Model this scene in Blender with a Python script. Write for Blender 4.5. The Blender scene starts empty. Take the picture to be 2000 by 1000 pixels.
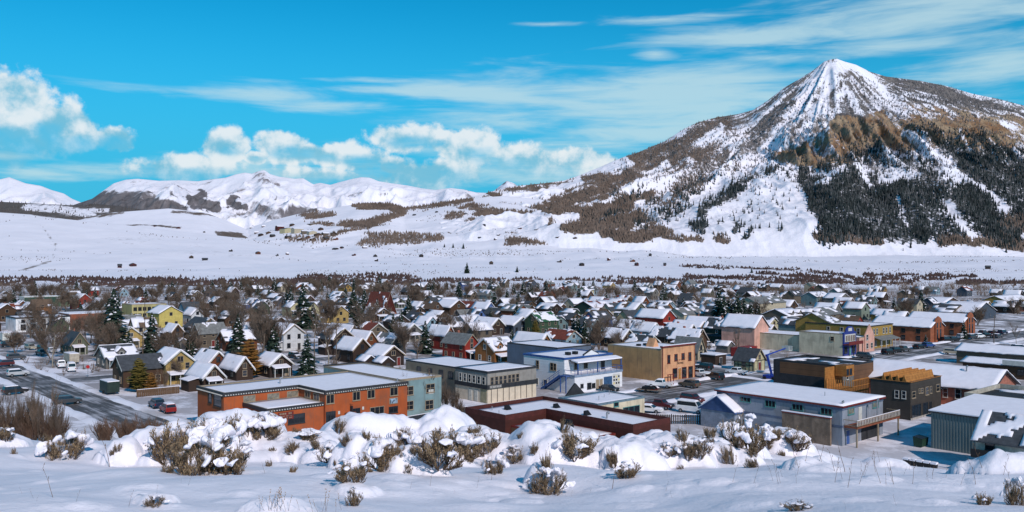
import bpy, math, random
import numpy as np
from mathutils import Vector, Matrix
R = math.radians
random.seed(7); rng = np.random.default_rng(7)
SC = bpy.context.scene
COL = SC.collection

# ------------------------------------------------------------------ camera, light, exposure
F, CX, HY, H = 1700.0, 1000.0, 505.0, 28.0          # focal length in photo pixels, centre column, horizon row, eye height
cam = bpy.data.cameras.new('camera'); camo = bpy.data.objects.new('camera', cam); COL.objects.link(camo)
cam.sensor_width = 36.0; cam.lens = 36.0 * F / 2000.0
cam.clip_start = 0.3; cam.clip_end = 60000.0
camo.location = (0, 0, H); camo.rotation_euler = (R(90) + math.atan(5.0 / F), 0, 0)
SC.camera = camo
SUN_AZ, SUN_EL = 151.0, 34.0                          # clockwise from the view direction; height
sd = Vector((math.sin(R(SUN_AZ)) * math.cos(R(SUN_EL)), math.cos(R(SUN_AZ)) * math.cos(R(SUN_EL)), math.sin(R(SUN_EL))))
sl = bpy.data.lights.new('sun', 'SUN'); sl.energy = 3.5; sl.angle = R(0.53); sl.color = (1.0, 0.90, 0.845)
so = bpy.data.objects.new('sun', sl); COL.objects.link(so); so.location = (0, -50, 200)
so.rotation_euler = sd.to_track_quat('Z', 'Y').to_euler()
SC.view_settings.view_transform = 'Standard'; SC.view_settings.look = 'None'
SC.view_settings.exposure = 0.0; SC.view_settings.gamma = 1.0; SC.view_settings.use_curve_mapping = False
SC.cycles.use_denoising = True
SC.cycles.max_bounces = 5; SC.cycles.diffuse_bounces = 2; SC.cycles.glossy_bounces = 2; SC.cycles.transmission_bounces = 2

# ------------------------------------------------------------------ world: Nishita sky with procedural clouds by direction
W = bpy.data.worlds.new('World'); SC.world = W; W.use_nodes = True
nt = W.node_tree; nt.nodes.clear()
class NT:
    def __init__(s, t): s.t = t
    def n(s, typ, **kw):
        nd = s.t.nodes.new(typ)
        for k, v in kw.items(): setattr(nd, k, v)
        return nd
    def l(s, a, b): s.t.links.new(a, b)
    def put(s, sock, v):
        if hasattr(v, 'is_linked') or isinstance(v, bpy.types.NodeSocket): s.t.links.new(v, sock)
        else: sock.default_value = v
    def m(s, op, a, b=None, c=None, clamp=False):
        nd = s.n('ShaderNodeMath', operation=op); nd.use_clamp = clamp
        s.put(nd.inputs[0], a)
        if b is not None: s.put(nd.inputs[1], b)
        if c is not None: s.put(nd.inputs[2], c)
        return nd.outputs[0]
    def v(s, op, a, b=None):
        nd = s.n('ShaderNodeVectorMath', operation=op); s.put(nd.inputs[0], a)
        if b is not None: s.put(nd.inputs[1], b)
        return nd.outputs['Value'] if op in ('LENGTH', 'DOT_PRODUCT', 'DISTANCE') else nd.outputs[0]
    def ss(s, x, lo, hi, a=0.0, b=1.0):
        nd = s.n('ShaderNodeMapRange', interpolation_type='SMOOTHSTEP'); s.put(nd.inputs[0], x)
        for i, q in zip((1, 2, 3, 4), (lo, hi, a, b)): s.put(nd.inputs[i], q)
        return nd.outputs[0]
    def noise(s, vec, scale, detail=5, rough=0.55, dist=0.0):
        nd = s.n('ShaderNodeTexNoise'); s.put(nd.inputs['Vector'], vec)
        nd.inputs['Scale'].default_value = scale; nd.inputs['Detail'].default_value = detail
        nd.inputs['Roughness'].default_value = rough; nd.inputs['Distortion'].default_value = dist
        return nd.outputs[0]
    def mix(s, f, a, b, typ='MIX'):
        nd = s.n('ShaderNodeMix', data_type='RGBA', blend_type=typ)
        s.put(nd.inputs[0], f); s.put(nd.inputs[6], a); s.put(nd.inputs[7], b)
        return nd.outputs[2]
T = NT(nt)
SKY = 0.10
sky = T.n('ShaderNodeTexSky', sky_type='NISHITA'); sky.sun_disc = False
sky.sun_elevation = R(SUN_EL); sky.sun_rotation = R(SUN_AZ); sky.altitude = 2700; sky.air_density = 1.0; sky.dust_density = 0.3; sky.ozone_density = 1.0
skyc = T.mix(1.0, sky.outputs[0], (0.035, 1.10, 1.33, 1), 'MULTIPLY')
tc = T.n('ShaderNodeTexCoord'); sp = T.n('ShaderNodeSeparateXYZ'); T.l(tc.outputs['Generated'], sp.inputs[0])
az = T.m('ARCTAN2', sp.outputs[0], sp.outputs[1])
hz = T.m('SQRT', T.m('ADD', T.m('MULTIPLY', sp.outputs[0], sp.outputs[0]), T.m('MULTIPLY', sp.outputs[1], sp.outputs[1])))
el = T.m('ARCTAN2', sp.outputs[2], hz)
cb = T.n('ShaderNodeCombineXYZ'); T.put(cb.inputs[0], az); T.put(cb.inputs[1], el); cb.inputs[2].default_value = 0.37
P = cb.outputs[0]
def blobs(lst, up=0.0):
    acc = None
    for (u, v, ru, rv, k) in lst:
        v -= up * rv
        a = math.atan((u - CX) / F); e = math.atan((HY - v) / F * math.cos(a)); c = math.cos(a) / F
        sx, sy = 1 / (ru * c), 1 / (rv * c)
        md = T.n('ShaderNodeVectorMath', operation='MULTIPLY_ADD'); T.l(P, md.inputs[0]); md.inputs[1].default_value = (sx, sy, 0); md.inputs[2].default_value = (-a * sx, -e * sy, 0)
        b = T.m('MULTIPLY_ADD', T.v('LENGTH', md.outputs[0]), -k, k)
        acc = b if acc is None else T.m('MAXIMUM', acc, b)
    acc = T.m('MAXIMUM', acc, -1.0)
    return acc
CUM = [(20, 202, 84, 58, 1.1), (100, 246, 100, 50, 1.1), (0, 258, 130, 56, 1.1), (150, 268, 60, 30, .9), (225, 270, 46, 26, 1), (440, 288, 46, 30, 1), (562, 290, 62, 30, 1), (600, 296, 40, 20, 1),
       (640, 304, 50, 22, 1), (700, 312, 76, 28, 1), (765, 322, 40, 18, .9), (795, 272, 84, 26, .9), (860, 276, 40, 18, .9), (925, 296, 78, 36, 1), (1010, 316, 90, 36, .9), (1105, 328, 84, 32, 1),
       (370, 332, 130, 26, .8), (860, 335, 150, 30, .7), (500, 308, 24, 12, 1), (640, 345, 160, 22, .7), (-240, 260, 220, 60, .9), (2350, 280, 220, 50, .9)]
CUM = [(u, v, ru * 1.05, rv * 1.3, k) for (u, v, ru, rv, k) in CUM]
cum = blobs(CUM); cumt = blobs(CUM, 0.55)
nz1 = T.noise(P, 17.0, 8, 0.60)
nz2 = T.noise(T.v('ADD', P, (0.006, -0.013, 0.0)), 17.0, 5, 0.58)
cd = T.m('ADD', cum, T.m('MULTIPLY', T.m('SUBTRACT', nz1, 0.50), 2.5))
vert = T.m('SUBTRACT', cumt, cum)
vn = T.m('ADD', vert, T.m('MULTIPLY', T.m('SUBTRACT', nz2, .5), 1.6))
ccov = T.m('MULTIPLY', T.ss(cd, 0.0, 0.34), T.ss(vn, -1.0, 0.0))
csh = T.ss(T.m('ADD', T.m('MULTIPLY', T.m('SUBTRACT', nz1, nz2), 4.6), T.m('MULTIPLY', vn, .8)), -0.50, 0.55)
ccol = T.mix(csh, (0.20 / SKY, 0.52 / SKY, 0.69 / SKY, 1), (0.84 / SKY, 0.88 / SKY, 0.90 / SKY, 1))
ws = T.v('MULTIPLY', P, (3.2, 26.0, 1.0))
wn = T.noise(ws, 2.0, 5, 0.6, 0.35)
wis = blobs([(480, 180, 260, 26, 1), (650, 205, 220, 18, .9), (800, 178, 230, 22, .8), (1000, 190, 330, 50, 1), (1260, 190, 440, 76, 1.25), (1300, 255, 440, 74, 1.0), (1000, 240, 300, 50, .8), (1060, 47, 130, 8, .9),
             (1300, 38, 200, 14, .8), (1450, 70, 280, 34, 1.1), (1280, 105, 60, 22, .9), (1700, 95, 300, 30, 1), (1800, 30, 420, 60, 1.1), (1950, 120, 260, 90, 1), (720, 157, 120, 9, .8), (70, 338, 120, 20, .9), (30, 305, 130, 14, .8),
             (200, 330, 300, 26, .5), (620, 335, 480, 44, .75), (1050, 320, 380, 60, .75), (-400, 150, 300, 60, .8), (2500, 100, 400, 90, 1)])
allw = T.m('MULTIPLY', T.ss(T.noise(T.v('MULTIPLY', P, (1.0, 3.0, 1.0)), 2.3, 3, 0.5), 0.52, 0.75), T.ss(T.m('ABSOLUTE', az), 0.75, 1.1))
wd = T.m('ADD', T.m('MAXIMUM', wis, T.m('SUBTRACT', T.m('MULTIPLY', allw, 1.2), 0.6)), T.m('MULTIPLY', T.m('SUBTRACT', wn, 0.5), 2.4))
wcov = T.m('MULTIPLY', T.ss(wd, 0.0, 1.05), 0.72)
low = T.m('MULTIPLY', T.ss(el, 0.31, 0.05), 0.90)
base = T.mix(low, skyc, (0.06 / SKY, 0.44 / SKY, 0.68 / SKY, 1))
c1 = T.mix(wcov, base, (0.56 / SKY, 0.75 / SKY, 0.80 / SKY, 1))
c2 = T.mix(T.m('MULTIPLY', ccov, 0.88), c1, ccol)
W.cycles.sampling_method = 'MANUAL'; W.cycles.sample_map_resolution = 512
bg = T.n('ShaderNodeBackground'); T.l(c2, bg.inputs[0]); bg.inputs[1].default_value = SKY
wo = T.n('ShaderNodeOutputWorld'); T.l(bg.outputs[0], wo.inputs[0])

# ------------------------------------------------------------------ numeric helpers
def _h(ix, iy, s):
    n = (ix.astype(np.int64) * 374761393 + iy.astype(np.int64) * 668265263 + s * 974634777) & 0xffffffff
    n = ((n ^ (n >> 13)) * 1274126177) & 0xffffffff
    return ((n ^ (n >> 16)) & 0xffff) / 65535.0
def vnoise(x, y, s=0):
    x = np.asarray(x, float); y = np.asarray(y, float)
    ix = np.floor(x); iy = np.floor(y); fx = x - ix; fy = y - iy
    ix = ix.astype(np.int64); iy = iy.astype(np.int64)
    fx = fx * fx * fx * (fx * (fx * 6 - 15) + 10); fy = fy * fy * fy * (fy * (fy * 6 - 15) + 10)
    a = _h(ix, iy, s); b = _h(ix + 1, iy, s); c = _h(ix, iy + 1, s); d = _h(ix + 1, iy + 1, s)
    return (a + (b - a) * fx) * (1 - fy) + (c + (d - c) * fx) * fy
def fbm(x, y, o=4, s=0, g=0.5):
    t = 0; a = 1; n = 0
    for i in range(o):
        t = t + a * (vnoise(x * 2 ** i + 13.7 * i, y * 2 ** i - 7.1 * i, s + i) * 2 - 1); n += a; a *= g
    return t / n
def ridged(x, y, o=5, s=0):
    t = 0; a = 1; n = 0
    for i in range(o):
        t = t + a * (1 - np.abs(vnoise(x * 2 ** i + 3.3 * i, y * 2 ** i + 9.2 * i, s + i) * 2 - 1)) ** 2; n += a; a *= 0.5
    return t / n
def sstep(lo, hi, x):
    t = np.clip((x - lo) / (hi - lo), 0, 1); return t * t * (3 - 2 * t)
def prof(pts):
    xs = np.array([p[0] for p in pts], float); ys = np.array([p[1] for p in pts], float)
    return lambda u: np.interp(u, xs, ys)
def strokes(u, v, lst):
    """soft mask from strokes on the surface: (points, radius, softness, value)"""
    m = np.zeros_like(u)
    for pts, r, soft, val in lst:
        d = np.full_like(u, 1e9)
        if len(pts) == 1: d = np.hypot(u - pts[0][0], v - pts[0][1])
        for (x0, y0), (x1, y1) in zip(pts[:-1], pts[1:]):
            dx, dy = x1 - x0, y1 - y0
            t = np.clip(((u - x0) * dx + (v - y0) * dy) / (dx * dx + dy * dy + 1e-9), 0, 1)
            d = np.minimum(d, np.hypot(u - x0 - t * dx, v - y0 - t * dy))
        m = np.maximum(m, val * (1 - sstep(r - soft, r + soft, d)))
    return m
def inpoly(u, v, pts):
    ins = np.zeros(u.shape, bool); n = len(pts)
    for i in range(n):
        x0, y0 = pts[i]; x1, y1 = pts[(i + 1) % n]
        c = ((y0 > v) != (y1 > v)) & (u < (x1 - x0) * (v - y0) / (y1 - y0 + 1e-12) + x0)
        ins ^= c
    return ins.astype(float)

# ------------------------------------------------------------------ material helpers
MATS = {}
def newmat(name):
    m = bpy.data.materials.new(name); m.use_nodes = True; t = m.node_tree; t.nodes.clear()
    n = NT(t); b = n.n('ShaderNodeBsdfPrincipled'); o = n.n('ShaderNodeOutputMaterial'); n.l(b.outputs[0], o.inputs[0])
    return m, n, b
def rgb(c, a=1.0): return (c[0], c[1], c[2], a)
def dark(c, f): return tuple(x * f for x in c)
def mat(name, col, rough=0.8, var=0.25, scale=1.5, bump=0.0, metal=0.0, spec=0.3, lines=0.0, axis=2, dirt=0.0):
    """procedural paint, wood or metal: mottled base colour, optional lap lines and relief"""
    if name in MATS: return MATS[name]
    m, n, b = newmat(name); tc = n.n('ShaderNodeTexCoord'); ob = tc.outputs['Object']
    f = n.noise(ob, scale, 5, 0.6)
    c = n.mix(n.ss(f, 0.3, 0.72), rgb(dark(col, 1 - var)), rgb(tuple(min(1, x * (1 + var * .6)) for x in col)))
    hgt = n.m('MULTIPLY', f, 0.5)
    if lines:
        s = n.n('ShaderNodeSeparateXYZ'); n.l(ob, s.inputs[0])
        q = s.outputs[axis] if axis == 2 else n.m('ADD', s.outputs[0], s.outputs[1])
        fr = n.m('FRACT', n.m('DIVIDE', q, lines))
        ln = n.ss(fr, 0.0, 0.14)
        c = n.mix(ln, n.mix(0.55, c, (0.01, 0.01, 0.01, 1)), c)
        cell = n.m('FLOOR', n.m('DIVIDE', q, lines))
        wn = n.n('ShaderNodeTexWhiteNoise', noise_dimensions='1D'); n.l(cell, wn.inputs['W'])
        c = n.mix(n.m('MULTIPLY', wn.outputs['Value'], 0.22), c, rgb(dark(col, 0.55)))
        hgt = n.m('ADD', hgt, n.m('MULTIPLY', fr, 0.6))
    if dirt:
        f2 = n.noise(ob, 0.35, 4, 0.6); f3 = n.noise(n.v('MULTIPLY', ob, (1.6, 1.6, 0.12)), 1.0, 5, 0.65)
        c = n.mix(n.m('MULTIPLY', n.ss(f2, 0.45, 0.75), dirt), c, (0.10, 0.075, 0.055, 1)); c = n.mix(n.m('MULTIPLY', n.ss(f3, 0.5, 0.72), dirt), c, (0.09, 0.075, 0.065, 1))
    n.l(c, b.inputs['Base Color']); b.inputs['Roughness'].default_value = rough; b.inputs['Metallic'].default_value = metal
    b.inputs['Specular IOR Level'].default_value = spec
    if bump:
        bp = n.n('ShaderNodeBump'); bp.inputs['Strength'].default_value = bump; bp.inputs['Distance'].default_value = 0.05
        n.l(hgt, bp.inputs['Height']); n.l(bp.outputs[0], b.inputs['Normal'])
    MATS[name] = m; return m
SNOWC = (0.845, 0.81, 0.875)
def snowmat(name, scale, bump=0.25, dist=0.05, dirty=0.0, dscale=0.03):
    if name in MATS: return MATS[name]
    m, n, b = newmat(name); tc = n.n('ShaderNodeTexCoord'); ob = tc.outputs['Object']
    f = n.noise(ob, scale, 6, 0.6); f2 = n.noise(ob, scale * 9, 3, 0.6)
    c = n.mix(n.ss(f, 0.3, 0.7), rgb(dark(SNOWC, 0.93)), rgb(SNOWC))
    if dirty:
        d = n.noise(ob, dscale, 6, 0.65)
        c = n.mix(n.m('MULTIPLY', n.ss(d, 0.52, 0.68), dirty), c, (0.20, 0.155, 0.12, 1))
    n.l(c, b.inputs['Base Color']); b.inputs['Roughness'].default_value = 0.65; b.inputs['Specular IOR Level'].default_value = 0.2
    bp = n.n('ShaderNodeBump'); bp.inputs['Strength'].default_value = bump; bp.inputs['Distance'].default_value = dist
    n.l(n.m('ADD', f, n.m('MULTIPLY', f2, 0.25)), bp.inputs['Height']); n.l(bp.outputs[0], b.inputs['Normal'])
    MATS[name] = m; return m
snow_near = snowmat('foreground snow', 2.6, 0.55, 0.045)
snow_roof = snowmat('roof snow', 0.9, 0.30, 0.06)
snow_town = snowmat('trampled town snow', 0.35, 0.5, 0.15, 0.55, 0.05)

def terrainmat(name, rock, rock2, brush, ns, floor=(0.05, 0.05, 0.045), stretch=(1, 1, 1), bumpd=6.0, speck=0.0):
    """snow, rock, bare brush and forest floor mixed by the surface's own mask attribute and noise"""
    m, n, b = newmat(name); tc = n.n('ShaderNodeTexCoord'); ob = n.v('MULTIPLY', tc.outputs['Object'], stretch)
    at = n.n('ShaderNodeAttribute', attribute_name='mask'); sp = n.n('ShaderNodeSeparateColor'); n.l(at.outputs['Color'], sp.inputs[0])
    a, g, f = sp.outputs[0], sp.outputs[1], sp.outputs[2]
    n1 = n.noise(ob, ns, 7, 0.62); n2 = n.noise(ob, ns * 5.3, 6, 0.65); n3 = n.noise(ob, ns * 0.31, 4, 0.5)
    nn = n.m('ADD', n.m('MULTIPLY', n1, 0.55), n.m('MULTIPLY', n2, 0.45))
    grey = n.mix(n.ss(n1, 0.35, 0.65), (0.115, 0.10, 0.10, 1), (0.235, 0.205, 0.19, 1))
    rc = n.mix(n.ss(n1, 0.35, 0.65), rgb(rock), rgb(rock2)); rc = n.mix(at.outputs['Alpha'], grey, rc); rc = n.mix(n.ss(n2, 0.35, 0.7), n.mix(0.5, rc, (0.03, 0.025, 0.025, 1)), rc)
    snowc = n.mix(n.ss(n1, 0.3, 0.7), rgb(dark(SNOWC, 0.94)), rgb(SNOWC))
    bc = n.mix(n.ss(n2, 0.3, 0.7), rgb(dark(brush, 0.6)), rgb(dark(brush, 1.35)))
    k = n.ss(n.m('ADD', n.m('MULTIPLY', g, 0.85), n.m('MULTIPLY', n.m('SUBTRACT', nn, 0.5), 1.5)), 0.33, 0.62)
    c = n.mix(k, snowc, bc)
    k2 = n.ss(n.m('ADD', n.m('MULTIPLY', f, 0.8), n.m('MULTIPLY', n.m('SUBTRACT', n2, 0.5), 1.9)), 0.35, 0.75)
    c = n.mix(k2, c, rgb(floor))
    k1 = n.ss(n.m('ADD', n.m('MULTIPLY', a, 0.9), n.m('MULTIPLY', n.m('SUBTRACT', nn, 0.5), 2.0)), 0.32, 0.58)
    c = n.mix(k1, c, rc)
    n.l(c, b.inputs['Base Color']); b.inputs['Roughness'].default_value = 0.85; b.inputs['Specular IOR Level'].default_value = 0.1
    bp = n.n('ShaderNodeBump'); bp.inputs['Strength'].default_value = 0.55; bp.inputs['Distance'].default_value = bumpd
    n.l(n.m('ADD', n.m('MULTIPLY', n1, 1.0), n.m('MULTIPLY', n2, 0.35)), bp.inputs['Height']); n.l(bp.outputs[0], b.inputs['Normal'])
    return m

# ------------------------------------------------------------------ object helpers
def tag(o, label=None, cat=None, group=None, kind=None):
    if label: o['label'] = label
    if cat: o['category'] = cat
    if group: o['group'] = group
    if kind: o['kind'] = kind
    return o
def link(name, me, parent=None, loc=(0, 0, 0), rot=(0, 0, 0), scale=None):
    o = bpy.data.objects.new(name, me); COL.objects.link(o)
    if parent is not None: o.parent = parent
    o.location = loc; o.rotation_euler = rot
    if scale is not None: o.scale = scale
    return o
def empty(name, loc=(0, 0, 0), rz=0.0, scale=None):
    o = link(name, None, None, loc, (0, 0, rz), scale); o.empty_display_size = 0.2; return o
def npmesh(name, V, Fq, mats=(), smooth=False, fm=None):
    """V: n x 3 array, Fq: m x k array of equal-sized faces"""
    me = bpy.data.meshes.new(name); V = np.asarray(V, np.float32); Fq = np.asarray(Fq, np.int32); k = Fq.shape[1]
    me.vertices.add(len(V)); me.vertices.foreach_set('co', V.ravel())
    me.loops.add(Fq.size); me.loops.foreach_set('vertex_index', Fq.ravel())
    me.polygons.add(len(Fq)); me.polygons.foreach_set('loop_start', np.arange(0, Fq.size, k, dtype=np.int32))
    me.polygons.foreach_set('loop_total', np.full(len(Fq), k, np.int32))
    for m in mats: me.materials.append(m)
    if fm is not None: me.polygons.foreach_set('material_index', np.asarray(fm, np.int32))
    if smooth: me.polygons.foreach_set('use_smooth', np.ones(len(Fq), bool))
    me.update(calc_edges=True); return me
class MB:
    """collects solids for one mesh"""
    def __init__(s): s.v = []; s.f = []; s.m = []
    def add(s, vs, fs, mi=0):
        o = len(s.v); s.v += [tuple(p) for p in vs]; s.f += [tuple(i + o for i in f) for f in fs]; s.m += [mi] * len(fs); return s
    def box(s, x0, x1, y0, y1, z0, z1, mi=0):
        return s.add([(x0, y0, z0), (x1, y0, z0), (x1, y1, z0), (x0, y1, z0), (x0, y0, z1), (x1, y0, z1), (x1, y1, z1), (x0, y1, z1)],
                     [(0, 3, 2, 1), (4, 5, 6, 7), (0, 1, 5, 4), (1, 2, 6, 5), (2, 3, 7, 6), (3, 0, 4, 7)], mi)
    def hexa(s, p, mi=0):
        return s.add(p, [(0, 3, 2, 1), (4, 5, 6, 7), (0, 1, 5, 4), (1, 2, 6, 5), (2, 3, 7, 6), (3, 0, 4, 7)], mi)
    def prism(s, poly, z0, z1, mi=0, top=True, bottom=True):
        n = len(poly); vs = [(x, y, z0) for x, y in poly] + [(x, y, z1) for x, y in poly]
        fs = [(i, (i + 1) % n, n + (i + 1) % n, n + i) for i in range(n)]
        if top: fs.append(tuple(range(n, 2 * n)))
        if bottom: fs.append(tuple(reversed(range(n))))
        return s.add(vs, fs, mi)
    def extr(s, prof2, x0, x1, mi=0, ins=None):
        """profile in (y,z) extruded along x"""
        n = len(prof2); vs = [(x0, y, z) for y, z in prof2] + [(x1, y, z) for y, z in prof2]
        fs = [(i, n + i, n + (i + 1) % n, (i + 1) % n) for i in range(n)] + [tuple(range(n)), tuple(reversed(range(n, 2 * n)))]
        return s.add(vs, fs, mi)
    def tube(s, p0, p1, r0, r1, n=6, mi=0, cap=True):
        p0 = Vector(p0); p1 = Vector(p1); d = (p1 - p0)
        if d.length < 1e-6: return s
        d.normalize(); a = d.orthogonal().normalized(); b = d.cross(a)
        vs = []
        for p, r in ((p0, r0), (p1, r1)):
            for i in range(n):
                t = 2 * math.pi * i / n; vs.append(p + (a * math.cos(t) + b * math.sin(t)) * r)
        fs = [(i, (i + 1) % n, n + (i + 1) % n, n + i) for i in range(n)]
        if cap: fs += [tuple(reversed(range(n))), tuple(range(n, 2 * n))]
        return s.add(vs, fs, mi)
    def mesh(s, name, mats, smooth=False):
        me = bpy.data.meshes.new(name); me.from_pydata(s.v, [], s.f)
        for m in (mats if isinstance(mats, (list, tuple)) else [mats]): me.materials.append(m)
        if any(s.m): me.polygons.foreach_set('material_index', s.m)
        if smooth: me.polygons.foreach_set('use_smooth', [True] * len(s.f))
        me.update(); return me
    def build(s, name, mats, parent=None, loc=(0, 0, 0), rot=(0, 0, 0), smooth=False):
        return link(name, s.mesh(name, mats, smooth), parent, loc, rot)

# ================================================================== TERRAIN
_dy = np.array([-60, 0, 3, 5.6, 9, 12, 16, 19, 22, 26, 32, 45, 70, 88, 100, 5000.])
_dd = np.array([-6, 1.62, 1.62, 1.70, 2.30, 2.92, 3.70, 4.25, 5.4, 7.4, 10.2, 15.6, 24.0, 27.6, 28, 28.])
_ty = np.linspace(-60, 130, 1901); _tz = np.interp(_ty, _dy, _dd); _k = np.hanning(31); _k /= _k.sum()
_tz = np.concatenate([_tz[:15], np.convolve(_tz, _k, 'valid'), _tz[-15:]])
crestv = prof([(-400, 838), (0, 838), (250, 850), (330, 838), (420, 830), (520, 840), (580, 854), (640, 852), (780, 848), (880, 838), (960, 858), (1080, 862), (1170, 878), (1280, 870), (1400, 856), (1500, 858), (1580, 866), (1660, 876), (1750, 874), (1850, 886), (1905, 908), (1945, 900), (2010, 888), (2400, 885)])
MOUNDS = []        # x, y, half width, half depth, height
def valz(x, y):
    z = np.interp(y, [0, 900, 1100, 1500, 2000, 2600, 3300, 5000, 12000], [0, 0, 2, 10, 26, 44, 60, 70, 90])
    return z + sstep(950, 1500, y) * fbm(x / 260, y / 260, 4, 5) * 5.0 + sstep(1000, 1300, y) * (1 - sstep(2600, 3200, y)) * ridged(x / 130, y / 190, 3, 7) * 5.0
def Z(x, y):
    x = np.asarray(x, float); y = np.asarray(y, float)
    u = CX + F * x / np.maximum(y, 3.0)
    drop = np.interp(y, _ty, _tz)
    w = sstep(10, 19, y) * (1 - sstep(26, 60, y))
    drop = drop + w * (crestv(u) - 872) / F * 19
    near = 1 - sstep(60, 96, y)
    z = H - drop + near * (fbm(x / 3.1, y / 2.6, 3, 11) * 0.20 * sstep(2, 8, y) + fbm(x / 11.0, y / 9.0, 2, 17) * 0.30 * sstep(4, 10, y) + fbm(x / 0.8, y / 0.7, 2, 19) * 0.025)
    return np.where(y > 100, valz(x, y), z)
def Zm(x, y):
    z = Z(x, y); acc = np.zeros_like(z)
    for (mx, my, rx, ry, h, p) in MOUNDS:
        sel = (np.abs(x - mx) < rx * 1.3) & (np.abs(y - my) < ry * 1.3)
        if not np.any(sel): continue
        xs, ys_ = x[sel], y[sel]
        d = np.hypot((xs - mx) / rx, (ys_ - my) / ry) * (1 + 0.30 * fbm(xs / (0.7 * rx) + mx, ys_ / (0.7 * ry), 2, 23))
        d = np.clip(d, 0, 1)
        f = h * (1 - d ** p) ** 0.75 * (1 + 0.10 * fbm(xs / (0.3 * rx), ys_ / (0.3 * rx), 2, 29))
        a0 = acc[sel]; k = 0.10 * h
        acc[sel] = np.maximum(a0, f) + k * np.exp(-np.abs(a0 - f) / k) * np.minimum(a0, f) / (np.maximum(a0, f) + 1e-6) * 0.35
    return z + acc + (acc > .02) * np.minimum(acc, .25) * fbm(x / .22, y / .22, 3, 37) * .22
def ground(u, v):
    """where the sight line through a photo pixel meets the flat town"""
    d = F * H / (v - HY); return ((u - CX) * d / F, d)
def hit(u, v):
    """where it meets the hillside"""
    k = (u - CX) / F; s = (v - HY) / F
    ys = np.concatenate([np.arange(3, 60, 0.04), np.arange(60, 1400, 0.5)])
    zz = Z(k * ys, ys); below = (H - s * ys) < zz
    i = int(np.argmax(below)) if below.any() else len(ys) - 1
    return (k * ys[i], ys[i], float(zz[i]))
# snow pillows over buried sagebrush: photo column, base row, half width and height in pixels, roundness
for (u, v, hw, h, p) in [(25, 852, 55, 34, 2.2), (130, 862, 46, 32, 2.4), (80, 850, 30, 18, 2), (232, 906, 34, 46, 2.6), (245, 855, 40, 28, 2.4), (395, 895, 70, 64, 2.6), (455, 880, 80, 72, 2.6), (340, 872, 40, 46, 2.4), (505, 872, 46, 66, 2.6),
                         (585, 868, 56, 54, 3.0), (560, 892, 88, 38, 2.6), (630, 900, 36, 34, 2.6), (708, 872, 86, 62, 3.4), (790, 868, 44, 46, 2.6), (690, 912, 40, 62, 2.6), (745, 912, 40, 54, 2.6), (815, 925, 56, 62, 1.6),
                         (870, 862, 60, 58, 2.6), (860, 905, 46, 42, 2.4), (940, 880, 60, 46, 2.4), (990, 885, 40, 34, 2.4), (1085, 902, 96, 66, 2.8), (1150, 890, 30, 44, 2.4), (1060, 955, 34, 46, 2.4), (1225, 918, 72, 56, 2.2), (1240, 890, 46, 42, 2.6), (1320, 896, 62, 48, 3.0),
                         (1285, 880, 34, 30, 2.4), (1400, 888, 40, 34, 2.4), (1450, 890, 56, 40, 2.6), (1545, 884, 44, 44, 2.6), (1590, 880, 30, 28, 2.4), (1655, 892, 34, 34, 2.4), (1690, 884, 24, 28, 2.2), (1760, 902, 90, 34, 2.0), (1968, 922, 70, 40, 2.0), (2060, 915, 70, 46, 2.0),
                         (300, 985, 40, 20, 2.0), (540, 1000, 60, 26, 2.0), (690, 965, 40, 18, 2), (1580, 915, 36, 20, 2), (-60, 870, 60, 40, 2.4)]:
    x, y, z = hit(u, v); s = y / F; rs = random.Random(int(u * 7 + v))
    MOUNDS.append((x, y + hw * s * 0.5, hw * s * 1.2, hw * s * 1.05, h * s * 1.02, p))
    for k in range(4):
        an = rs.uniform(0, 6.28); q = rs.uniform(.55, 1.0) * hw * s; r2 = rs.uniform(.35, .65) * hw * s
        MOUNDS.append((x + math.cos(an) * q, y + hw * s * .5 + math.sin(an) * q * .8, r2 * 1.1, r2, h * s * rs.uniform(.45, .85), rs.uniform(2.2, 3.2)))
rs = random.Random(77)
for k in range(110):                                         # the lumpy bank of buried brush along the brow of the slope
    u = rs.uniform(270, 1560); v = rs.uniform(846, 905); x, y, z = hit(u, v); s = y / F; hw = rs.uniform(24, 58)
    MOUNDS.append((x, y, hw * s, hw * s * rs.uniform(.8, 1.1), hw * s * rs.uniform(.45, .85), rs.uniform(2.0, 3.0)))
for k in range(150):                                         # small soft lumps in front of it and on the flanks
    u = rs.uniform(-100, 2100); v = rs.uniform(850, 990); x, y, z = hit(u, v); s = y / F; hw = rs.uniform(14, 50)
    MOUNDS.append((x, y, hw * s, hw * s * .9, hw * s * rs.uniform(.14, .36) * (1 if v < 920 else .55), 2.0))

def fan(us, ys, zf):
    U, Y = np.meshgrid(us, ys); X = (U - CX) / F * Y
    return U, X, Y, zf(U, X, Y)
def fanmesh(name, U, X, Y, Zz, m, smooth=True, mask=None):
    r, c = X.shape; V = np.stack([X, Y, Zz], -1).reshape(-1, 3)
    i = np.arange(r * c).reshape(r, c); Fq = np.stack([i[:-1, :-1], i[:-1, 1:], i[1:, 1:], i[1:, :-1]], -1).reshape(-1, 4)
    me = npmesh(name, V, Fq, [m], smooth)
    if mask is not None:
        at = me.color_attributes.new('mask', 'FLOAT_COLOR', 'POINT')
        at.data.foreach_set('color', np.concatenate([mask.reshape(-1, mask.shape[-1]), np.ones((r * c, 4 - mask.shape[-1]))], 1).astype(np.float32).ravel())
    return link(name, me)
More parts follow.
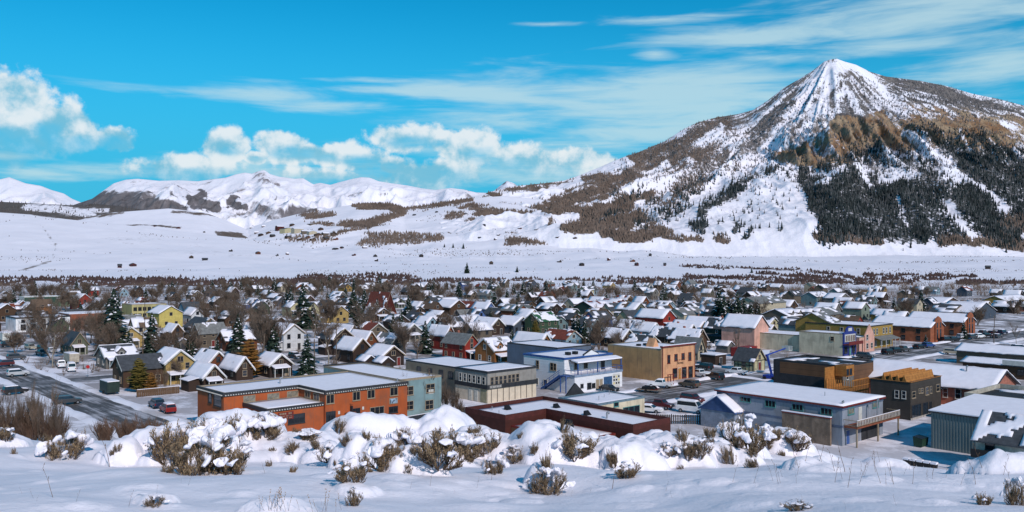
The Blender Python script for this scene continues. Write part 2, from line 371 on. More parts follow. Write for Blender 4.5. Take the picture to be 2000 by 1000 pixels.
# foreground slope, fine enough for the pillows
ys = np.concatenate([np.linspace(3.2, 26, 420), np.linspace(26.2, 48, 60)])
U, X, Y, Zz = fan(np.linspace(-260, 2260, 760), ys, lambda U, X, Y: Zm(X, Y))
tag(fanmesh('snowy_hillside', U, X, Y, Zz, snow_near), kind='structure')
gx, gy = np.meshgrid(np.linspace(-40, 40, 60), np.linspace(-45, 3.6, 40))
tag(fanmesh('hill_top', gx, gx, gy, Z(gx, gy) - 0.04, snow_near), kind='structure')
# the valley floor with the town on it, out to the foot of the hills
ys = np.concatenate([np.linspace(47, 110, 60), np.geomspace(112, 900, 60), np.geomspace(910, 2000, 130), np.geomspace(2020, 9000, 60)])
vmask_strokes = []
for (pts, r) in [([(-200, 547), (200, 547), (420, 550)], 4.5), ([(-200, 556), (60, 557)], 4), ([(120, 558), (560, 557), (800, 554)], 4.2), ([(420, 548), (640, 549)], 3), ([(585, 544), (700, 541), (800, 543)], 4.5), ([(800, 551), (1000, 548)], 2.5), ([(1650, 545), (1850, 547)], 2.5), ([(1180, 552), (1480, 556)], 2.2), ([(-100, 571), (300, 570), (520, 566)], 3), ([(560, 548), (720, 551), (900, 549)], 3),  # willow strips; the one left of centre paints in a cloud's shadow
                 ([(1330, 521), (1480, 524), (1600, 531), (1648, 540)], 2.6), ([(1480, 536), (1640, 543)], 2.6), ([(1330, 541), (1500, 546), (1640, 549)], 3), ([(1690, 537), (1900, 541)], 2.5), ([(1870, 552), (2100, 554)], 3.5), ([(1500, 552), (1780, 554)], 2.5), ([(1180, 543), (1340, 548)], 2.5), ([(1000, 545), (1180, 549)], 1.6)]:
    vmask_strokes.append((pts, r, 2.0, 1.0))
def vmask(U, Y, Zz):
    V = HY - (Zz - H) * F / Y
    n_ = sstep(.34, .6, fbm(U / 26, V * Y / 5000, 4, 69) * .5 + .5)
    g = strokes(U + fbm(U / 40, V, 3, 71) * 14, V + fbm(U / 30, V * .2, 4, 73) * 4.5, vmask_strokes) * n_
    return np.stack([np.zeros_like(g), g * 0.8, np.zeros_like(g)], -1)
U, X, Y, Zz = fan(np.linspace(-500, 2500, 620), ys, lambda U, X, Y: Z(X, Y) - 0.05 * (1 - sstep(47, 60, Y)))
def vmat():
    m, n, b = newmat('valley snow'); tc = n.n('ShaderNodeTexCoord'); ob = tc.outputs['Object']
    at = n.n('ShaderNodeAttribute', attribute_name='mask'); sp = n.n('ShaderNodeSeparateColor'); n.l(at.outputs['Color'], sp.inputs[0])
    pos = n.n('ShaderNodeSeparateXYZ'); n.l(ob, pos.inputs[0])
    big = n.noise(n.v('MULTIPLY', ob, (1, 0.45, 1)), 0.012, 6, 0.65); fine = n.noise(ob, 0.3, 5, 0.65); mid = n.noise(ob, 0.085, 8, 0.70)
    c = n.mix(n.ss(fine, 0.3, 0.7), rgb(dark(SNOWC, 0.95)), rgb(SNOWC))
    town = n.m('MULTIPLY', n.ss(pos.outputs[1], 70, 260, 0.35, 1.0), n.ss(pos.outputs[1], 900, 780))
    c = n.mix(n.m('MULTIPLY', n.m('MULTIPLY', n.ss(mid, 0.41, 0.55), town), 0.82), c, (0.115, 0.088, 0.075, 1))
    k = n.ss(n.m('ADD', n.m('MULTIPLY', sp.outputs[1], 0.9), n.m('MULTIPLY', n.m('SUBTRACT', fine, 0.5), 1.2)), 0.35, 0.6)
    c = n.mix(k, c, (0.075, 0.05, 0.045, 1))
    stub = n.m('MULTIPLY', n.ss(n.noise(ob, 0.09, 7, 0.75), 0.60, 0.72), n.m('MULTIPLY', n.ss(pos.outputs[1], 900, 1100), n.ss(big, 0.42, 0.62)))
    c = n.mix(n.m('MULTIPLY', stub, 0.55), c, (0.16, 0.12, 0.10, 1))
    n.l(c, b.inputs['Base Color']); b.inputs['Roughness'].default_value = 0.7; b.inputs['Specular IOR Level'].default_value = 0.15
    bp = n.n('ShaderNodeBump'); bp.inputs['Strength'].default_value = 0.5; bp.inputs['Distance'].default_value = 0.4
    n.l(n.m('ADD', mid, n.m('MULTIPLY', fine, 0.4)), bp.inputs['Height']); n.l(bp.outputs[0], b.inputs['Normal'])
    return m
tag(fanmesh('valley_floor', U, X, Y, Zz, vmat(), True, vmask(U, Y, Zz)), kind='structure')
VALLEY = (U, X, Y, Zz)

def hill(name, us, crest, yc, yb, m, rows=90, back=0.35, gamma=1.0, rough=0.0, rs=300.0, maskf=None, vb=None, foot=0.0, extra=None):
    """a hill standing on the valley: foot at depth yb, crest line at depth yc, falling away behind"""
    cv = crest(us); ycu = yc(us) if callable(yc) else np.full_like(us, float(yc)); ybu = yb(us) if callable(yb) else np.full_like(us, float(yb))
    t = np.concatenate([np.linspace(0, 1, rows), 1 + np.linspace(0.03, back, 10)])
    Tt, Uu = np.meshgrid(t, us, indexing='ij')
    Yy = ybu[None, :] + (ycu - ybu)[None, :] * Tt; Xx = (Uu - CX) / F * Yy
    zb = valz(Xx, np.broadcast_to(ybu[None, :], Xx.shape)) - 6.0
    vb0 = HY - (zb - H) * F / ybu[None, :]
    if vb is not None:
        ft = sstep(0, foot, Tt); vb0 = vb0 * (1 - ft) + vb(Uu) * ft
    s = np.clip(Tt, 0, 1) ** gamma
    Vv = vb0 + (cv[None, :] - vb0) * s
    Zz = H + (HY - Vv) / F * Yy
    over = np.clip(Tt - 1, 0, None)
    Zz = np.where(Tt > 1, (H + (HY - cv[None, :]) / F * ycu[None, :]) * (1 - (over / back) ** 1.3 * 0.55), Zz)
    env = np.clip(np.sin(np.clip(Tt, 0, 1) * math.pi), 0, 1) ** 0.6
    if rough: Zz = Zz + env * rough * fbm(Xx / rs, Yy / rs, 5, 31)
    if extra is not None: Zz = Zz + extra(Uu, Xx, Yy, Tt, env)
    V2 = HY - (Zz - H) * F / Yy
    mk = maskf(Uu, V2, Tt, Xx, Yy) if maskf else None
    o = tag(fanmesh(name, Uu, Xx, Yy, Zz, m, True, mk), kind='structure')
    return (o, Uu, V2, Xx, Yy, Zz, Tt, mk)
def st3(*a): return np.stack(a, -1)

plain = terrainmat('snowy pasture', (0.2, 0.16, 0.13), (0.25, 0.2, 0.16), (0.14, 0.105, 0.085), 0.02, bumpd=1.2)
def mk_left(U, V, T_, X, Y):
    sp = 0.26 * sstep(0.45, 0.75, vnoise(X / 300, Y / 300, 3)) + 0.16
    g = np.maximum(sp * sstep(415, 470, V), strokes(U, V, [([(80, 440), (110, 480), (100, 510), (20, 535)], 3, 3, .55), ([(-100, 400), (0, 408), (60, 416), (110, 424)], 5, 4, 0.6)]))
    return st3(g * 0, g, g * 0)
LH = hill('snowy_hill', np.linspace(-500, 760, 260), prof([(-500, 398), (-200, 406), (0, 415), (60, 419), (130, 428), (250, 440), (350, 452), (480, 466), (600, 484), (700, 500), (760, 512)]),
          2300, 1150, plain, rows=120, gamma=1.0, rough=7, rs=220, maskf=mk_left)
def mk_mound(U, V, T_, X, Y):
    U = U + fbm(X / 110, Y / 150, 5, 63, .62) * 20; V = V + fbm(X / 110, Y / 150, 5, 65, .62) * 6
    g = strokes(U, V, [([(150, 428), (200, 420), (240, 414)], 4, 4, .7), ([(330, 412), (420, 424)], 4, 4, .7), ([(245, 438), (350, 444)], 2, 2, .8), ([(430, 455), (480, 460)], 6, 4, .8)])
    return st3(g * 0, g, g * 0)
MO = hill('snowy_mound', np.linspace(60, 560, 120), prof([(60, 460), (120, 436), (170, 424), (220, 415), (330, 407), (400, 415), (440, 430), (490, 452), (560, 475)]), 3200, 2350, plain, rows=60, rough=6, rs=240, maskf=mk_mound)
def mk_dark(U, V, T_, X, Y):
    g = 0.85 - strokes(U, V, [([(50, 405), (120, 408), (180, 420)], 6, 5, .8), ([(130, 412), (210, 412)], 4, 4, .6)])
    return st3(g * 0, np.clip(g, 0, 1), g * 0 + 0.45)
DK = hill('wooded_ridge', np.linspace(-500, 330, 120), prof([(-500, 380), (-100, 390), (0, 394), (60, 397), (140, 401), (180, 398), (230, 402), (330, 418)]), 4000, 3000,
          terrainmat('wooded ridge ground', (0.1, 0.09, 0.08), (0.12, 0.1, 0.09), (0.115, 0.10, 0.095), 0.01), rows=40, rough=14, rs=260, maskf=mk_dark)
def mk_centre(U, V, T_, X, Y):
    U = U + fbm(X / 110, Y / 150, 5, 63, .62) * 24; V = V + fbm(X / 110, Y / 150, 5, 65, .62) * 9
    g = strokes(U, V, [([(695, 396), (760, 402), (790, 411)], 9, 4, 1.), ([(480, 428), (560, 408), (620, 403)], 6, 4, .9), ([(720, 438), (760, 428), (790, 420)], 5, 3, 1.), ([(665, 440), (720, 437)], 5, 3, .9),
                       ([(800, 406), (870, 396), (930, 388)], 5, 4, .9), ([(930, 412), (1000, 420), (1060, 424)], 9, 5, .75), ([(895, 407), (935, 404)], 4, 3, .8), ([(600, 425), (640, 418)], 6, 4, .7),
                       ([(560, 468), (640, 470)], 6, 5, .35), ([(700, 475), (830, 470)], 5, 4, .5), ([(720, 466), (860, 464)], 6, 4, .55), ([(990, 470), (1060, 466)], 9, 5, .7), ([(910, 430), (940, 440)], 3, 3, .8),
                       ([(640, 462), (700, 450), (720, 445)], 3, 3, .8), ([(600, 441), (670, 440)], 2, 2, .7), ([(870, 424), (900, 421)], 4, 3, .6), ([(1060, 440), (1080, 420)], 4, 3, .8)])
    return st3(g * 0, g, g * 0)
CE = hill('snowy_foothills', np.linspace(440, 1340, 300), prof([(440, 470), (480, 447), (540, 428), (590, 416), (640, 408), (700, 398), (760, 397), (790, 406), (820, 403), (870, 394), (920, 387), (980, 383), (1060, 390), (1150, 405), (1340, 440)]),
          3300, 1750, plain, rows=110, gamma=1.0, rough=16, rs=190, maskf=mk_centre)

# ------------------------------------------------------------------ the big pyramid mountain
mc = prof([(860, 400), (920, 384), (960, 374), (1000, 364), (1060, 358), (1100, 353), (1130, 343), (1160, 331), (1200, 315), (1250, 296), (1300, 275), (1335, 252), (1365, 238), (1400, 229), (1440, 223), (1470, 215), (1500, 196), (1530, 172), (1560, 155),
           (1590, 136), (1610, 120), (1622, 116), (1634, 114), (1650, 120), (1672, 126), (1700, 140), (1730, 149), (1760, 153), (1800, 158), (1850, 168), (1900, 183), (1950, 193), (2000, 206), (2100, 232), (2300, 290)])
mb = prof([(860, 470), (1000, 466), (1100, 462), (1200, 468), (1300, 474), (1400, 470), (1500, 468), (1600, 470), (1700, 473), (1800, 477), (2000, 486), (2300, 492)])
PKX, PKY = (1632 - CX) / F * 4200, 4200.0
def mex(U, X, Y, T_, env):
    ang = np.arctan2(X - PKX, PKY - Y + 60); rad = np.hypot(X - PKX, PKY - Y)
    ribs = ridged(ang * 7.0, rad / 1700, 4, 41) - 0.5
    r2 = ridged(X / 210, Y / 420, 5, 47) - 0.5
    cl = sstep(0.42, 0.52, T_) * (1 - sstep(0.62, 0.74, T_)) * sstep(1440, 1560, U)
    return env * (ribs * 85 * sstep(0.2, 0.6, T_) + r2 * 70 + fbm(X / 60, Y / 60, 4, 53) * 12 + cl * (ridged(X / 70, Y / 500, 5, 59) - .5) * 130)
CLIFF = [(1462, 318), (1500, 300), (1520, 322), (1560, 324), (1606, 326), (1640, 318), (1668, 318), (1700, 286), (1750, 292), (1790, 290), (1762, 262), (1748, 242), (1726, 214), (1698, 228), (1636, 222), (1602, 262), (1564, 284), (1512, 296)]
def cv(pts): return [(1200 + x / 2.174, 100 + y / 2.174) for x, y in pts]
SNOWY = [(cv([(1250, 345), (1340, 410), (1420, 475), (1560, 585), (1660, 675)]), 7, 3, 1.), (cv([(1390, 640), (1450, 720), (1500, 800)]), 9, 4, 1.), (cv([(1130, 415), (1170, 440)]), 8, 4, 1.), (cv([(1150, 545), (1220, 530), (1290, 520)]), 9, 5, 1.),
         (cv([(850, 490), (900, 540), (950, 520), (990, 490)]), 9, 5, 1.), (cv([(1190, 630), (1250, 720)]), 4, 3, .9), (cv([(1040, 480), (1090, 590)]), 5, 3, .9), (cv([(700, 560), (790, 660), (830, 760)]), 20, 5, 1.), (cv([(620, 580), (700, 660), (640, 740)]), 26, 8, .9),
         (cv([(560, 640), (520, 690)]), 16, 6, .9), (cv([(430, 560), (560, 490), (690, 490), (800, 480)]), 8, 4, 1.), (cv([(1470, 330), (1490, 430)]), 4, 2, .8), (cv([(1620, 390), (1650, 430)]), 5, 3, .7),
         (cv([(940, 40), (800, 200), (680, 400)]), 12, 7, .8), (cv([(960, 60), (880, 220), (800, 350)]), 8, 5, .8), (cv([(970, 170), (965, 210)]), 8, 4, .9), (cv([(990, 45), (1090, 110), (1190, 230)]), 10, 6, .9), (cv([(480, 470), (540, 340)]), 6, 4, .8),
         (cv([(370, 385), (450, 330)]), 8, 4, .9), (cv([(240, 370), (290, 335)]), 6, 4, .8), (cv([(30, 580), (130, 540), (240, 485)]), 8, 4, 1.), (cv([(0, 490), (50, 470)]), 8, 4, 1.), (cv([(110, 590), (260, 530), (330, 470)]), 5, 3, .8), (cv([(330, 640), (430, 590)]), 9, 5, .9),
         (cv([(110, 645)]), 14, 4, 1.), (cv([(228, 612)]), 11, 4, 1.), (cv([(280, 720), (340, 690)]), 12, 6, .8), ([(980, 388), (1040, 384), (1080, 372), (1130, 355)], 8, 4, 1.), ([(1150, 335), (1200, 325), (1225, 318)], 7, 4, 1.), ([(1010, 398), (1050, 396)], 7, 4, .9), ([(1080, 430), (1115, 424)], 9, 4, 1.),
         ([(1060, 412), (1075, 425)], 7, 4, .8), ([(930, 390), (950, 385)], 6, 4, .8)]
FOREST = [(cv([(800, 490), (830, 600), (850, 700)]), 11, 4, 1.), (cv([(900, 560), (900, 740), (1000, 720)]), 36, 8, .9), (cv([(1010, 480), (1010, 620)]), 22, 8, .95), (cv([(1100, 450), (1200, 470)]), 20, 9, .65), (cv([(1050, 620), (1180, 620), (1250, 720)]), 46, 9, .95), (cv([(1000, 740), (1150, 760), (1300, 780)]), 22, 6, .9),
          (cv([(1300, 560), (1380, 640), (1400, 740)]), 36, 9, .85), (cv([(1480, 640), (1580, 700), (1640, 760)]), 34, 9, 1.), (cv([(1290, 350), (1400, 400), (1500, 480)]), 16, 7, .75), (cv([(1500, 420), (1600, 520), (1700, 600)]), 36, 9, .85), (cv([(1500, 360), (1620, 430), (1739, 480)]), 20, 9, .7), (cv([(1739, 560), (1739, 640)]), 40, 9, .85),
          (cv([(370, 690), (480, 610), (560, 545), (650, 520), (720, 540)]), 9, 4, .95), (cv([(360, 740)]), 13, 5, 1.), (cv([(520, 700), (530, 760)]), 7, 3, 1.), (cv([(560, 670), (600, 610)]), 8, 4, .7), (cv([(680, 580), (700, 640)]), 12, 5, .8), (cv([(695, 690), (705, 760)]), 7, 3, 1.), (cv([(570, 780), (630, 740)]), 5, 3, 1.),
          (cv([(440, 720), (460, 730)]), 5, 3, .8), (cv([(740, 690), (770, 690)]), 6, 3, .7), (cv([(120, 720), (200, 700), (300, 690)]), 10, 5, .65), (cv([(150, 640), (260, 600), (340, 560), (440, 560)]), 8, 5, .5), (cv([(0, 620), (60, 610), (100, 600)]), 12, 5, .6), (cv([(230, 610), (300, 640), (360, 600)]), 6, 4, .6), (cv([(500, 510), (540, 500)]), 6, 3, .7),
          ([(1190, 385), (1240, 360), (1300, 330)], 6, 4, .35), ([(1250, 440), (1290, 430)], 8, 4, .5), ([(1180, 425), (1230, 410)], 7, 4, .45)]
BRUSH = [([(930, 396), (1000, 388), (1060, 400), (1120, 385), (1180, 370)], 12, 6, .95), ([(1080, 408), (1140, 420), (1200, 400), (1260, 380)], 16, 7, 1.), ([(1110, 445), (1180, 440), (1250, 425)], 14, 7, .95), ([(1070, 440), (1072, 420)], 4, 3, .9), ([(1200, 345), (1280, 320), (1340, 290)], 14, 9, .75), ([(1180, 460), (1260, 460), (1290, 450)], 12, 6, .9),
         ([(1100, 360), (1180, 345), (1230, 330)], 8, 5, .8), ([(1200, 470), (1250, 462)], 8, 5, .95), ([(1290, 465), (1360, 466)], 6, 4, .85), ([(1395, 464), (1430, 466)], 5, 4, .85), ([(1595, 466), (1660, 468), (1715, 470)], 6, 4, .95), ([(1840, 474), (1930, 478), (2000, 476), (2200, 480)], 9, 5, 1.), ([(1960, 445), (2000, 430), (2200, 430)], 18, 8, .9), ([(1480, 388)], 10, 5, .8),
         ([(1230, 318), (1270, 300), (1340, 270), (1420, 240)], 20, 10, .75), ([(1150, 372), (1230, 345), (1300, 320), (1380, 300)], 22, 11, .72), ([(1300, 390), (1360, 350)], 22, 10, .6), ([(1400, 300), (1440, 330)], 16, 9, .45), ([(1000, 372), (1060, 364), (1120, 352)], 5, 4, .8)]
def mk_mtn(U, V, T_, X, Y):
    jit = fbm(X / 120, Y / 160, 6, 61, .68) * 26
    u, v = U + jit, V + fbm(X / 120, Y / 160, 6, 67, .68) * 16
    sn = strokes(u, v, SNOWY); fo = strokes(u, v, [(p_, r_, s_ * 1.9, k_) for p_, r_, s_, k_ in FOREST]); br = strokes(u, v, [(p_, r_, s_ * 1.4, k_) for p_, r_, s_, k_ in BRUSH])
    cl = inpoly(u, v, CLIFF)
    cl2 = sstep(192, 228, v - 0.09 * (u - 1760)) * (1 - sstep(262, 300, v - 0.08 * (u - 1760))) * sstep(1735, 1785, u) * (0.5 + 0.6 * sstep(0.38, 0.6, vnoise(X / 60, Y / 260, 71)))
    up = (1 - sstep(250, 330, v)) * sstep(1290, 1400, u)
    ang = np.arctan2(X - PKX, PKY - Y + 60)
    streak = sstep(0.40, 0.66, vnoise(ang * 26, np.hypot(X - PKX, PKY - Y) / 420, 73))
    rock = np.maximum(np.maximum(inpoly(U + jit * .5, V + jit * .3, CLIFF) * (0.62 + 0.34 * sstep(.35, .6, vnoise(X / 34, Y / 260, 77))), cl2 * 0.8), up * (0.36 + 0.30 * streak))
    rock = np.maximum(rock, 0.34 * sstep(1180, 1300, u) * (1 - sstep(330, 440, v)) + 0.26 * sstep(1280, 1360, u) * (1 - sstep(300, 400, v)) * streak)
    rock = rock + 0.12 * sstep(1700, 1760, u) * (1 - sstep(180, 210, v - .1 * (u - 1700)))
    rock = rock * (1 - 0.72 * sn * (1 - cl * .7))
    fo = fo * (1 - 0.95 * sn); br = br * (1 - 0.95 * sn)
    return np.clip(st3(rock, br, fo, np.maximum(cl, sstep(0.05, .3, cl2))), 0, 1)
mtn_mat = terrainmat('mountain rock and snow', (0.27, 0.145, 0.075), (0.40, 0.29, 0.19), (0.14, 0.105, 0.085), 0.018, stretch=(1, .7, .7), bumpd=8.0, floor=(0.06, 0.062, 0.06))
MT = hill('mountain', np.linspace(860, 2300, 640), mc, prof([(860, 3500), (1100, 3900), (1400, 4300), (1632, 4200), (1800, 4300), (2300, 4600)]), prof([(860, 2300), (1100, 2150), (2300, 2150)]), mtn_mat, rows=300, back=0.3, gamma=0.92, maskf=mk_mtn, vb=mb, foot=0.09, extra=mex)

# ------------------------------------------------------------------ the snowy range far behind
rc = prof([(60, 420), (120, 408), (180, 388), (205, 370), (222, 358), (245, 351), (268, 349), (310, 353), (350, 352), (385, 354), (415, 350), (440, 347), (462, 340), (478, 337), (492, 339), (505, 334), (516, 332), (528, 340), (545, 345), (575, 349), (592, 348),
           (612, 360), (625, 357), (645, 361), (662, 356), (685, 350), (705, 346), (722, 347), (740, 354), (765, 358), (795, 362), (825, 368), (850, 371), (880, 367), (905, 370), (930, 376), (960, 377), (975, 364), (990, 353), (1002, 357), (1015, 366), (1040, 378), (1150, 388), (1400, 400)])
def rex(U, X, Y, T_, env):
    return env ** 1.6 * ((ridged(X / 900 + Y / 4000, Y / 1500, 5, 81) - .5) * 430 + (ridged(X / 300 - Y / 1500, Y / 600, 5, 83) - .5) * 170)
def mk_range(U, V, T_, X, Y):
    j = fbm(X / 300, Y / 500, 5, 87, .65) * 22
    u, v = U + j, V + fbm(X / 300, Y / 500, 5, 89, .65) * 13
    g = strokes(u, v, [([(130, 402), (220, 392), (300, 405), (350, 412)], 17, 8, 1.), ([(225, 378), (290, 384), (330, 398)], 9, 5, .75), ([(388, 378), (372, 392), (420, 402)], 10, 5, .95), ([(460, 388), (445, 398), (475, 405)], 7, 4, .95), ([(500, 412), (560, 420), (620, 412)], 12, 6, .7), ([(575, 405), (610, 412)], 9, 5, .7), ([(340, 372), (345, 382)], 5, 3, .6),
                       ([(540, 385), (520, 400)], 3, 3, .7), ([(690, 385), (712, 374)], 3, 2, .6), ([(745, 386), (757, 381)], 3, 2, .6), ([(500, 400), (480, 420), (430, 420)], 8, 6, .6)])
    r = 0.34 * sstep(.45, .7, vnoise(X / 200, Y / 700, 91)) + 0.3 * strokes(u, v, [([(505, 340), (530, 360), (545, 372)], 9, 6, 1.), ([(590, 370), (640, 385)], 8, 5, .8), ([(975, 362), (1005, 366)], 10, 5, 1.)])
    return np.clip(st3(r, g, g * 0.5), 0, 1)
rmat = terrainmat('far range rock and snow', (0.24, 0.19, 0.19), (0.3, 0.26, 0.27), (0.15, 0.135, 0.14), 0.004, stretch=(1, .5, .5), bumpd=30.0, floor=(0.11, 0.11, 0.12))
RG = hill('snowy_range', np.linspace(60, 1400, 520), rc, 9000, 5200, rmat, rows=130, gamma=1.05, maskf=mk_range, extra=rex)
LP = hill('snowy_peak', np.linspace(-600, 220, 220), prof([(-600, 360), (-300, 372), (-120, 352), (-60, 360), (0, 350), (18, 346), (34, 352), (50, 358), (80, 363), (100, 371), (125, 378), (140, 388), (220, 420)]), 10500, 7000, rmat, rows=80, maskf=lambda U, V, T_, X, Y: st3(0.18 * sstep(.5, .75, vnoise(X / 300, Y / 500, 93)), U * 0, U * 0), extra=rex)

# ================================================================== TOWN: grid, materials, builders
GA = 42.0                                                   # the street grid is turned against the view
Ax, Ay = -math.sin(R(GA)), math.cos(R(GA))                   # street direction away to the left (p)
Bx, By = math.cos(R(GA)), math.sin(R(GA))                    # street direction away to the right (q)
RZ = R(GA)
def W2(p, q): return (p * Ax + q * Bx, p * Ay + q * By)
def PQ(x, y): return (x * Ax + y * Ay, x * Bx + y * By)
def gpq(u, v, z=0.0):
    d = F * (H - z) / (v - HY); return PQ((u - CX) * d / F, d)
def q_at(u, p):
    k = (u - CX) / F; return p * (k * Ay - Ax) / (Bx - k * By)
def p_at(u, q):
    k = (u - CX) / F; return q * (k * By - Bx) / (Ax - k * Ay)
def zat(p, q, v):
    x, y = W2(p, q); return H - (v - HY) * y / F
def pix(x, y, z=0.0): return (CX + F * x / y, HY + (H - z) * F / y)

WALL = {'orange': (0.375, 0.084, 0.024), 'tan': (0.44, 0.255, 0.115), 'peach': (0.62, 0.32, 0.17), 'white': (0.78, 0.78, 0.80), 'grey': (0.26, 0.245, 0.225), 'darkgrey': (0.10, 0.105, 0.11),
        'lightblue': (0.235, 0.262, 0.315), 'teal': (0.19, 0.285, 0.30), 'olive': (0.46, 0.40, 0.18), 'yellow': (0.72, 0.58, 0.17), 'paleyellow': (0.62, 0.55, 0.33), 'ochre': (0.52, 0.36, 0.13), 'cream': (0.60, 0.52, 0.38),
        'red': (0.33, 0.035, 0.022), 'darkred': (0.13, 0.022, 0.016), 'rust': (0.25, 0.075, 0.028), 'brown': (0.13, 0.068, 0.038), 'darkwood': (0.075, 0.042, 0.028), 'darkbrown': (0.055, 0.033, 0.026), 'orangewood': (0.34, 0.13, 0.035),
        'green': (0.07, 0.13, 0.075), 'darkgreen': (0.024, 0.065, 0.048), 'palegreen': (0.25, 0.30, 0.24), 'blue': (0.10, 0.18, 0.42), 'paleblue': (0.30, 0.46, 0.56), 'navy': (0.035, 0.07, 0.20), 'pink': (0.60, 0.33, 0.26), 'brick': (0.30, 0.085, 0.04),
        'slatewall': (0.10, 0.13, 0.18), 'taupe': (0.22, 0.175, 0.13), 'sage': (0.20, 0.22, 0.16), 'mustard': (0.45, 0.28, 0.07)}
def wallmat(k): return mat('painted siding ' + k, dark(WALL[k], .55 if max(WALL[k]) < .3 else .74), 0.75, 0.16, 0.8, 0.35, lines=0.2)
def plainmat(k): return mat('plain wall ' + k, WALL[k], 0.8, 0.12, 0.5, 0.15, dirt=0.4)
ROOF = {'slate': (0.065, 0.07, 0.08), 'greyroof': (0.20, 0.20, 0.195), 'rust': (0.20, 0.05, 0.03), 'greenroof': (0.03, 0.12, 0.055), 'brownroof': (0.14, 0.09, 0.06)}
def roofmat(k): return mat('roofing ' + k, ROOF[k], 0.7, 0.3, 1.2, 0.4, lines=0.35)
glass = mat('window glass', (0.018, 0.022, 0.028), 0.06, 0.4, 0.6, 0, spec=0.7)
glasslit = mat('window glass with blinds', (0.22, 0.20, 0.16), 0.3, 0.5, 2.0, 0, spec=0.5)
trim_white = mat('white trim', (0.52, 0.51, 0.48), 0.6, 0.12)
trim_dark = mat('dark trim', (0.035, 0.035, 0.04), 0.6, 0.2)
trim_tan = mat('tan trim', (0.30, 0.235, 0.165), 0.7, 0.15)
trim_teal = mat('teal trim', (0.07, 0.22, 0.22), 0.6, 0.15)
trim_blue = mat('blue trim', (0.035, 0.09, 0.27), 0.5, 0.2)
trim_red = mat('maroon trim', (0.15, 0.022, 0.018), 0.6, 0.2)
deckm = mat('weathered boards', (0.24, 0.19, 0.15), 0.85, 0.35, 2.0, 0.3, lines=0.14, axis=0)
woodnew = mat('fresh framing lumber', (0.40, 0.168, 0.042), 0.8, 0.28, 1.6, 0.25, lines=0.4)
darkmem = mat('dark roof membrane', (0.025, 0.027, 0.032), 0.8, 0.3, 1.0, 0.1)
metalgrey = mat('galvanised metal', (0.36, 0.37, 0.39), 0.4, 0.2, 1.5, 0, metal=0.6)
black = mat('black paint', (0.012, 0.012, 0.014), 0.5, 0.2)
concrete = mat('concrete', (0.33, 0.31, 0.29), 0.9, 0.2, 2.0, 0.2)

_wc = {}
def winmesh(w, h, fm, style, pm):
    key = (round(w, 2), round(h, 2), fm.name, style, pm.name)
    if key in _wc: return _wc[key]
    f = min(0.09, w * 0.11); b = MB(); x, d = w / 2, 0.10
    b.box(-x - f, -x, -d, 0, -f, h + f); b.box(x, x + f, -d, 0, -f, h + f)
    b.box(-x + .001, x - .001, -d + .003, 0, h, h + f - .003); b.box(-x - f - .05, x + f + .05, -d - .06, 0, -f - .07, -f)
    b.box(-x + .001, x - .001, -d + .003, 0, -f + .002, 0)
    if style in ('sash', 'cross'): b.box(-x, x, -d + .02, 0, h / 2 - .03, h / 2 + .03)
    if style in ('pair', 'cross'): b.box(-.035, .035, -d + .025, 0, 0.002, h - .002)
    if style == 'triple':
        for k in (-1, 1): b.box(k * w / 6 - .03, k * w / 6 + .03, -d + .02, 0, 0.002, h - .002)
    m1 = b.mesh('window', fm)
    p = MB(); p.box(-x + .004, x - .004, -.045, -.002, 0.003, h - .003); m2 = p.mesh('pane', pm)
    _wc[key] = (m1, m2); return _wc[key]
_w2 = {}
def farwin(w, h, fm):
    key = (round(w, 1), round(h, 1), fm.name)
    if key not in _w2:
        b = MB(); b.box(-w / 2 - .08, w / 2 + .08, -.05, 0, -.08, h + .08, 0); b.box(-w / 2, w / 2, -.075, -.051, 0, h, 1); _w2[key] = b.mesh('window', [fm, glass])
    return _w2[key]
def window(root, face, s, z, w, h, fm=trim_white, style='sash', off=0.0, pm=None, name='window'):
    """face f: the wall along local x at y=off; face l: the wall along local y at x=off"""
    m1, m2 = winmesh(w, h, fm, style, pm or glass)
    loc, rot = ((s, off - .002, z), (0, 0, 0)) if face == 'f' else ((off - .002, s, z), (0, 0, -math.pi / 2))
    o = link(name, m1, root, loc, rot); link('pane', m2, o); return o
class Bld:
    """a building on the street grid; local x runs with q, local y with p, origin at its near corner"""
    def __init__(s, name, p, q, label=None, cat='building', group=None):
        s.p, s.q = p, q; x, y = W2(p, q); s.root = empty(name, (x, y, 0), RZ); tag(s.root, label, cat, group)
    def win(s, face, u0, u1, v0, v1, fm=trim_white, style='sash', off=0.0, pm=None, name='window'):
        if face == 'f':
            P_ = s.p + off; q0, q1 = q_at(u0, P_), q_at(u1, P_); c = (q0 + q1) / 2
            za, zb = zat(P_, c, v1), zat(P_, c, v0)
            return window(s.root, 'f', c - s.q, za, abs(q1 - q0), zb - za, fm, style, off, pm, name)
        Q_ = s.q + off; p0, p1 = p_at(u0, Q_), p_at(u1, Q_); c = (p0 + p1) / 2
        za, zb = zat(c, Q_, v1), zat(c, Q_, v0)
        return window(s.root, 'l', c - s.p, za, abs(p1 - p0), zb - za, fm, style, off, pm, name)
    def wins(s, face, lst, o, sc, **kw):
        for (a, b, c, d) in lst: s.win(face, o[0] + a / sc, o[0] + b / sc, o[1] + c / sc, o[1] + d / sc, **kw)
    def box(s, name, m, x0, x1, y0, y1, z0, z1, parent=None):
        return MB().box(x0, x1, y0, y1, z0, z1).build(name, m, parent or s.root)
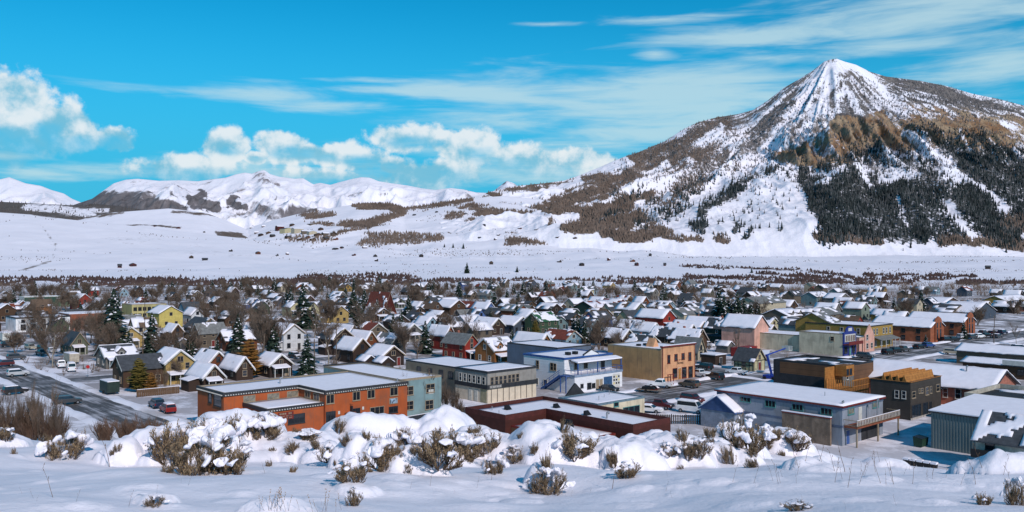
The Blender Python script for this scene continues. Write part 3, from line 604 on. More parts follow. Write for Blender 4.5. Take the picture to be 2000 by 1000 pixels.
def inset(poly, d):
    n = len(poly); out = []
    for i in range(n):
        (x0, y0), (x1, y1), (x2, y2) = poly[i - 1], poly[i], poly[(i + 1) % n]
        def nrm(ax, ay, bx, by):
            l = math.hypot(bx - ax, by - ay); return (-(by - ay) / l, (bx - ax) / l)
        n0 = nrm(x0, y0, x1, y1); n1 = nrm(x1, y1, x2, y2)
        out.append((x1 + d * (n0[0] + n1[0]), y1 + d * (n0[1] + n1[1])))
    return out
def ring(mb, o, i, z0, z1, mi=0):
    n = len(o); vs = [(x, y, z0) for x, y in o] + [(x, y, z1) for x, y in o] + [(x, y, z1) for x, y in i] + [(x, y, z0) for x, y in i]
    fs = []
    for k in range(n):
        j = (k + 1) % n
        fs += [(k, j, n + j, n + k), (n + k, n + j, 2 * n + j, 2 * n + k), (2 * n + k, 2 * n + j, 3 * n + j, 3 * n + k), (3 * n + k, 3 * n + j, j, k)]
    mb.add(vs, fs, mi); return mb
def rect(x0, x1, y0, y1): return [(x0, y0), (x1, y0), (x1, y1), (x0, y1)]
def bumpy(poly, z0, z1, seed, cell=1.2, amp=0.05, drop=None):
    """snow lying on a flat roof: gently uneven sheet with sloping rims"""
    xs = [a for a, b in poly]; ys_ = [b for a, b in poly]
    nx = max(4, min(40, int((max(xs) - min(xs)) / cell))); ny = max(4, min(40, int((max(ys_) - min(ys_)) / cell)))
    gx = np.unique(np.concatenate([np.linspace(min(xs), max(xs), nx), xs])); gy = np.unique(np.concatenate([np.linspace(min(ys_), max(ys_), ny), ys_]))
    Xg, Yg = np.meshgrid(gx, gy); Zg = z1 + fbm(Xg / 3.0 + seed, Yg / 3.0, 3, 101) * amp
    cx = (Xg[:-1, :-1] + Xg[1:, 1:]) / 2; cy = (Yg[:-1, :-1] + Yg[1:, 1:]) / 2
    keep = inpoly(cx, cy, poly) > .5
    if drop is not None: keep &= fbm(cx / 3.2 + seed, cy / 3.2, 3, 103) > drop
    i = np.arange(Xg.size).reshape(Xg.shape); fs = []; off = Xg.size
    V = np.concatenate([np.stack([Xg, Yg, Zg], -1).reshape(-1, 3), np.stack([Xg, Yg, np.full_like(Zg, z0)], -1).reshape(-1, 3)])
    ky, kx = np.nonzero(keep); K = keep
    for a, b in zip(ky, kx):
        v = (i[a, b], i[a, b + 1], i[a + 1, b + 1], i[a + 1, b]); fs.append(v)
        for (da, db, e0, e1) in ((-1, 0, 0, 1), (0, 1, 1, 2), (1, 0, 2, 3), (0, -1, 3, 0)):
            aa, bb = a + da, b + db
            if aa < 0 or bb < 0 or aa >= K.shape[0] or bb >= K.shape[1] or not K[aa, bb]:
                fs.append((v[e0] + off, v[e1] + off, v[e1], v[e0]))
    return npmesh('roof_snow', V, fs, [snow_roof])
def flat(b, poly, h, wm, par=0.35, parm=None, cornice=None, seed=0, snow=True, z0=0.0, drop=None, deckh=None, name='wall'):
    """flat-roofed block: wall, roof deck, parapet, snow"""
    mb = MB(); mb.prism(poly, z0, h - par - .02, 0); b_ = mb.build(name, wm, b.root)
    inn = inset(poly, 0.28)
    r = ring(MB(), poly, inn, h - par - .02, h).build('parapet', parm or wm, b.root)
    d = MB().prism(inset(poly, 0.281), h - par - .019, h - par + .03).build('roof', darkmem, b.root)
    if snow:
        sno = link('roof_snow', bumpy(inset(poly, 0.285), h - par + .031, h - par + (0.20 if deckh is None else deckh), seed, drop=drop), d)
        if drop is not None: sno['kind'] = 'stuff'
    if cornice:
        ring(MB(), inset(poly, -0.16), inset(poly, -0.003), h - cornice[1], h + .02).build('cornice', cornice[0], b.root)
    return b_
def slopesnow(P0, ex, ey, nx, ny, seed, cover, thick=0.2):
    """snow on a roof slope: kept cells get a lumpy top and skirts where they end"""
    P0, ex, ey = (np.array(v, float) for v in (P0, ex, ey)); nrm = np.cross(ex, ey); nrm /= np.linalg.norm(nrm)
    a, b = np.meshgrid(np.linspace(0, 1, nx + 1), np.linspace(0, 1, ny + 1))
    lx, ly = np.linalg.norm(ex), np.linalg.norm(ey)
    t = thick * (0.75 + 0.5 * fbm(a * lx / 1.6 + seed, b * ly / 1.6, 3, 107)); 
    jit = fbm(a * lx / 1.1 + seed * 3, b * ly / 1.1, 2, 109)
    aj = a; bj = b + np.where((b < 0.01), jit * 0.05, 0) 
    top = P0 + aj[..., None] * ex + bj[..., None] * ey + nrm * (0.02 + t[..., None]); bot = P0 + aj[..., None] * ex + bj[..., None] * ey + nrm * 0.012
    ca = (a[:-1, :-1] + a[1:, 1:]) / 2; cb_ = (b[:-1, :-1] + b[1:, 1:]) / 2
    nz = vnoise(ca * lx / 2.4 + seed * 1.7, cb_ * ly / 2.0 + seed, 113) * .7 + .3 * vnoise(ca * lx / .8 + seed, cb_ * ly / .8, 115)
    K = nz < (0.22 + 0.62 * cover) if cover < 0.97 else np.ones_like(nz, bool)
    i = np.arange(a.size).reshape(a.shape); off = a.size; fs = []
    for r_, c_ in zip(*np.nonzero(K)):
        v = (i[r_, c_], i[r_, c_ + 1], i[r_ + 1, c_ + 1], i[r_ + 1, c_]); fs.append(v)
        for (da, db, e0, e1) in ((-1, 0, 0, 1), (0, 1, 1, 2), (1, 0, 2, 3), (0, -1, 3, 0)):
            aa, bb = r_ + da, c_ + db
            if aa < 0 or bb < 0 or aa >= K.shape[0] or bb >= K.shape[1] or not K[aa, bb]: fs.append((v[e0] + off, v[e1] + off, v[e1], v[e0]))
    return np.concatenate([top.reshape(-1, 3), bot.reshape(-1, 3)]), fs
def gable(root, W_, L_, h, rise, ridge, wm, rm, snow=1.0, seed=0, x0=0.0, y0=0.0, z0=0.0, oh=0.45, lod=0, fascia=None, thick=0.22, gapex=None):
    """gabled block: wall with gable ends, two roof slopes, snow on the roof; ridge a runs along local y, b along local x"""
    sw = ridge == 'b'; w, l = (L_, W_) if sw else (W_, L_)
    def tr(x, y, z): return (x0 + (y if sw else x), y0 + (x if sw else y), z0 + z)
    mb = MB(); c = w / 2
    vs = [(0, 0, 0), (w, 0, 0), (w, l, 0), (0, l, 0), (0, 0, h), (w, 0, h), (w, l, h), (0, l, h), (c, 0, h + rise), (c, l, h + rise)]
    fs = [(0, 1, 5, 8, 4), (1, 2, 6, 5), (2, 3, 7, 9, 6), (3, 0, 4, 7)]
    if sw: fs = [tuple(reversed(f)) for f in fs]
    mb.add([tr(*v) for v in vs], fs); mb.build('wall', wm, root)
    rf = MB(); k = rise / c; e = -oh; t = 0.16; zl = .015
    for s in (0, 1):
        xe = e if s == 0 else w - e; ze = h - oh * k; zr = h + rise
        q = [(xe, -oh, ze + zl), (xe, l + oh, ze + zl), (c, l + oh, zr + zl), (c, -oh, zr + zl)]; q2 = [(a_, b_, z_ + t) for a_, b_, z_ in q]
        if (s == 1) != sw: q.reverse(); q2.reverse()
        q = [tr(*v) for v in q]; q2 = [tr(*v) for v in q2]
        rf.add(q2 + q, [(3, 2, 1, 0), (4, 5, 6, 7), (0, 1, 5, 4), (1, 2, 6, 5), (2, 3, 7, 6), (3, 0, 4, 7)])
    ro = rf.build('roof', rm, root)
    if snow > 0.02:
        V = []; Fs = []
        nx, ny = (max(4, int(l / (.9 if snow > .96 else .4))), max(4, int(c / (.6 if snow > .96 else .28)))) if lod == 0 else (max(3, int(l / 1.8)), 4)
        for s in (0, 1):
            xe = e + .03 if s == 0 else w - e - .03; ze = h - (oh - .03) * k
            zt = zl + t + .006
            P0 = tr(xe, -oh + .03 if s == 0 else l + oh - .03, ze + zt); P1 = tr(xe, l + oh - .03 if s == 0 else -oh + .03, ze + zt); P2 = tr(c, -oh + .03 if s == 0 else l + oh - .03, h + rise + zt)
            ex = np.array(P1) - np.array(P0); ey = np.array(P2) - np.array(P0)
            if np.cross(ex, ey)[2] < 0: P0, ex = P1, -ex; ey = np.array(tr(c, (l + oh - .03) if s == 0 else (-oh + .03), h + rise + zt)) - np.array(P0)
            cov = snow * (1.0 if s == 0 else 1.05)
            v_, f_ = slopesnow(P0, ex, ey, nx, ny, seed + s * 5.3, cov, thick)
            Fs += [tuple(i + len(V) for i in q) for q in f_]; V += [tuple(p_) for p_ in v_]
        if Fs:
            sno = link('roof_snow', npmesh('roof_snow', V, Fs, [snow_roof]), ro)
            if snow < .97: sno['kind'] = 'stuff'
    if fascia is not None and lod == 0:
        fb = MB()
        for s in (0, 1):
            xa = e if s == 0 else w - e; ze = h - oh * k
            pts = [(xa, -oh - .06, ze - .12), (xa, -oh - .002, ze - .12), (c, -oh - .002, h + rise - .12), (c, -oh - .06, h + rise - .12)]
            top = [(a_, b_, z_ + .3) for a_, b_, z_ in pts]; fb.hexa([tr(*v) for v in pts] + [tr(*v) for v in top])
        fb.build('fascia', fascia, root)
    return ro
def door(root, face, s, z, w=0.95, h=2.05, m=None, off=0.0):
    b = MB(); b.box(-w / 2 - .08, w / 2 + .08, -.06, 0, 0, h + .1, 0); b.box(-w / 2, w / 2, -.09, -.061, .02, h, 1)
    o = b.build('door', [trim_white, m or trim_red], root, ((s, off - .002, z) if face == 'f' else (off - .002, s, z)), (0, 0, 0 if face == 'f' else -math.pi / 2))
    MB().box(w / 2 - .14, w / 2 - .08, -.13, -.091, .98, 1.08).build('handle', metalgrey, o); return o
def chimney(root, x, y, z0, z1, m, s=0.6):
    o = MB().box(x - s / 2, x + s / 2, y - s / 2, y + s / 2, z0, z1).build('chimney', m, root)
    return o
def vent(parent, x, y, z, h=0.7, r=0.09, cap=False):
    b = MB(); b.tube((x, y, z), (x, y, z + h), r, r, 8)
    if cap: b.tube((x, y, z + h), (x + .35, y, z + h + .12), r, r * .9, 8); b.tube((x + .35, y, z + h + .12), (x + .42, y, z + h - .2), r, r, 8)
    return b.build('vent_pipe', metalgrey, parent)
REG = []          # things whose labels are finished at the end: (object, family, description, x, y)

# ------------------------------------------------------------------ streets
def roadmat():
    m, n, b = newmat('snow packed street'); tc = n.n('ShaderNodeTexCoord'); ob = tc.outputs['Object']
    s = n.n('ShaderNodeSeparateXYZ'); n.l(ob, s.inputs[0])
    st = n.v('MULTIPLY', ob, (0.05, 0.9, 1)); f = n.noise(st, 1.0, 6, 0.62); g = n.noise(ob, 0.10, 5, 0.6); k = n.noise(ob, 1.6, 5, 0.6)
    c = n.mix(n.ss(k, .3, .7), (0.045, 0.039, 0.038, 1), (0.105, 0.09, 0.086, 1))
    cov = n.m('ADD', n.m('MULTIPLY', f, 0.6), n.m('MULTIPLY', g, 0.5))
    c = n.mix(n.m('MULTIPLY', n.ss(cov, 0.50, 0.66), 0.6), c, rgb(dark(SNOWC, 0.8)))
    n.l(c, b.inputs['Base Color']); b.inputs['Roughness'].default_value = 0.7
    bp = n.n('ShaderNodeBump'); bp.inputs['Strength'].default_value = 0.3; bp.inputs['Distance'].default_value = 0.05; n.l(n.m('ADD', f, k), bp.inputs['Height']); n.l(bp.outputs[0], b.inputs['Normal'])
    return m
road_m = roadmat()
STREETS = []
def street(axis, c, t0, t1, w, z):
    """axis b: runs along q at p=c; axis a: runs along p at q=c; local x runs along the street"""
    n = max(2, int((t1 - t0) / 6)); V = []; e = np.linspace(0, t1 - t0, n + 1)
    j0 = fbm(e / 7.0 + c, e * 0, 3, 121) * 0.7; j1 = fbm(e / 7.0 - c, e * 0 + 5, 3, 123) * 0.7
    lo = np.stack([e, -w / 2 + j0, e * 0], -1); hi = np.stack([e, w / 2 + j1, e * 0], -1)
    V = np.concatenate([lo, hi]); i = np.arange(n)
    me = npmesh('street', V, np.stack([i, i + 1, i + n + 2, i + n + 1], -1), [road_m])
    x, y = W2(c, t0) if axis == 'b' else W2(t0, c)
    o = link('street', me, None, (x, y, z), (0, 0, RZ if axis == 'b' else RZ + math.pi / 2)); tag(o, kind='structure'); STREETS.append((axis, c, t0, t1, w))
    for sgn, jj in ((-1, j0), (1, j1)):                          # ploughed banks along both edges
        if w < 9: break
        pr = [(-0.2, 0), (0.25, .42), (0.9, .55), (1.6, .3), (2.3, -0.01)]
        ee = np.linspace(0, t1 - t0, n * 3 + 1); j3 = np.interp(ee, e, jj)
        hh = 0.35 + 0.75 * np.clip(vnoise(ee / 3.0 + c * sgn, ee * 0 + 3, 125), 0, 1)
        hh = hh * sstep(0.22, 0.34, vnoise(ee / 14.0 + c, ee * 0 + sgn, 127))
        Vb = np.concatenate([np.stack([ee, sgn * (w / 2 + a) + j3 + fbm(ee / 1.7, ee * 0 + a, 2, 129) * .25, b_ * hh + .012], -1) for a, b_ in pr])
        m_ = len(ee); k = np.arange(m_ - 1); fs = []
        for r_ in range(len(pr) - 1): 
            q = np.stack([k + r_ * m_, k + 1 + r_ * m_, k + 1 + (r_ + 1) * m_, k + (r_ + 1) * m_], -1); fs.append(q if sgn > 0 else q[:, ::-1])
        bk = link('snow_bank', npmesh('snow_bank', Vb, np.concatenate(fs), [snow_town], True), None, (x, y, 0.0), o.rotation_euler); tag(bk, kind='structure')
street('b', 113, 20, 420, 11.5, .03); street('a', 52, 130, 560, 9.0, .034); street('b', 216, -40, 560, 7.5, .038); street('a', 184, 60, 640, 10, .042)
street('b', 319, -120, 620, 8.5, .046); street('b', 425, -220, 700, 8.5, .05); street('b', 531, -330, 700, 8.5, .054); street('a', 306, 20, 640, 9, .058); street('a', 428, -20, 640, 8.5, .062); street('a', -70, 230, 660, 8.5, .066); street('a', -190, 330, 680, 8.5, .07); street('a', 550, -60, 600, 8.5, .074)

# ================================================================== THE BUILDINGS ALONG THE MAIN STREET
# --- orange two-storey block with the stepped front
B = Bld('office_building', 122.6, 57.6, 'long orange two storey building with dark toothed cornice and snowy flat roof')
o1, s1 = (380, 680), 3.846
om = plainmat('orange'); opoly = [(12.9, 0), (28.7, 0), (28.7, 18.9), (0, 18.9), (0, 8.7), (12.9, 8.7)]
flat(B, opoly, 7.0, om, 0.4, trim_tan, (trim_dark, 0.62), 1)
flat(B, rect(3.2, 12.88, 0.5, 8.68), 5.15, om, 0.25, trim_tan, (trim_dark, 0.55), 2, name='entrance_wing')
db = MB()
def dent(x0, y0, x1, y1, z, nx, ny):
    L_ = math.hypot(x1 - x0, y1 - y0); n = int(L_ / 0.42)
    for i in range(n):
        t = (i + .5) / n; x, y = x0 + (x1 - x0) * t, y0 + (y1 - y0) * t
        db.box(x - .09 + nx * .2, x + .09 + nx * .2, y - .09 + ny * .2, y + .09 + ny * .2, z, z + .16)
dent(0, 8.7, 12.7, 8.7, 6.5, 0, -1); dent(12.9, .1, 12.9, 8.5, 6.5, -1, 0); dent(12.9, 0, 28.6, 0, 6.5, 0, -1); dent(0, 8.8, 0, 18.8, 6.5, -1, 0); dent(3.2, .5, 12.8, .5, 4.72, 0, -1)
tag(db.build('dentil_course', trim_white, B.root), kind='stuff')
B.wins('f', [(370, 452, 358, 398), (550, 632, 342, 380), (697, 775, 324, 363)], o1, s1, fm=trim_tan, style='pair', off=8.7, pm=glasslit)
B.wins('l', [(833, 870, 322, 365), (898, 938, 345, 388)], o1, s1, fm=trim_tan, style='pair', off=12.9)
B.wins('f', [(992, 1045, 350, 412), (1190, 1240, 328, 388), (1300, 1350, 315, 372), (1470, 1523, 295, 352)], o1, s1, fm=trim_tan, style='pair')
B.wins('f', [(990, 1055, 478, 560), (1172, 1240, 455, 515)], o1, s1, fm=trim_dark, style='pair')
B.wins('f', [(1320, 1420, 442, 492)], o1, s1, fm=trim_tan, style='triple'); B.wins('f', [(1462, 1523, 440, 480)], o1, s1, fm=trim_dark, style='pair')
B.wins('l', [(110, 130, 345, 405), (150, 203, 350, 432)], o1, s1, fm=trim_dark, style='sash')
B.wins('f', [(705, 825, 497, 560)], o1, s1, fm=trim_dark, style='triple', off=0.5)
door(B.root, 'f', q_at(380 + 1115 / s1, B.p) - B.q, 0.3, 1.1, 2.3, trim_dark)
sg = B.box('sign', trim_red, 5.0, 7.6, .42, .497, 3.2, 4.35)
lt = MB()
for r_, (n_, hh) in enumerate([(7, .26), (14, .12), (12, .12)]):
    for i in range(n_):
        if (i * 7 + r_) % 5 == 3: continue
        x = 5.25 + i * 2.1 / n_; lt.box(x, x + 1.25 / n_, .405, .419, 3.98 - r_ * .3, 3.98 - r_ * .3 + hh)
tag(lt.build('lettering', trim_tan, sg), kind='stuff')
sg = B.box('sign', trim_tan, 25.0, 26.7, -.09, -.004, 3.5, 4.5); B.box('sign_picture', mat('sign picture', (0.25, 0.33, 0.42), 0.5, 0.9, 3.0), 25.1, 26.6, -.1, -.091, 3.6, 4.4, sg)
mb = MB(); mb.tube((17.4, -.9, 4.4), (17.4, -.0, 4.4), .04, .04, 6); mb.box(17.35, 17.45, -.9, -.2, 2.7, 4.2); mb.build('hanging_sign', trim_dark, B.root)
mb = MB(); mb.extr([(-1.1, 2.55), (-.004, 2.95), (-.004, 3.1), (-1.1, 2.65)], 16.4, 18.4); mb.build('awning', mat('rusty awning', (0.16, 0.05, 0.025), .7), B.root)
for x, z in ((19.7, 3.2), (15.2, 3.0)): B.box('notice', trim_white, x, x + .35, -.05, -.004, z, z + .5)
vent(B.root, 12.0, 13.5, 6.7, 1.0, .12, True); vent(B.root, 27.5, 1.2, 6.7, .8, .13)
# --- pale blue-green block joined to its end
B = Bld('shop_building', 125.0, 86.45, 'narrow blue green flat roofed building behind bare trees beside the orange building')
flat(B, rect(0, 9.0, 0, 26), 7.05, plainmat('teal'), .35, trim_tan, None, 3)
B.wins('f', [(1570, 1640, 290, 350), (1742, 1800, 270, 328), (1735, 1790, 392, 455), (1580, 1640, 400, 460)], o1, s1, fm=trim_tan, style='cross')
B.box('sign', trim_white, 6.1, 7.2, -.07, -.004, 3.9, 4.7); B.box('roof_edge', darkmem, -.1, 9.1, 25.6, 26.1, 7.06, 7.2)
# --- grey shop with the row of upper windows
B = Bld('shop_building', 128.0, 108.9, 'grey two storey shop with a row of tall upper windows and pale batten lower wall')
o2, s2 = (780, 650), 4.348
gm = plainmat('grey'); pm_ = mat('pale board panels', (0.56, 0.47, 0.36), .8, .12, 1.0, .1)
flat(B, rect(0, 13.0, 0, 10.0), 6.2, gm, .25, trim_dark, (trim_dark, .35), 4, z0=3.15)
B.box('lower_wall', pm_, 0.02, 12.98, 0.02, 9.98, 0, 3.14)
bm_ = MB(); ring(bm_, rect(-.22, 13.2, -.22, 10.0), rect(.01, 12.97, .01, 9.97), 2.75, 3.55); bm_.build('dark_band', darkmem, B.root)
for k in range(8): B.box('batten', trim_dark, 1.55 * k + .9, 1.55 * k + 1.0, -.05, .019, .1, 2.74)
B.wins('l', [(510, 530, 340, 400), (548, 568, 347, 407), (588, 608, 355, 413), (625, 645, 362, 420), (665, 687, 370, 428), (705, 728, 378, 437)], o2, s2)
B.wins('f', [(775, 797, 378, 440), (812, 835, 372, 436), (848, 872, 368, 431), (885, 908, 363, 427), (922, 945, 358, 421), (955, 978, 353, 416), (990, 1013, 349, 411)], o2, s2, fm=trim_tan)
for s in (5.2, 3.4): door(B.root, 'l', s, .1, .9, 2.1, mat('pale door', (.55, .52, .45), .6), .02)
B.box('garage_panel', mat('olive panel', (.30, .27, .17), .7), -.03, .018, .3, 2.1, .1, 2.7)
lt = B.box('sign', mat('grey sign board', (.19, .18, .17), .7), .3, 3.4, -.30, -.225, 2.85, 3.45)
mb = MB()
for i, w in enumerate([.28, .1, .3, .26, .12, .3, .25, .3]): mb.box(.5 + i * .34, .5 + i * .34 + w * .8, -.312, -.301, 3.0, 3.3)
tag(mb.build('lettering', mat('pale lettering', (.45, .43, .4), .6), lt), kind='stuff')
flat(B, rect(1.2, 12.6, 10.01, 29), 5.9, plainmat('taupe'), .25, trim_dark, None, 5, name='rear_wing')
for y in (13, 16.2, 20, 24): window(B.root, 'l', y, 3.4, 1.2, 1.4, trim_dark, 'pair', 1.2)
# --- white building with blue balcony and stairs
B = Bld('restaurant_building', 125.6, 130.6, 'white two storey building with blue balcony railing and blue outside stairs')
o3, s3 = (1020, 680), 9.524
wm = mat('white painted boards', (0.74, 0.74, 0.77), .7, .06, .6, .12, lines=.3)
uR = q_at(1215, B.p) - B.q; lb = p_at(1023, B.q) - B.p
B.box('lower_wall', wm, 0, uR, 0, lb, 0, 3.55)
mb = MB(); ring(mb, rect(-.12, uR + .12, -.12, 3.2), rect(.02, uR - .02, .02, 3.1), 3.3, 3.75); mb.build('blue_band', mat('grey blue band', (.20, .26, .36), .6), B.root)
B.box('balcony_floor', deckm, .03, uR - .03, .03, 2.99, 3.56, 3.66); MB().box(.2, uR - .2, .2, 2.8, 3.665, 3.72).build('balcony_snow', snow_roof, B.root)
flat(B, rect(0, uR, 3.0, lb), 7.1, wm, .35, trim_blue, (trim_blue, .38), 6, z0=3.57, name='upper_wall')
mb = MB(); mb.hexa([(1.2, .3, 6.0), (uR + .4, .3, 6.0), (uR + .4, 2.995, 6.45), (1.2, 2.995, 6.45), (1.2, .3, 6.12), (uR + .4, .3, 6.12), (uR + .4, 2.995, 6.57), (1.2, 2.995, 6.57)]); bc = mb.build('balcony_roof', trim_dark, B.root)
mb = MB(); mb.hexa([(1.25, .28, 6.13), (uR + .35, .28, 6.13), (uR + .35, 2.3, 6.47), (1.25, 2.3, 6.47), (1.25, .3, 6.4), (uR + .35, .3, 6.36), (uR + .35, 2.2, 6.68), (1.25, 2.2, 6.7)]); mb.build('balcony_roof_snow', snow_roof, bc)
for x in (1.4, uR * .5, uR + .1): B.box('post', trim_blue, x - .1, x + .1, .3, .5, 3.73, 6.03)
gx = uR * .55
mb = MB(); mb.add([(gx - 2.2, 2.9, 6.6), (gx + 2.2, 2.9, 6.6), (gx + 2.2, 2.9, 7.4), (gx, 2.9, 8.3), (gx - 2.2, 2.9, 7.4), (gx - 2.2, 3.3, 6.6), (gx + 2.2, 3.3, 6.6), (gx + 2.2, 3.3, 7.4), (gx, 3.3, 8.3), (gx - 2.2, 3.3, 7.4)],
                  [(0, 1, 2, 3, 4), (9, 8, 7, 6, 5), (0, 5, 6, 1), (1, 6, 7, 2), (2, 7, 8, 3), (3, 8, 9, 4), (4, 9, 5, 0)]); mb.build('false_gable', wm, B.root)
for s in (-1, 1):
    mb = MB(); mb.hexa([(gx + s * 2.35, 2.84, 7.25), (gx + s * 2.35, 3.34, 7.25), (gx, 3.34, 8.25), (gx, 2.84, 8.25), (gx + s * 2.35, 2.84, 7.4), (gx + s * 2.35, 3.34, 7.4), (gx, 3.34, 8.4), (gx, 2.84, 8.4)]); mb.build('gable_trim', trim_dark, B.root)
rl = MB(); rl.box(-.08, uR + .08, -.1, .0, 4.55, 4.66); rl.box(-.08, .02, .01, 2.9, 4.55, 4.66); rl.box(uR - .02, uR + .08, .01, 2.9, 4.55, 4.66); rl.box(-.04, uR, -.08, -.03, 3.95, 4.0); rl.box(-.04, uR, -.08, -.03, 4.25, 4.29); rl.build('railing', trim_blue, B.root)
for k in range(9): B.box('rail_post', trim_blue, -.06 + k * uR / 8 - .05, -.06 + k * uR / 8 + .05, -.13, -.101, 3.6, 4.7)
st = MB()
for k in range(12):
    z = 3.6 * (k + 1) / 13; y = 8.2 - k * .42; st.box(-1.3, -.05, y, y + .44, z - .06, z)
st.build('stair_treads', trim_blue, B.root)
for x in (-1.36, -.05):
    mb = MB(); mb.hexa([(x, 8.8, -.05), (x + .06, 8.8, -.05), (x + .06, 3.1, 3.3), (x, 3.1, 3.3), (x, 8.8, .35), (x + .06, 8.8, .35), (x + .06, 3.1, 3.75), (x, 3.1, 3.75)]); mb.build('stringer', trim_blue, B.root)
mb = MB(); mb.tube((-1.33, 8.7, 1.25), (-1.33, 3.1, 4.65), .05, .05, 6); mb.tube((-1.33, 8.7, .8), (-1.33, 3.1, 4.2), .035, .035, 6)
for k in range(5): y = 8.7 - k * 1.3; z = .2 + k * .79; mb.tube((-1.33, y, z - .1), (-1.33, y, z + 1.05), .045, .045, 6)
mb.build('stair_rail', trim_blue, B.root)
B.box('landing', trim_blue, -1.4, -.01, 1.2, 3.08, 3.4, 3.58)
for y in (1.3, 2.9): B.box('landing_post', trim_blue, -1.35, -1.2, y - .1, y + .1, 0, 3.39)
B.wins('l', [(70, 130, 530, 630), (230, 298, 560, 662), (402, 465, 590, 690)], o3, s3, fm=trim_white, style='plain')
B.wins('l', [(262, 310, 232, 370), (525, 575, 278, 405), (588, 632, 290, 408)], o3, s3, fm=trim_tan)
B.wins('f', [(1085, 1130, 670, 730), (1210, 1275, 650, 750), (1297, 1350, 655, 730)], o3, s3, fm=trim_dark, style='plain')
for u in (1397, 1465): door(B.root, 'f', q_at(1020 + u / s3, B.p) - B.q, .15, .9, 2.1, trim_tan)
xa, xb = q_at(1020 + 1515 / s3, B.p) - B.q, q_at(1020 + 1668 / s3, B.p) - B.q
B.box('garage_door', mat('dark blue panel', (.03, .08, .17), .5), xa, xb, -.06, -.003, .1, 2.6)
xc, xd = q_at(1020 + 1682 / s3, B.p) - B.q, q_at(1020 + 1812 / s3, B.p) - B.q
gd = B.box('garage_door', trim_white, xc, xd, -.07, -.003, .1, 2.95)
for i in range(3):
    for j in range(3): B.box('pane', glass if (i + j) % 3 else mat('yellow pane', (.6, .5, .2), .5), xc + .15 + i * (xd - xc) / 3, xc + .15 + i * (xd - xc) / 3 + (xd - xc) / 5, -.09, -.071, .75 + j * .7, 1.15 + j * .7, gd)
for x in (3.5, 6.5): window(B.root, 'f', x, 4.5, 1.0, 1.4, trim_tan, 'pair', 3.0)
door(B.root, 'f', uR - 3, 3.7, 1.2, 2.1, trim_dark, 3.0)
for x in (uR * .35, uR * .5): B.box('rooftop_unit', black, x, x + .9, 7, 8, 6.95, 7.6)
# --- dark blue flat block behind
B = Bld('warehouse', 146.0, 146.0, 'low slate blue flat roofed block with snowy roof behind the white building')
flat(B, rect(0, 11.5, 0, 18), 6.9, plainmat('slatewall'), .3, trim_dark, None, 7)
# --- tan block with the peach front
B = Bld('shop_building', 124.0, 157.6, 'tall tan windowless side wall and peach shop front with maroon cornice')
o5, s5 = (1290, 665), 11.11
uR = q_at(1357, B.p) - B.q; lb = p_at(1187, B.q) - B.p
poly = rect(0, uR, 0.45, lb); flat(B, poly, 7.4, plainmat('tan'), .3, trim_tan, None, 8)
B.box('shop_front', plainmat('peach'), -.02, uR + .02, 0, .448, 0, 7.75)
B.box('cornice', trim_red, -.25, uR + .25, -.3, .5, 7.752, 8.1); MB().box(-.2, uR + .2, -.27, .48, 8.101, 8.2).build('cornice_snow', snow_roof, B.root)
for x in (-.04, uR - .16): B.box('corner_board', trim_red, x, x + .22, -.05, -.001, 0, 7.74)
B.wins('f', [(150, 202, 320, 488), (303, 360, 300, 432), (458, 512, 280, 402), (606, 658, 260, 424)], o5, s5, fm=trim_red)
B.wins('f', [(265, 352, 608, 800), (465, 553, 582, 800), (605, 688, 565, 805)], o5, s5, fm=trim_red, style='plain')
door(B.root, 'f', q_at(1290 + 408 / s5, B.p) - B.q, .1, 1.0, 2.5, woodnew)
fr = MB()
for x in (.5, 1.5, 2.5): fr.box(x, x + .14, -1.2, -1.06, 0, 1.6)
fr.box(.4, 2.75, -1.22, -1.04, 1.6, 1.75); fr.build('porch_rail', trim_red, B.root)
mb = MB(); mb.add([(3.1, 5.2, 7.2), (5.3, 5.2, 7.2), (4.2, 5.2, 9.3), (3.1, 7.4, 7.2), (5.3, 7.4, 7.2), (4.2, 7.4, 9.3)], [(0, 1, 2), (5, 4, 3), (0, 3, 4, 1), (1, 4, 5, 2), (2, 5, 3, 0)]); mb.build('skylight_gable', plainmat('peach'), B.root)
tx = bpy.data.curves.new('lettering', 'FONT'); tx.body = 'Bonez'; tx.size = 0.95; tx.extrude = .02; tx.align_x = 'CENTER'
to = bpy.data.objects.new('lettering', tx); COL.objects.link(to); bpy.context.view_layer.update()
tm_ = bpy.data.meshes.new_from_object(to.evaluated_get(bpy.context.evaluated_depsgraph_get())); bpy.data.objects.remove(to); tm_.materials.clear(); tm_.materials.append(black)
link('lettering', tm_, B.root, (uR * .54, -.025, 3.55), (math.pi / 2, 0, 0))
for k in range(4): B.box('sign_lamp', trim_dark, uR * .54 - 1.2 + k * .8, uR * .54 - 1.12 + k * .8, -.45, -.002, 4.55, 4.63)
for x in (2.5, 5.0): B.box('rooftop_unit', black, x, x + .9, 9, 9.8, 7.15, 7.75)
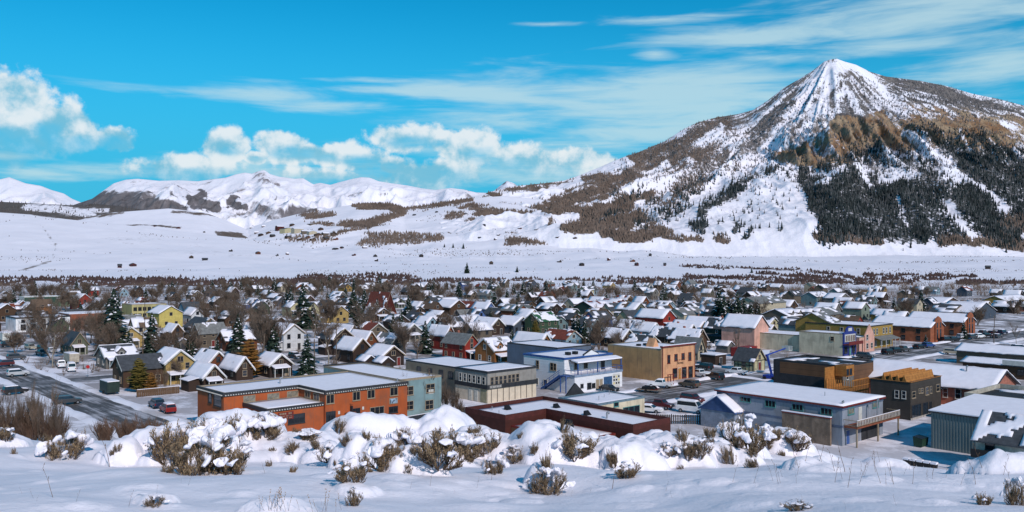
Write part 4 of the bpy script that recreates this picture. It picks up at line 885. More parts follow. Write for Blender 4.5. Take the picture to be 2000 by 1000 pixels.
# --- dark red flat block at the foot of the hill
B = Bld('flat_roofed_building', 78.0, 92.7, 'dark red flat roofed L shaped building with snow filled roofs just below the hillside')
rm_ = mat('dark red siding', (0.062, 0.015, 0.010), .75, .2, .8, .25, lines=.25)
flat(B, [(0, 0), (8.3, 0), (8.3, 26.5), (-8.3, 26.5), (-8.3, 17.2), (0, 17.2)], 5.1, rm_, .75, mat('maroon parapet', (.075, .018, .014), .7), None, 9)
flat(B, rect(-7.2, -.02, 3.2, 17.15), 3.5, plainmat('brown'), .25, trim_red, None, 10, name='lower_wing')
for (x, y) in ((-3.2, 9.5), (-5.4, 7.2)):
    u_ = B.box('rooftop_unit', darkmem, x, x + 1.3, y, y + 1.5, 3.44, 4.1); mb = MB(); mb.hexa([(x + .1, y + .1, 4.101), (x + 1.2, y + .1, 4.101), (x + 1.2, y + 1.4, 4.101), (x + .1, y + 1.4, 4.101), (x + .6, y + .3, 4.75), (x + 1.3, y + .3, 4.6), (x + 1.3, y + 1.2, 4.6), (x + .6, y + 1.2, 4.75)]); mb.build('hood', black, u_)
for (x, y) in ((3.5, 18.5), (2.5, 11), (-3.2, 22.5)): mb = MB(); mb.hexa([(x, y, 4.5), (x + 1.1, y, 4.5), (x + 1.1, y + .8, 4.5), (x, y + .8, 4.5), (x + .1, y + .7, 5.2), (x + 1.0, y + .7, 5.2), (x + 1.0, y + .8, 5.2), (x + .1, y + .8, 5.2)]); mb.build('roof_hatch', black, B.root)
vent(B.root, 3, 7.5, 4.5, .9, .14, True); vent(B.root, -5, 24, 4.5, .7, .06); vent(B.root, -6.2, 21, 4.5, .6, .05)
window(B.root, 'f', -1.5, 1.2, .9, 1.6, trim_tan, 'sash', 3.2); window(B.root, 'f', -3.6, 1.2, .9, 1.6, trim_tan, 'sash', 3.2)
# --- cream block beside it, with the dark false gable behind
B = Bld('shop_building', 97.0, 106.3, 'low cream building with blue grey roof edge and snowy roof behind the dark red building')
q1 = 12.0
flat(B, rect(0, q1, 0, 9.2), 4.1, plainmat('cream'), .35, mat('blue grey fascia', (.13, .19, .23), .6), None, 11)
B.wins('f', [(1199, 1207, 786, 793)], (0, 0), 1, fm=trim_teal, style='plain'); B.wins('f', [(1217, 1248, 794, 812)], (0, 0), 1, fm=trim_teal, style='triple')
for (x, y, h_) in ((q1 * .3, 3, .9), (q1 * .8, 6, .9), (q1 * .55, 4.5, .7)): vent(B.root, x, y, 3.8, h_, .05)
mb = MB(); c_ = 4.4
mb.add([(c_ - 2.4, 9.21, 2.0), (c_ + 2.4, 9.21, 2.0), (c_ + 2.4, 9.21, 4.0), (c_, 9.21, 6.1), (c_ - 2.4, 9.21, 4.0), (c_ - 2.4, 9.6, 2.0), (c_ + 2.4, 9.6, 2.0), (c_ + 2.4, 9.6, 4.0), (c_, 9.6, 6.1), (c_ - 2.4, 9.6, 4.0)], [(0, 1, 2, 3, 4), (9, 8, 7, 6, 5), (0, 5, 6, 1), (1, 6, 7, 2), (2, 7, 8, 3), (3, 8, 9, 4), (4, 9, 5, 0)]); mb.build('false_gable', darkmem, B.root)
# --- light blue apartment building with balcony
B = Bld('apartment_building', 63.6, 123.6, 'long pale blue two storey building with maroon roof edge and corner balcony')
o8, s8 = (1340, 660), 4.545
uR = q_at(1724, B.p) - B.q; lb = p_at(1400, B.q) - B.p
lm = plainmat('lightblue'); B.box('wall', lm, 0, uR, 0, lb, 0, 5.75)
r_ = MB().box(-.35, uR + .35, -.35, lb + .3, 5.752, 6.0).build('roof', trim_red, B.root); link('roof_snow', bumpy(rect(-.3, uR + .3, -.3, lb + .25), 6.001, 6.16, 12), r_)
mb = MB(); ring(mb, rect(-.05, uR + .03, -.05, lb), rect(.0, uR, .0, lb - .04), 2.75, 3.05); mb.build('band', mat('slate band', (.10, .13, .20), .6), B.root)
mb = MB(); ring(mb, rect(-.06, uR + .04, -.06, lb), rect(.0, uR, .0, lb - .04), 5.3, 5.74); mb.build('top_band', mat('slate band', (.10, .13, .20), .6), B.root)
B.wins('l', [(483, 570, 508, 563), (705, 790, 540, 608), (945, 1035, 575, 638), (1198, 1292, 615, 680)], o8, s8, fm=trim_teal, style='triple')
B.wins('f', [(1435, 1485, 620, 672), (1655, 1702, 562, 612)], o8, s8, fm=trim_teal, style='pair', pm=glasslit)
door(B.root, 'f', uR * .42, 3.1, .9, 2.05, trim_white)
bd = MB().box(.3, uR + 1.2, -2.2, -.002, 2.78, 3.0).build('balcony_floor', mat('red brown deck', (.22, .07, .035), .7), B.root)
for (x0, x1, y0, y1) in ((.3, uR + 1.2, -2.2, -2.12), (.3, .38, -2.119, -.06), (uR + 1.12, uR + 1.2, -2.119, -.06)):
    MB().box(x0, x1, y0, y1, 3.9, 4.0).box(x0, x1, y0, y1, 3.15, 3.22).build('balcony_rail', trim_tan, B.root); 
    if x1 - x0 > 1: MB().box(x0, x1, y0, y1, 4.001, 4.07).build('rail_snow', snow_roof, B.root)
nb = int((uR + .9) / .5)
for k in range(nb + 1):
    x = .34 + k * (uR + .78) / nb; B.box('baluster', mat('grey balusters', (.42, .39, .36), .7), x - .11, x + .11, -2.18, -2.14, 3.225, 3.895)
for x in (.5, uR * .55, uR + 1): B.box('post', trim_tan, x - .1, x + .1, -2.1, -1.9, 0, 2.77)
B.box('garage_door', darkmem, uR * .45, uR * .9, -.05, -.003, 0, 2.5); door(B.root, 'f', 1.6, .1, .95, 2.05, trim_blue)
vent(B.root, uR * .55, -1.9, 3.0, 3.4, .11, True); vent(B.root, 6, 6, 6.1, .7, .05); vent(B.root, 1.0, .5, 6.1, .35, .12, True)
gable(B.root, 2.2, 6.6, 3.0, 2.2, 'b', mat('blue gable wall', (.21, .24, .30), .75), mat('blue roofing', (.05, .10, .24), .6), 1.0, 3.1, x0=-2.3, y0=lb - 5.0, oh=.35)
MB().add([(-2.42, lb - 5.3, 2.9), (-2.42, lb + 1.9, 2.9), (-2.42, lb - 1.7, 5.2), (-2.32, lb - 5.3, 2.9), (-2.32, lb + 1.9, 2.9), (-2.32, lb - 1.7, 5.2)], [(0, 2, 1), (3, 4, 5), (0, 1, 4, 3), (1, 2, 5, 4), (2, 0, 3, 5)]).build('gable_panel', mat('deep blue shingles', (.045, .085, .20), .7, .2, 1, .3, lines=.25), B.root)
# --- stone garden wall in front of it
qw = 122.4; pa, pb = p_at(1621, qw), p_at(1527, qw); zt_ = zat((pa + pb) / 2, qw, 809)
B = Bld('stone_wall', pa, qw, 'tan stuccoed wall with snowy top against the pale blue building', 'wall')
B.box('wall', mat('stained stucco', (.21, .15, .11), .9, .4, .8, .3, dirt=.5), 0, .4, 0, pb - pa, 0, zt_); MB().box(-.05, .45, -.05, pb - pa + .05, zt_ + .001, zt_ + .14).build('wall_snow', snow_roof, B.root); B.box('cap', trim_red, -.06, .46, -.06, pb - pa + .06, zt_ - .2, zt_ - .05)
# --- unfinished dark building with roof trusses
B = Bld('unfinished_building', 65.8, 152.0, 'dark brown unfinished building with orange wooden roof trusses')
o9, s9 = (1640, 660), 3.847
uR = q_at(1837.5, B.p) - B.q; lb = p_at(1700, B.q) - B.p
dk = mat('dark sheathing', (.052, .044, .038), .8, .2, .6, .15, lines=.3); flat(B, rect(0, uR, 0, lb), 6.6, dk, .5, dk, (woodnew, .05), 13, deckh=.1, drop=-.1)
B.wins('l', [(415, 442, 395, 448), (468, 495, 400, 453)], o9, s9); B.wins('f', [(540, 565, 405, 448), (590, 601, 383, 412), (608, 622, 380, 410), (642, 665, 370, 424), (676, 688, 365, 412), (723, 745, 350, 398)], o9, s9, fm=trim_tan)
B.wins('f', [(540, 606, 502, 608), (624, 658, 487, 590), (671, 686, 480, 572)], o9, s9, fm=trim_dark, style='triple'); B.box('sill_band', concrete, -.06, uR + .06, -.1, -.001, 0, .35)
for k in range(4):
    y = .9 + k * (lb - 2.2) / 4; w2 = (lb - 2.2) / 4
    mb = MB(); mb.add([(.6, y, 6.15), (uR - .6, y, 6.15), (uR - .6, y + w2 * .75, 6.15), (.6, y + w2 * .75, 6.15), (.6, y + w2 * .4, 7.75), (uR - .6, y + w2 * .4, 7.75)], [(3, 2, 1, 0), (0, 1, 5, 4), (2, 3, 4, 5), (1, 2, 5), (3, 0, 4)]); mb.build('roof_truss', woodnew, B.root)
for k in range(7): B.box('joist', woodnew, .5 + k * (uR - 1) / 6 - .05, .5 + k * (uR - 1) / 6 + .05, .4, lb - .4, 6.17, 6.35)
# --- framed stair tower and brown hall joined on behind
B = Bld('wood_frame', 77.5, 154.5, 'open orange timber frame between the two dark unfinished blocks', 'timber frame')
B.box('rear_panel', woodnew, 0, 6.5, 5.4, 5.55, 0, 7.3); B.box('floor', woodnew, 0, 6.5, .2, 5.3, 3.1, 3.3); B.box('top_plate', woodnew, 0, 6.5, 0, .16, 5.3, 5.5); B.box('sheathing', woodnew, 3.5, 6.6, 3.0, 5.2, 5.5, 7.6)
for k in range(11): B.box('stud', woodnew, k * .64, k * .64 + .1, 0, .14, 0, 5.29); B.box('stud', woodnew, -.01, .13, .4 + k * .47, .5 + k * .47, 0, 5.29)
for z in (1.0, 2.0, 4.2): B.box('girt', woodnew, -.02, 6.5, -.06, -.001, z, z + .12)
for x in (4.0, 5.2): window(B.root, 'f', x, 5.9, .7, 1.0, trim_dark, 'plain', 3.0)
B = Bld('unfinished_hall', 83.5, 162.4, 'brown flat roofed hall under construction with patchy snow on its dark roof')
lb = p_at(1553, 162.4) - 83.5 + 5
hb = mat('brown building paper', (.135, .068, .036), .85, .2, .4, .1, lines=.9)
flat(B, rect(0, 13, 0, lb), 7.0, hb, .35, darkmem, None, 14, deckh=.1, drop=.12)
B.box('dark_base', darkmem, -.04, -.002, 0, lb, 0, 4.3); B.box('dark_corner', darkmem, -.045, -.003, lb - 1.5, lb, 4.301, 6.6); B.box('grey_panel', mat('grey sheathing', (.15, .14, .13), .8), 0, 4.5, -.04, -.002, 0, 6.9); window(B.root, 'f', 1.8, 4.2, .7, 1.3, trim_white, 'sash', -.04)
# --- long brick hall with the big snowy roof
B = Bld('brick_hall', 60.5, 173.5, 'long brick hall with one big snow covered gable roof')
bk = mat('red brick', (.34, .125, .085), .85, .25, 1.2, .3, lines=.24)
gable(B.root, 13.5, 25, 3.6, 3.0, 'a', bk, roofmat('slate'), 1.0, 21, oh=.6, fascia=trim_dark)
gable(B.root, 4.5, 6.0, 3.0, 2.0, 'b', bk, roofmat('slate'), 1.0, 22, x0=-4.0, y0=9.0, oh=.4)
B.wins('l', [(1842, 1850, 758, 775), (1866, 1876, 760, 778)], (0, 0), 1, fm=trim_white); window(B.root, 'f', 6.5, 1.0, 1.2, 1.4, trim_white); vent(B.root, 5.0, 6, 5.6, 1.5, .14, True)
# --- ribbed metal shed on the right edge
p0, q0 = gpq(1818, 802, 5.5); pe = p0 - 13.5
B = Bld('metal_shed', pe, q0, 'grey green ribbed metal shed with snowy low roof at the right edge', 'shed')
mm = mat('grey green metal', (.165, .20, .20), .5, .12, .5, 0, metal=.25); B.box('wall', mm, 0, 17, 0, 13.5, 0, 5.3)
for k in range(32): B.box('rib', mm, -.06, -.001, .12 + k * .42, .24 + k * .42, .1, 5.28)
r_ = MB().hexa([(-.35, -.35, 5.302), (17.3, -.35, 5.302), (17.3, 13.8, 5.302), (-.35, 13.8, 5.302), (-.35, -.35, 5.5), (17.3, -.35, 6.0), (17.3, 13.8, 6.0), (-.35, 13.8, 5.5)]).build('roof', trim_dark, B.root)
MB().hexa([(-.3, -.3, 5.51), (17.2, -.3, 6.01), (17.2, 13.75, 6.01), (-.3, 13.75, 5.51), (-.3, -.3, 5.66), (17.2, -.3, 6.2), (17.2, 13.75, 6.2), (-.3, 13.75, 5.66)]).build('roof_snow', snow_roof, r_)
# --- small pale building with the dark shingle roof, bottom right
p1, q1 = gpq(1906, 852, 4.6)
B = Bld('cottage', p1 - 22, q1, 'pale cottage with dark shingle roof half bare of snow in the bottom right corner', 'house')
gable(B.root, 7.0, 22, 4.4, 3.0, 'a', mat('pale render', (.42, .40, .34), .8), roofmat('slate'), .42, 33, oh=.5, fascia=trim_dark); B.wins('l', [(1925, 1941, 864, 878)], (0, 0), 1, fm=trim_dark, style='plain')
MB().box(-1.9, -.02, 18, 22, 2.2, 2.4).box(-1.9, -1.8, 18, 22, 2.41, 3.3).build('deck', black, B.root)
# --- tan ribbed warehouse behind
p1, q1 = gpq(1883, 766.6, 5.2)
B = Bld('metal_warehouse', p1 - 24, q1, 'tan ribbed metal warehouse with dark sunken roof above the metal shed')
tm = mat('tan metal', (.30, .265, .205), .6, .1, .5, 0); flat(B, rect(0, 16, 0, 24), 5.2, tm, .8, mat('tan coping', (.42, .39, .33), .6), None, 15, deckh=.12, drop=.05)
for k in range(40): B.box('rib', tm, -.05, -.001, .2 + k * .6, .32 + k * .6, .1, 4.3)
for y in (20.5, 15.5, 10): B.box('wall_lamp', black, -.35, -.052, y, y + .5, 2.9, 3.2)
B.box('tall_end', tm, -.02, 16.2, 0.0, 10.5, 5.201, 6.6)
# --- low long buildings further right
def lowbar(name, label, u, v, h, L_, Wd, wm_, seed, rise=1.4):
    p_, q_ = gpq(u, v, h); b_ = Bld(name, p_ - L_, q_, label); gable(b_.root, Wd, L_, h - .2, rise, 'a', wm_, roofmat('slate'), 1.0, seed, oh=.5, fascia=trim_dark)
    for k in range(3): window(b_.root, 'l', L_ * (.2 + .27 * k), 1.2, 1.2, 1.0, trim_dark, 'pair')
    return b_
lowbar('storage_building', 'long taupe building with low snowy roof in front of the car park', 1868, 683, 3.6, 27, 9, wallmat('taupe'), 41)
b_ = lowbar('storage_building', 'low brown building with white roof sign nearest the right edge', 1880, 705, 3.2, 24, 7, wallmat('brown'), 42, .8)
b_.box('sign', trim_white, -.6, -.5, 8, 15, 3.2, 4.3)
# --- cream hall with the blue shop front and red balcony
B = Bld('saloon_building', 122.0, 238.0, 'cream building with arched blue false front and red balcony')
flat(B, rect(0, 7.5, .4, 14), 6.4, plainmat('cream'), .3, trim_tan, None, 16)
bf = mat('royal blue boards', (.025, .04, .20), .6, .15, 1, .2); n_ = 14
arc = [(0, 0), (7.5, 0), (7.5, 6.6)] + [(3.75 + 2.4 * math.cos(math.pi * k / n_), 6.9 + 1.5 * math.sin(math.pi * k / n_)) for k in range(n_ + 1)] + [(0, 6.6)]
mb = MB(); N = len(arc); mb.add([(x, 0, z) for x, z in arc] + [(x, .38, z) for x, z in arc], [tuple(range(N)), tuple(reversed(range(N, 2 * N)))] + [(i, i + N, (i + 1) % N + N, (i + 1) % N) for i in range(N)]); mb.build('false_front', bf, B.root)
B.box('sign', trim_white, 2.7, 4.8, -.05, -.002, 7.0, 7.9); B.box('upper_panel', trim_white, .6, 6.9, -.06, -.002, 3.9, 6.1)
for x in (1.3, 2.3, 3.3, 4.4, 5.4, 6.3): window(B.root, 'f', x, 4.1, .55, 1.7, trim_white, 'plain', -.06, mat('brown shade', (.12, .05, .03), .6))
B.box('balcony_floor', trim_red, -.3, 8.2, -1.8, -.003, 3.2, 3.4)
MB().box(-.3, 8.2, -1.8, -1.72, 3.42, 4.15).build('balcony_rail', trim_red, B.root)
for x in (-.1, 2.6, 5.3, 7.9): B.box('post', trim_dark, x - .09, x + .09, -1.75, -1.57, 0, 3.19)
for x in (1.2, 5.8): window(B.root, 'f', x, .8, 1.6, 1.7, trim_dark, 'plain')
door(B.root, 'f', 3.6, .1, 1.1, 2.2, trim_teal)
window(B.root, 'l', 3.5, 4.2, 1.0, 1.1, trim_tan, 'sash')
B = Bld('cream_hall', 136.2, 239.0, 'long low cream windowless hall with snowy flat roof beside the blue fronted building')
flat(B, rect(0, 12, 0, 25), 5.0, plainmat('cream'), .3, trim_tan, None, 17)
B = Bld('pink_shop', 123.0, 250.0, 'pink shop with a steep pointed gable front')
flat(B, rect(0, 6.5, .3, 12), 4.6, plainmat('pink'), .3, trim_tan, None, 18)
MB().add([(3, 0, 0), (9, 0, 0), (9, 0, 4.9), (6, 0, 8.2), (3, 0, 4.9), (3, .3, 0), (9, .3, 0), (9, .3, 4.9), (6, .3, 8.2), (3, .3, 4.9)], [(0, 1, 2, 3, 4), (9, 8, 7, 6, 5), (0, 5, 6, 1), (1, 6, 7, 2), (2, 7, 8, 3), (3, 8, 9, 4), (4, 9, 5, 0)]).build('gable_front', plainmat('pink'), B.root)
B.box('side_wing', plainmat('pink'), 6.52, 9, .31, 10, 0, 4.2); window(B.root, 'l', 3.0, 1.2, .8, 1.2, trim_dark)
for x, z in ((4.3, 1.0), (7.2, 1.0), (4.3, 3.6)): window(B.root, 'f', x, z, 1.1, 1.5, trim_white)
B = Bld('pink_shop', 150.0, 236.0, 'tall pale pink gabled wall behind the cream hall')
gable(B.root, 8, 12, 6.5, 3.5, 'a', plainmat('pink'), roofmat('slate'), 1.0, 44)
# --- mustard two-storey inn
B = Bld('inn', 126.0, 263.0, 'mustard yellow two storey inn with cream window trim and grey porch roof')
mu = wallmat('mustard'); flat(B, rect(0, 15, 0, 22), 7.2, mu, .3, trim_dark, (trim_dark, .3), 19)
for y in (4, 6.5, 9.5, 14): window(B.root, 'l', y, 4.4, .9, 1.7, trim_white); window(B.root, 'l', y, 1.0, .9, 1.6, trim_white)
for x in (2, 4, 8.5, 10.5, 13): window(B.root, 'f', x, 4.4, .9, 1.7, trim_white)
MB().hexa([(1, -3, 2.7), (14, -3, 2.7), (14, -.003, 3.6), (1, -.003, 3.6), (1, -3, 2.85), (14, -3, 2.85), (14, -.003, 3.75), (1, -.003, 3.75)]).build('porch_roof', roofmat('greyroof'), B.root)
for x in (1.2, 4.3, 7.5, 10.6, 13.8): B.box('post', trim_white, x - .08, x + .08, -2.9, -2.74, 0, 2.69)
for x in (3, 7, 11): window(B.root, 'f', x, .7, 1.3, 1.7, trim_white, 'pair')
gable(B.root, 7, 12, 7.3, 2.8, 'b', mu, roofmat('greyroof'), .3, 46, x0=1, y0=14.2)
# --- brick row with parapet gables
for k, (pp, qq, lab) in enumerate([(122, 297, 'brick building with snowy roof and stepped brick gable nearest the mustard inn'), (124, 330, 'brick building with tall narrow brick gable end by the car park')]):
    B = Bld('brick_building', pp, qq, lab); br = mat('orange brick', (.30, .095, .045), .85, .25, 1.0, .3, lines=.24)
    gable(B.root, 11, 20, 5.0, 2.6, 'a', br, roofmat('slate'), 1.0, 50 + k)
    N = 7; pts = [(3, 0), (8, 0), (8, 7.2), (7.2, 7.9), (5.5, 8.6), (3.8, 7.9), (3, 7.2)]
    MB().add([(x, -.5, z) for x, z in pts] + [(x, -.02, z) for x, z in pts], [tuple(range(N)), tuple(reversed(range(N, 2 * N)))] + [(i, i + N, (i + 1) % N + N, (i + 1) % N) for i in range(N)]).build('brick_gable', br, B.root)
    for x in (4.2, 6.8): window(B.root, 'f', x, 1.0, .9, 3.2, trim_dark, 'sash', -.5); window(B.root, 'f', x, 5.0, .8, 1.4, trim_dark, 'sash', -.5)
    for y in (4, 9, 14): window(B.root, 'l', y, 3.0, 1.2, 1.2, trim_dark); window(B.root, 'l', y, .6, 1.2, 1.4, trim_dark)
# --- buildings at the left: olive block, green hall, white hall
p_, q_ = gpq(257.6, 634); B = Bld('olive_building', p_, q_, 'olive yellow three storey flat roofed building beside the bright yellow house')
uR = q_at(325, p_) - q_; lb = p_at(238, q_) - p_
flat(B, rect(0, uR, 0, lb), 8.6, plainmat('olive'), .35, trim_tan, None, 60)
for k in range(7):
    for z in (.8, 3.2, 5.9): window(B.root, 'f', uR * (k + .7) / 7.4, z, 1.3, 1.3, trim_dark, 'pair')
p_, q_ = gpq(47.6, 600); B = Bld('green_hall', p_, q_, 'dark green flat roofed hall with white end wall at the left edge')
flat(B, rect(0, 29, 0, 12), 6.0, plainmat('darkgreen'), .4, trim_white, None, 61); B.box('end_panel', trim_white, -.06, -.003, 0, 12, 0, 6.01); B.box('front_wing', plainmat('green'), 17, 28, -6, -.01, 0, 4.6); MB().box(16.9, 28.1, -6.1, -.01, 4.601, 4.8).build('wing_snow', snow_roof, B.root)
p_, q_ = gpq(31, 649); B = Bld('white_hall', p_, q_, 'white and brick red flat roofed hall behind bare trees at the left')
flat(B, rect(0, 19, 0, 16), 5.6, plainmat('white'), .4, trim_dark, (trim_dark, .5), 62); B.box('red_wing', plainmat('brick'), 19.02, 37, 1, 15, 0, 6.0); MB().box(18.95, 37.1, .9, 15.1, 6.001, 6.2).build('wing_snow', snow_roof, B.root)
for x in (2.5, 6, 9.5, 13, 16.5): window(B.root, 'f', x, .8, 1.6, 2.0, trim_dark, 'pair'); window(B.root, 'f', x, 3.6, 1.2, 1.0, trim_dark, 'pair')

# ================================================================== HOUSES
CNAME = {'darkwood': 'dark brown', 'darkbrown': 'dark brown', 'darkred': 'dark red', 'orangewood': 'orange brown', 'rust': 'rust red', 'ochre': 'ochre yellow', 'paleyellow': 'pale yellow', 'palegreen': 'pale green', 'darkgreen': 'dark green', 'paleblue': 'pale blue', 'slatewall': 'slate blue', 'sage': 'sage green', 'lightblue': 'pale blue', 'darkgrey': 'dark grey', 'peach': 'peach'}
TAKEN = []                                                  # p0, p1, q0, q1 of everything built so far
for o in list(bpy.data.objects):
    if o.get('category') and o.parent is None:
        bpy.context.view_layer.update(); break
for o in [o for o in bpy.data.objects if o.get('category') and o.parent is None]:
    ps, qs = [], []
    for c in o.children:
        if c.type == 'MESH' and len(c.data.vertices):
            for k in c.bound_box:
                w = o.matrix_world @ (c.matrix_basis @ Vector(k)); p_, q_ = PQ(w.x, w.y); ps.append(p_); qs.append(q_)
    if ps: TAKEN.append((min(ps), max(ps), min(qs), max(qs)))
def clear(p0, p1, q0, q1, m=2.0):
    for a, b, c, d in TAKEN:
        if p0 < b + m and p1 > a - m and q0 < d + m and q1 > c - m: return False
    for ax, c, t0, t1, w in STREETS:
        if ax == 'b' and p0 < c + w / 2 + 1.5 and p1 > c - w / 2 - 1.5 and q1 > t0 and q0 < t1: return False
        if ax == 'a' and q0 < c + w / 2 + 1.5 and q1 > c - w / 2 - 1.5 and p1 > t0 and p0 < t1: return False
    return True
def roofword(s): return 'snowy roof' if s > .75 else ('patchy roof' if s > .18 else 'bare roof')
def house(p, q, W_, L_, h, rise, ridge, wall, roof='slate', snow=1.0, seed=0, lod=0, rot=0.0, dormer=0, porch=False, chim=True, timber=False, win=None, name='house', storey=None):
    x, y = W2(p, q); root = empty(name, (x, y, 0), RZ + rot)
    wm = wallmat(wall); rs = random.Random(int(seed * 977) + 3)
    fm = (trim_white if rs.random() < .3 else rs.choice([trim_tan, trim_tan, trim_dark])) if wall not in ('white', 'paleyellow') else (trim_tan if rs.random() < .5 else trim_dark)
    if wall in ('darkwood', 'brown', 'darkbrown') and rs.random() < .4: fm = trim_tan
    ro = gable(root, W_, L_, h, rise, ridge, wm, roofmat(roof), snow, seed, lod=lod, fascia=(trim_tan if rs.random() < .5 else trim_white) if lod == 0 else None, oh=.45 if lod == 0 else .4)
    two = h > 4.1
    if lod == 0:
        nf = max(1, int(W_ / 2.7)); nl = max(1, int(L_ / 3.2))
        for k in range(nf):
            s = W_ * (k + .5) / nf
            if k == nf // 2 and nf > 1 or (nf == 1 and rs.random() < .3): door(root, 'f', s, .1, .95, 2.05, rs.choice([trim_red, trim_tan, trim_dark]))
            else: window(root, 'f', s, 1.0, .95, 1.25, fm)
            if two: window(root, 'f', s, 3.4 if h < 5.2 else 3.7, .85, 1.2, fm)
        for k in range(nl):
            window(root, 'l', L_ * (k + .5) / nl, 1.0, .95, 1.2, fm)
            if two and k % 2 == 0: window(root, 'l', L_ * (k + .5) / nl, 3.2, .85, 1.0, fm)
        if ridge == 'a' and not (two and h > 5): window(root, 'f', W_ / 2, h + .15, .8 if W_ < 6 else 1.2, min(1.15, rise * .45), fm, 'pair')
        elif ridge == 'b': window(root, 'l', L_ / 2, h + .15, .8, min(1.1, rise * .45), fm, 'pair')
    else:
        wf = farwin(1.1, 1.3, fm)
        for k in range(2): link('window', wf, root, (W_ * (.3 + .42 * k), -.002, 1.0))
        if two or ridge == 'a': link('window', wf, root, (W_ * .5, -.002, h - (.9 if two else -.1)))
        if lod == 1: link('window', wf, root, (-.002, L_ * .4, 1.0), (0, 0, -math.pi / 2))
    if dormer:
        for k in range(dormer):
            dx = W_ * (k + .6) / (dormer + .2) if ridge == 'b' else W_ * .5
            if ridge == 'b': gable(root, 1.9, L_ * .5, 1.0, .95, 'a', wm, roofmat(roof), max(snow, .8), seed + 9 + k, x0=dx - .95, y0=.15, z0=h + .2, oh=.25, lod=1); window(root, 'f', dx, h + .35, .7, .75, fm, 'plain', .15)
    if lod < 2 and rs.random() < .5 and not timber:                # a lower lean-to along the side or a rear wing
        ll = L_ * rs.uniform(.35, .6); y_ = rs.uniform(.3, L_ - ll - .2); d_ = rs.uniform(1.6, 2.6); hl = min(2.3, h - .5)
        if ridge == 'a':
            MB().box(-d_, -.002, y_, y_ + ll, 0, hl).build('lean_to', wm, root)
            MB().hexa([(-d_ - .3, y_ - .25, hl + .002), (-.004, y_ - .25, hl + .55), (-.004, y_ + ll + .25, hl + .55), (-d_ - .3, y_ + ll + .25, hl + .002), (-d_ - .3, y_ - .25, hl + .12), (-.004, y_ - .25, hl + .67), (-.004, y_ + ll + .25, hl + .67), (-d_ - .3, y_ + ll + .25, hl + .12)]).build('lean_to_roof', roofmat(roof) if snow < .5 else snow_roof, root)
    if not porch and lod < 2 and rs.random() < .3 and ridge == 'a' and not timber: porch = True
    if porch:
        MB().hexa([(.2, -2.2, 2.2), (W_ * .75, -2.2, 2.2), (W_ * .75, -.01, 2.75), (.2, -.01, 2.75), (.2, -2.2, 2.32), (W_ * .75, -2.2, 2.32), (W_ * .75, -.01, 2.87), (.2, -.01, 2.87)]).build('porch_roof', roofmat(roof), root)
        MB().hexa([(.2, -2.25, 2.325), (W_ * .75, -2.25, 2.325), (W_ * .75, -.02, 2.88), (.2, -.02, 2.88), (.22, -2.2, 2.5), (W_ * .74, -2.2, 2.5), (W_ * .74, -.02, 3.05), (.22, -.02, 3.05)]).build('porch_snow', snow_roof, root)
        for k in range(3): MB().box(.25 + k * (W_ * .75 - .5) / 2, .4 + k * (W_ * .75 - .5) / 2, -2.1, -1.95, 0, 2.2).build('post', trim_white, root)
    if chim and rs.random() < (.55 if lod == 0 else .3):
        cx, cy = (W_ / 2 + .5, L_ * .65) if ridge == 'a' else (W_ * .65, L_ / 2 + .5)
        chimney(ro, cx, cy, h + rise * .5, h + rise + .8, rs.choice([mat('red brick', (.34, .125, .085)), metalgrey, mat('grey flue', (.2, .2, .2), .6)]), rs.choice([.35, .6]))
    if timber:
        for s in (.15, W_ * .36, W_ * .64, W_ - .15): MB().box(s - .1, s + .1, -.04, -.001, 0, h).build('timber', trim_dark, root)
        for s in np.linspace(.2, L_ - .2, 6): MB().box(-.04, -.001, s - .1, s + .1, 0, h).build('timber', trim_dark, root)
        MB().box(-.045, -.002, .1, L_ - .1, h * .5, h * .5 + .2).build('timber', trim_dark, root); MB().box(.1, W_ - .1, -.045, -.002, h - .2, h).build('timber', trim_dark, root)
    TAKEN.append((p, p + L_, q, q + W_))
    cn = CNAME.get(wall, wall)
    st = 'tall ' if two else ('low ' if h < 3.1 else '')
    desc = f"{cn} {st}{'gabled ' if ridge == 'a' else ''}house, {roofword(snow)}"
    xx, yy = W2(p + L_ * .3, q + W_ * .5)
    tag(root, desc, 'house', 'houses of the town'); REG.append((root, 'house', desc, xx, yy, h))
    return root
def hpx(u, v, uR, L_, h, rise, ridge, wall, roof='slate', snow=1.0, seed=None, **kw):
    """house whose near bottom corner is seen at (u, v) and whose street front ends at column uR"""
    p, q = gpq(u, v); W_ = q_at(uR, p) - q
    return house(p, q, W_, L_, h, rise, ridge, wall, roof, snow, seed if seed is not None else u * .137 + v * .071, **kw)
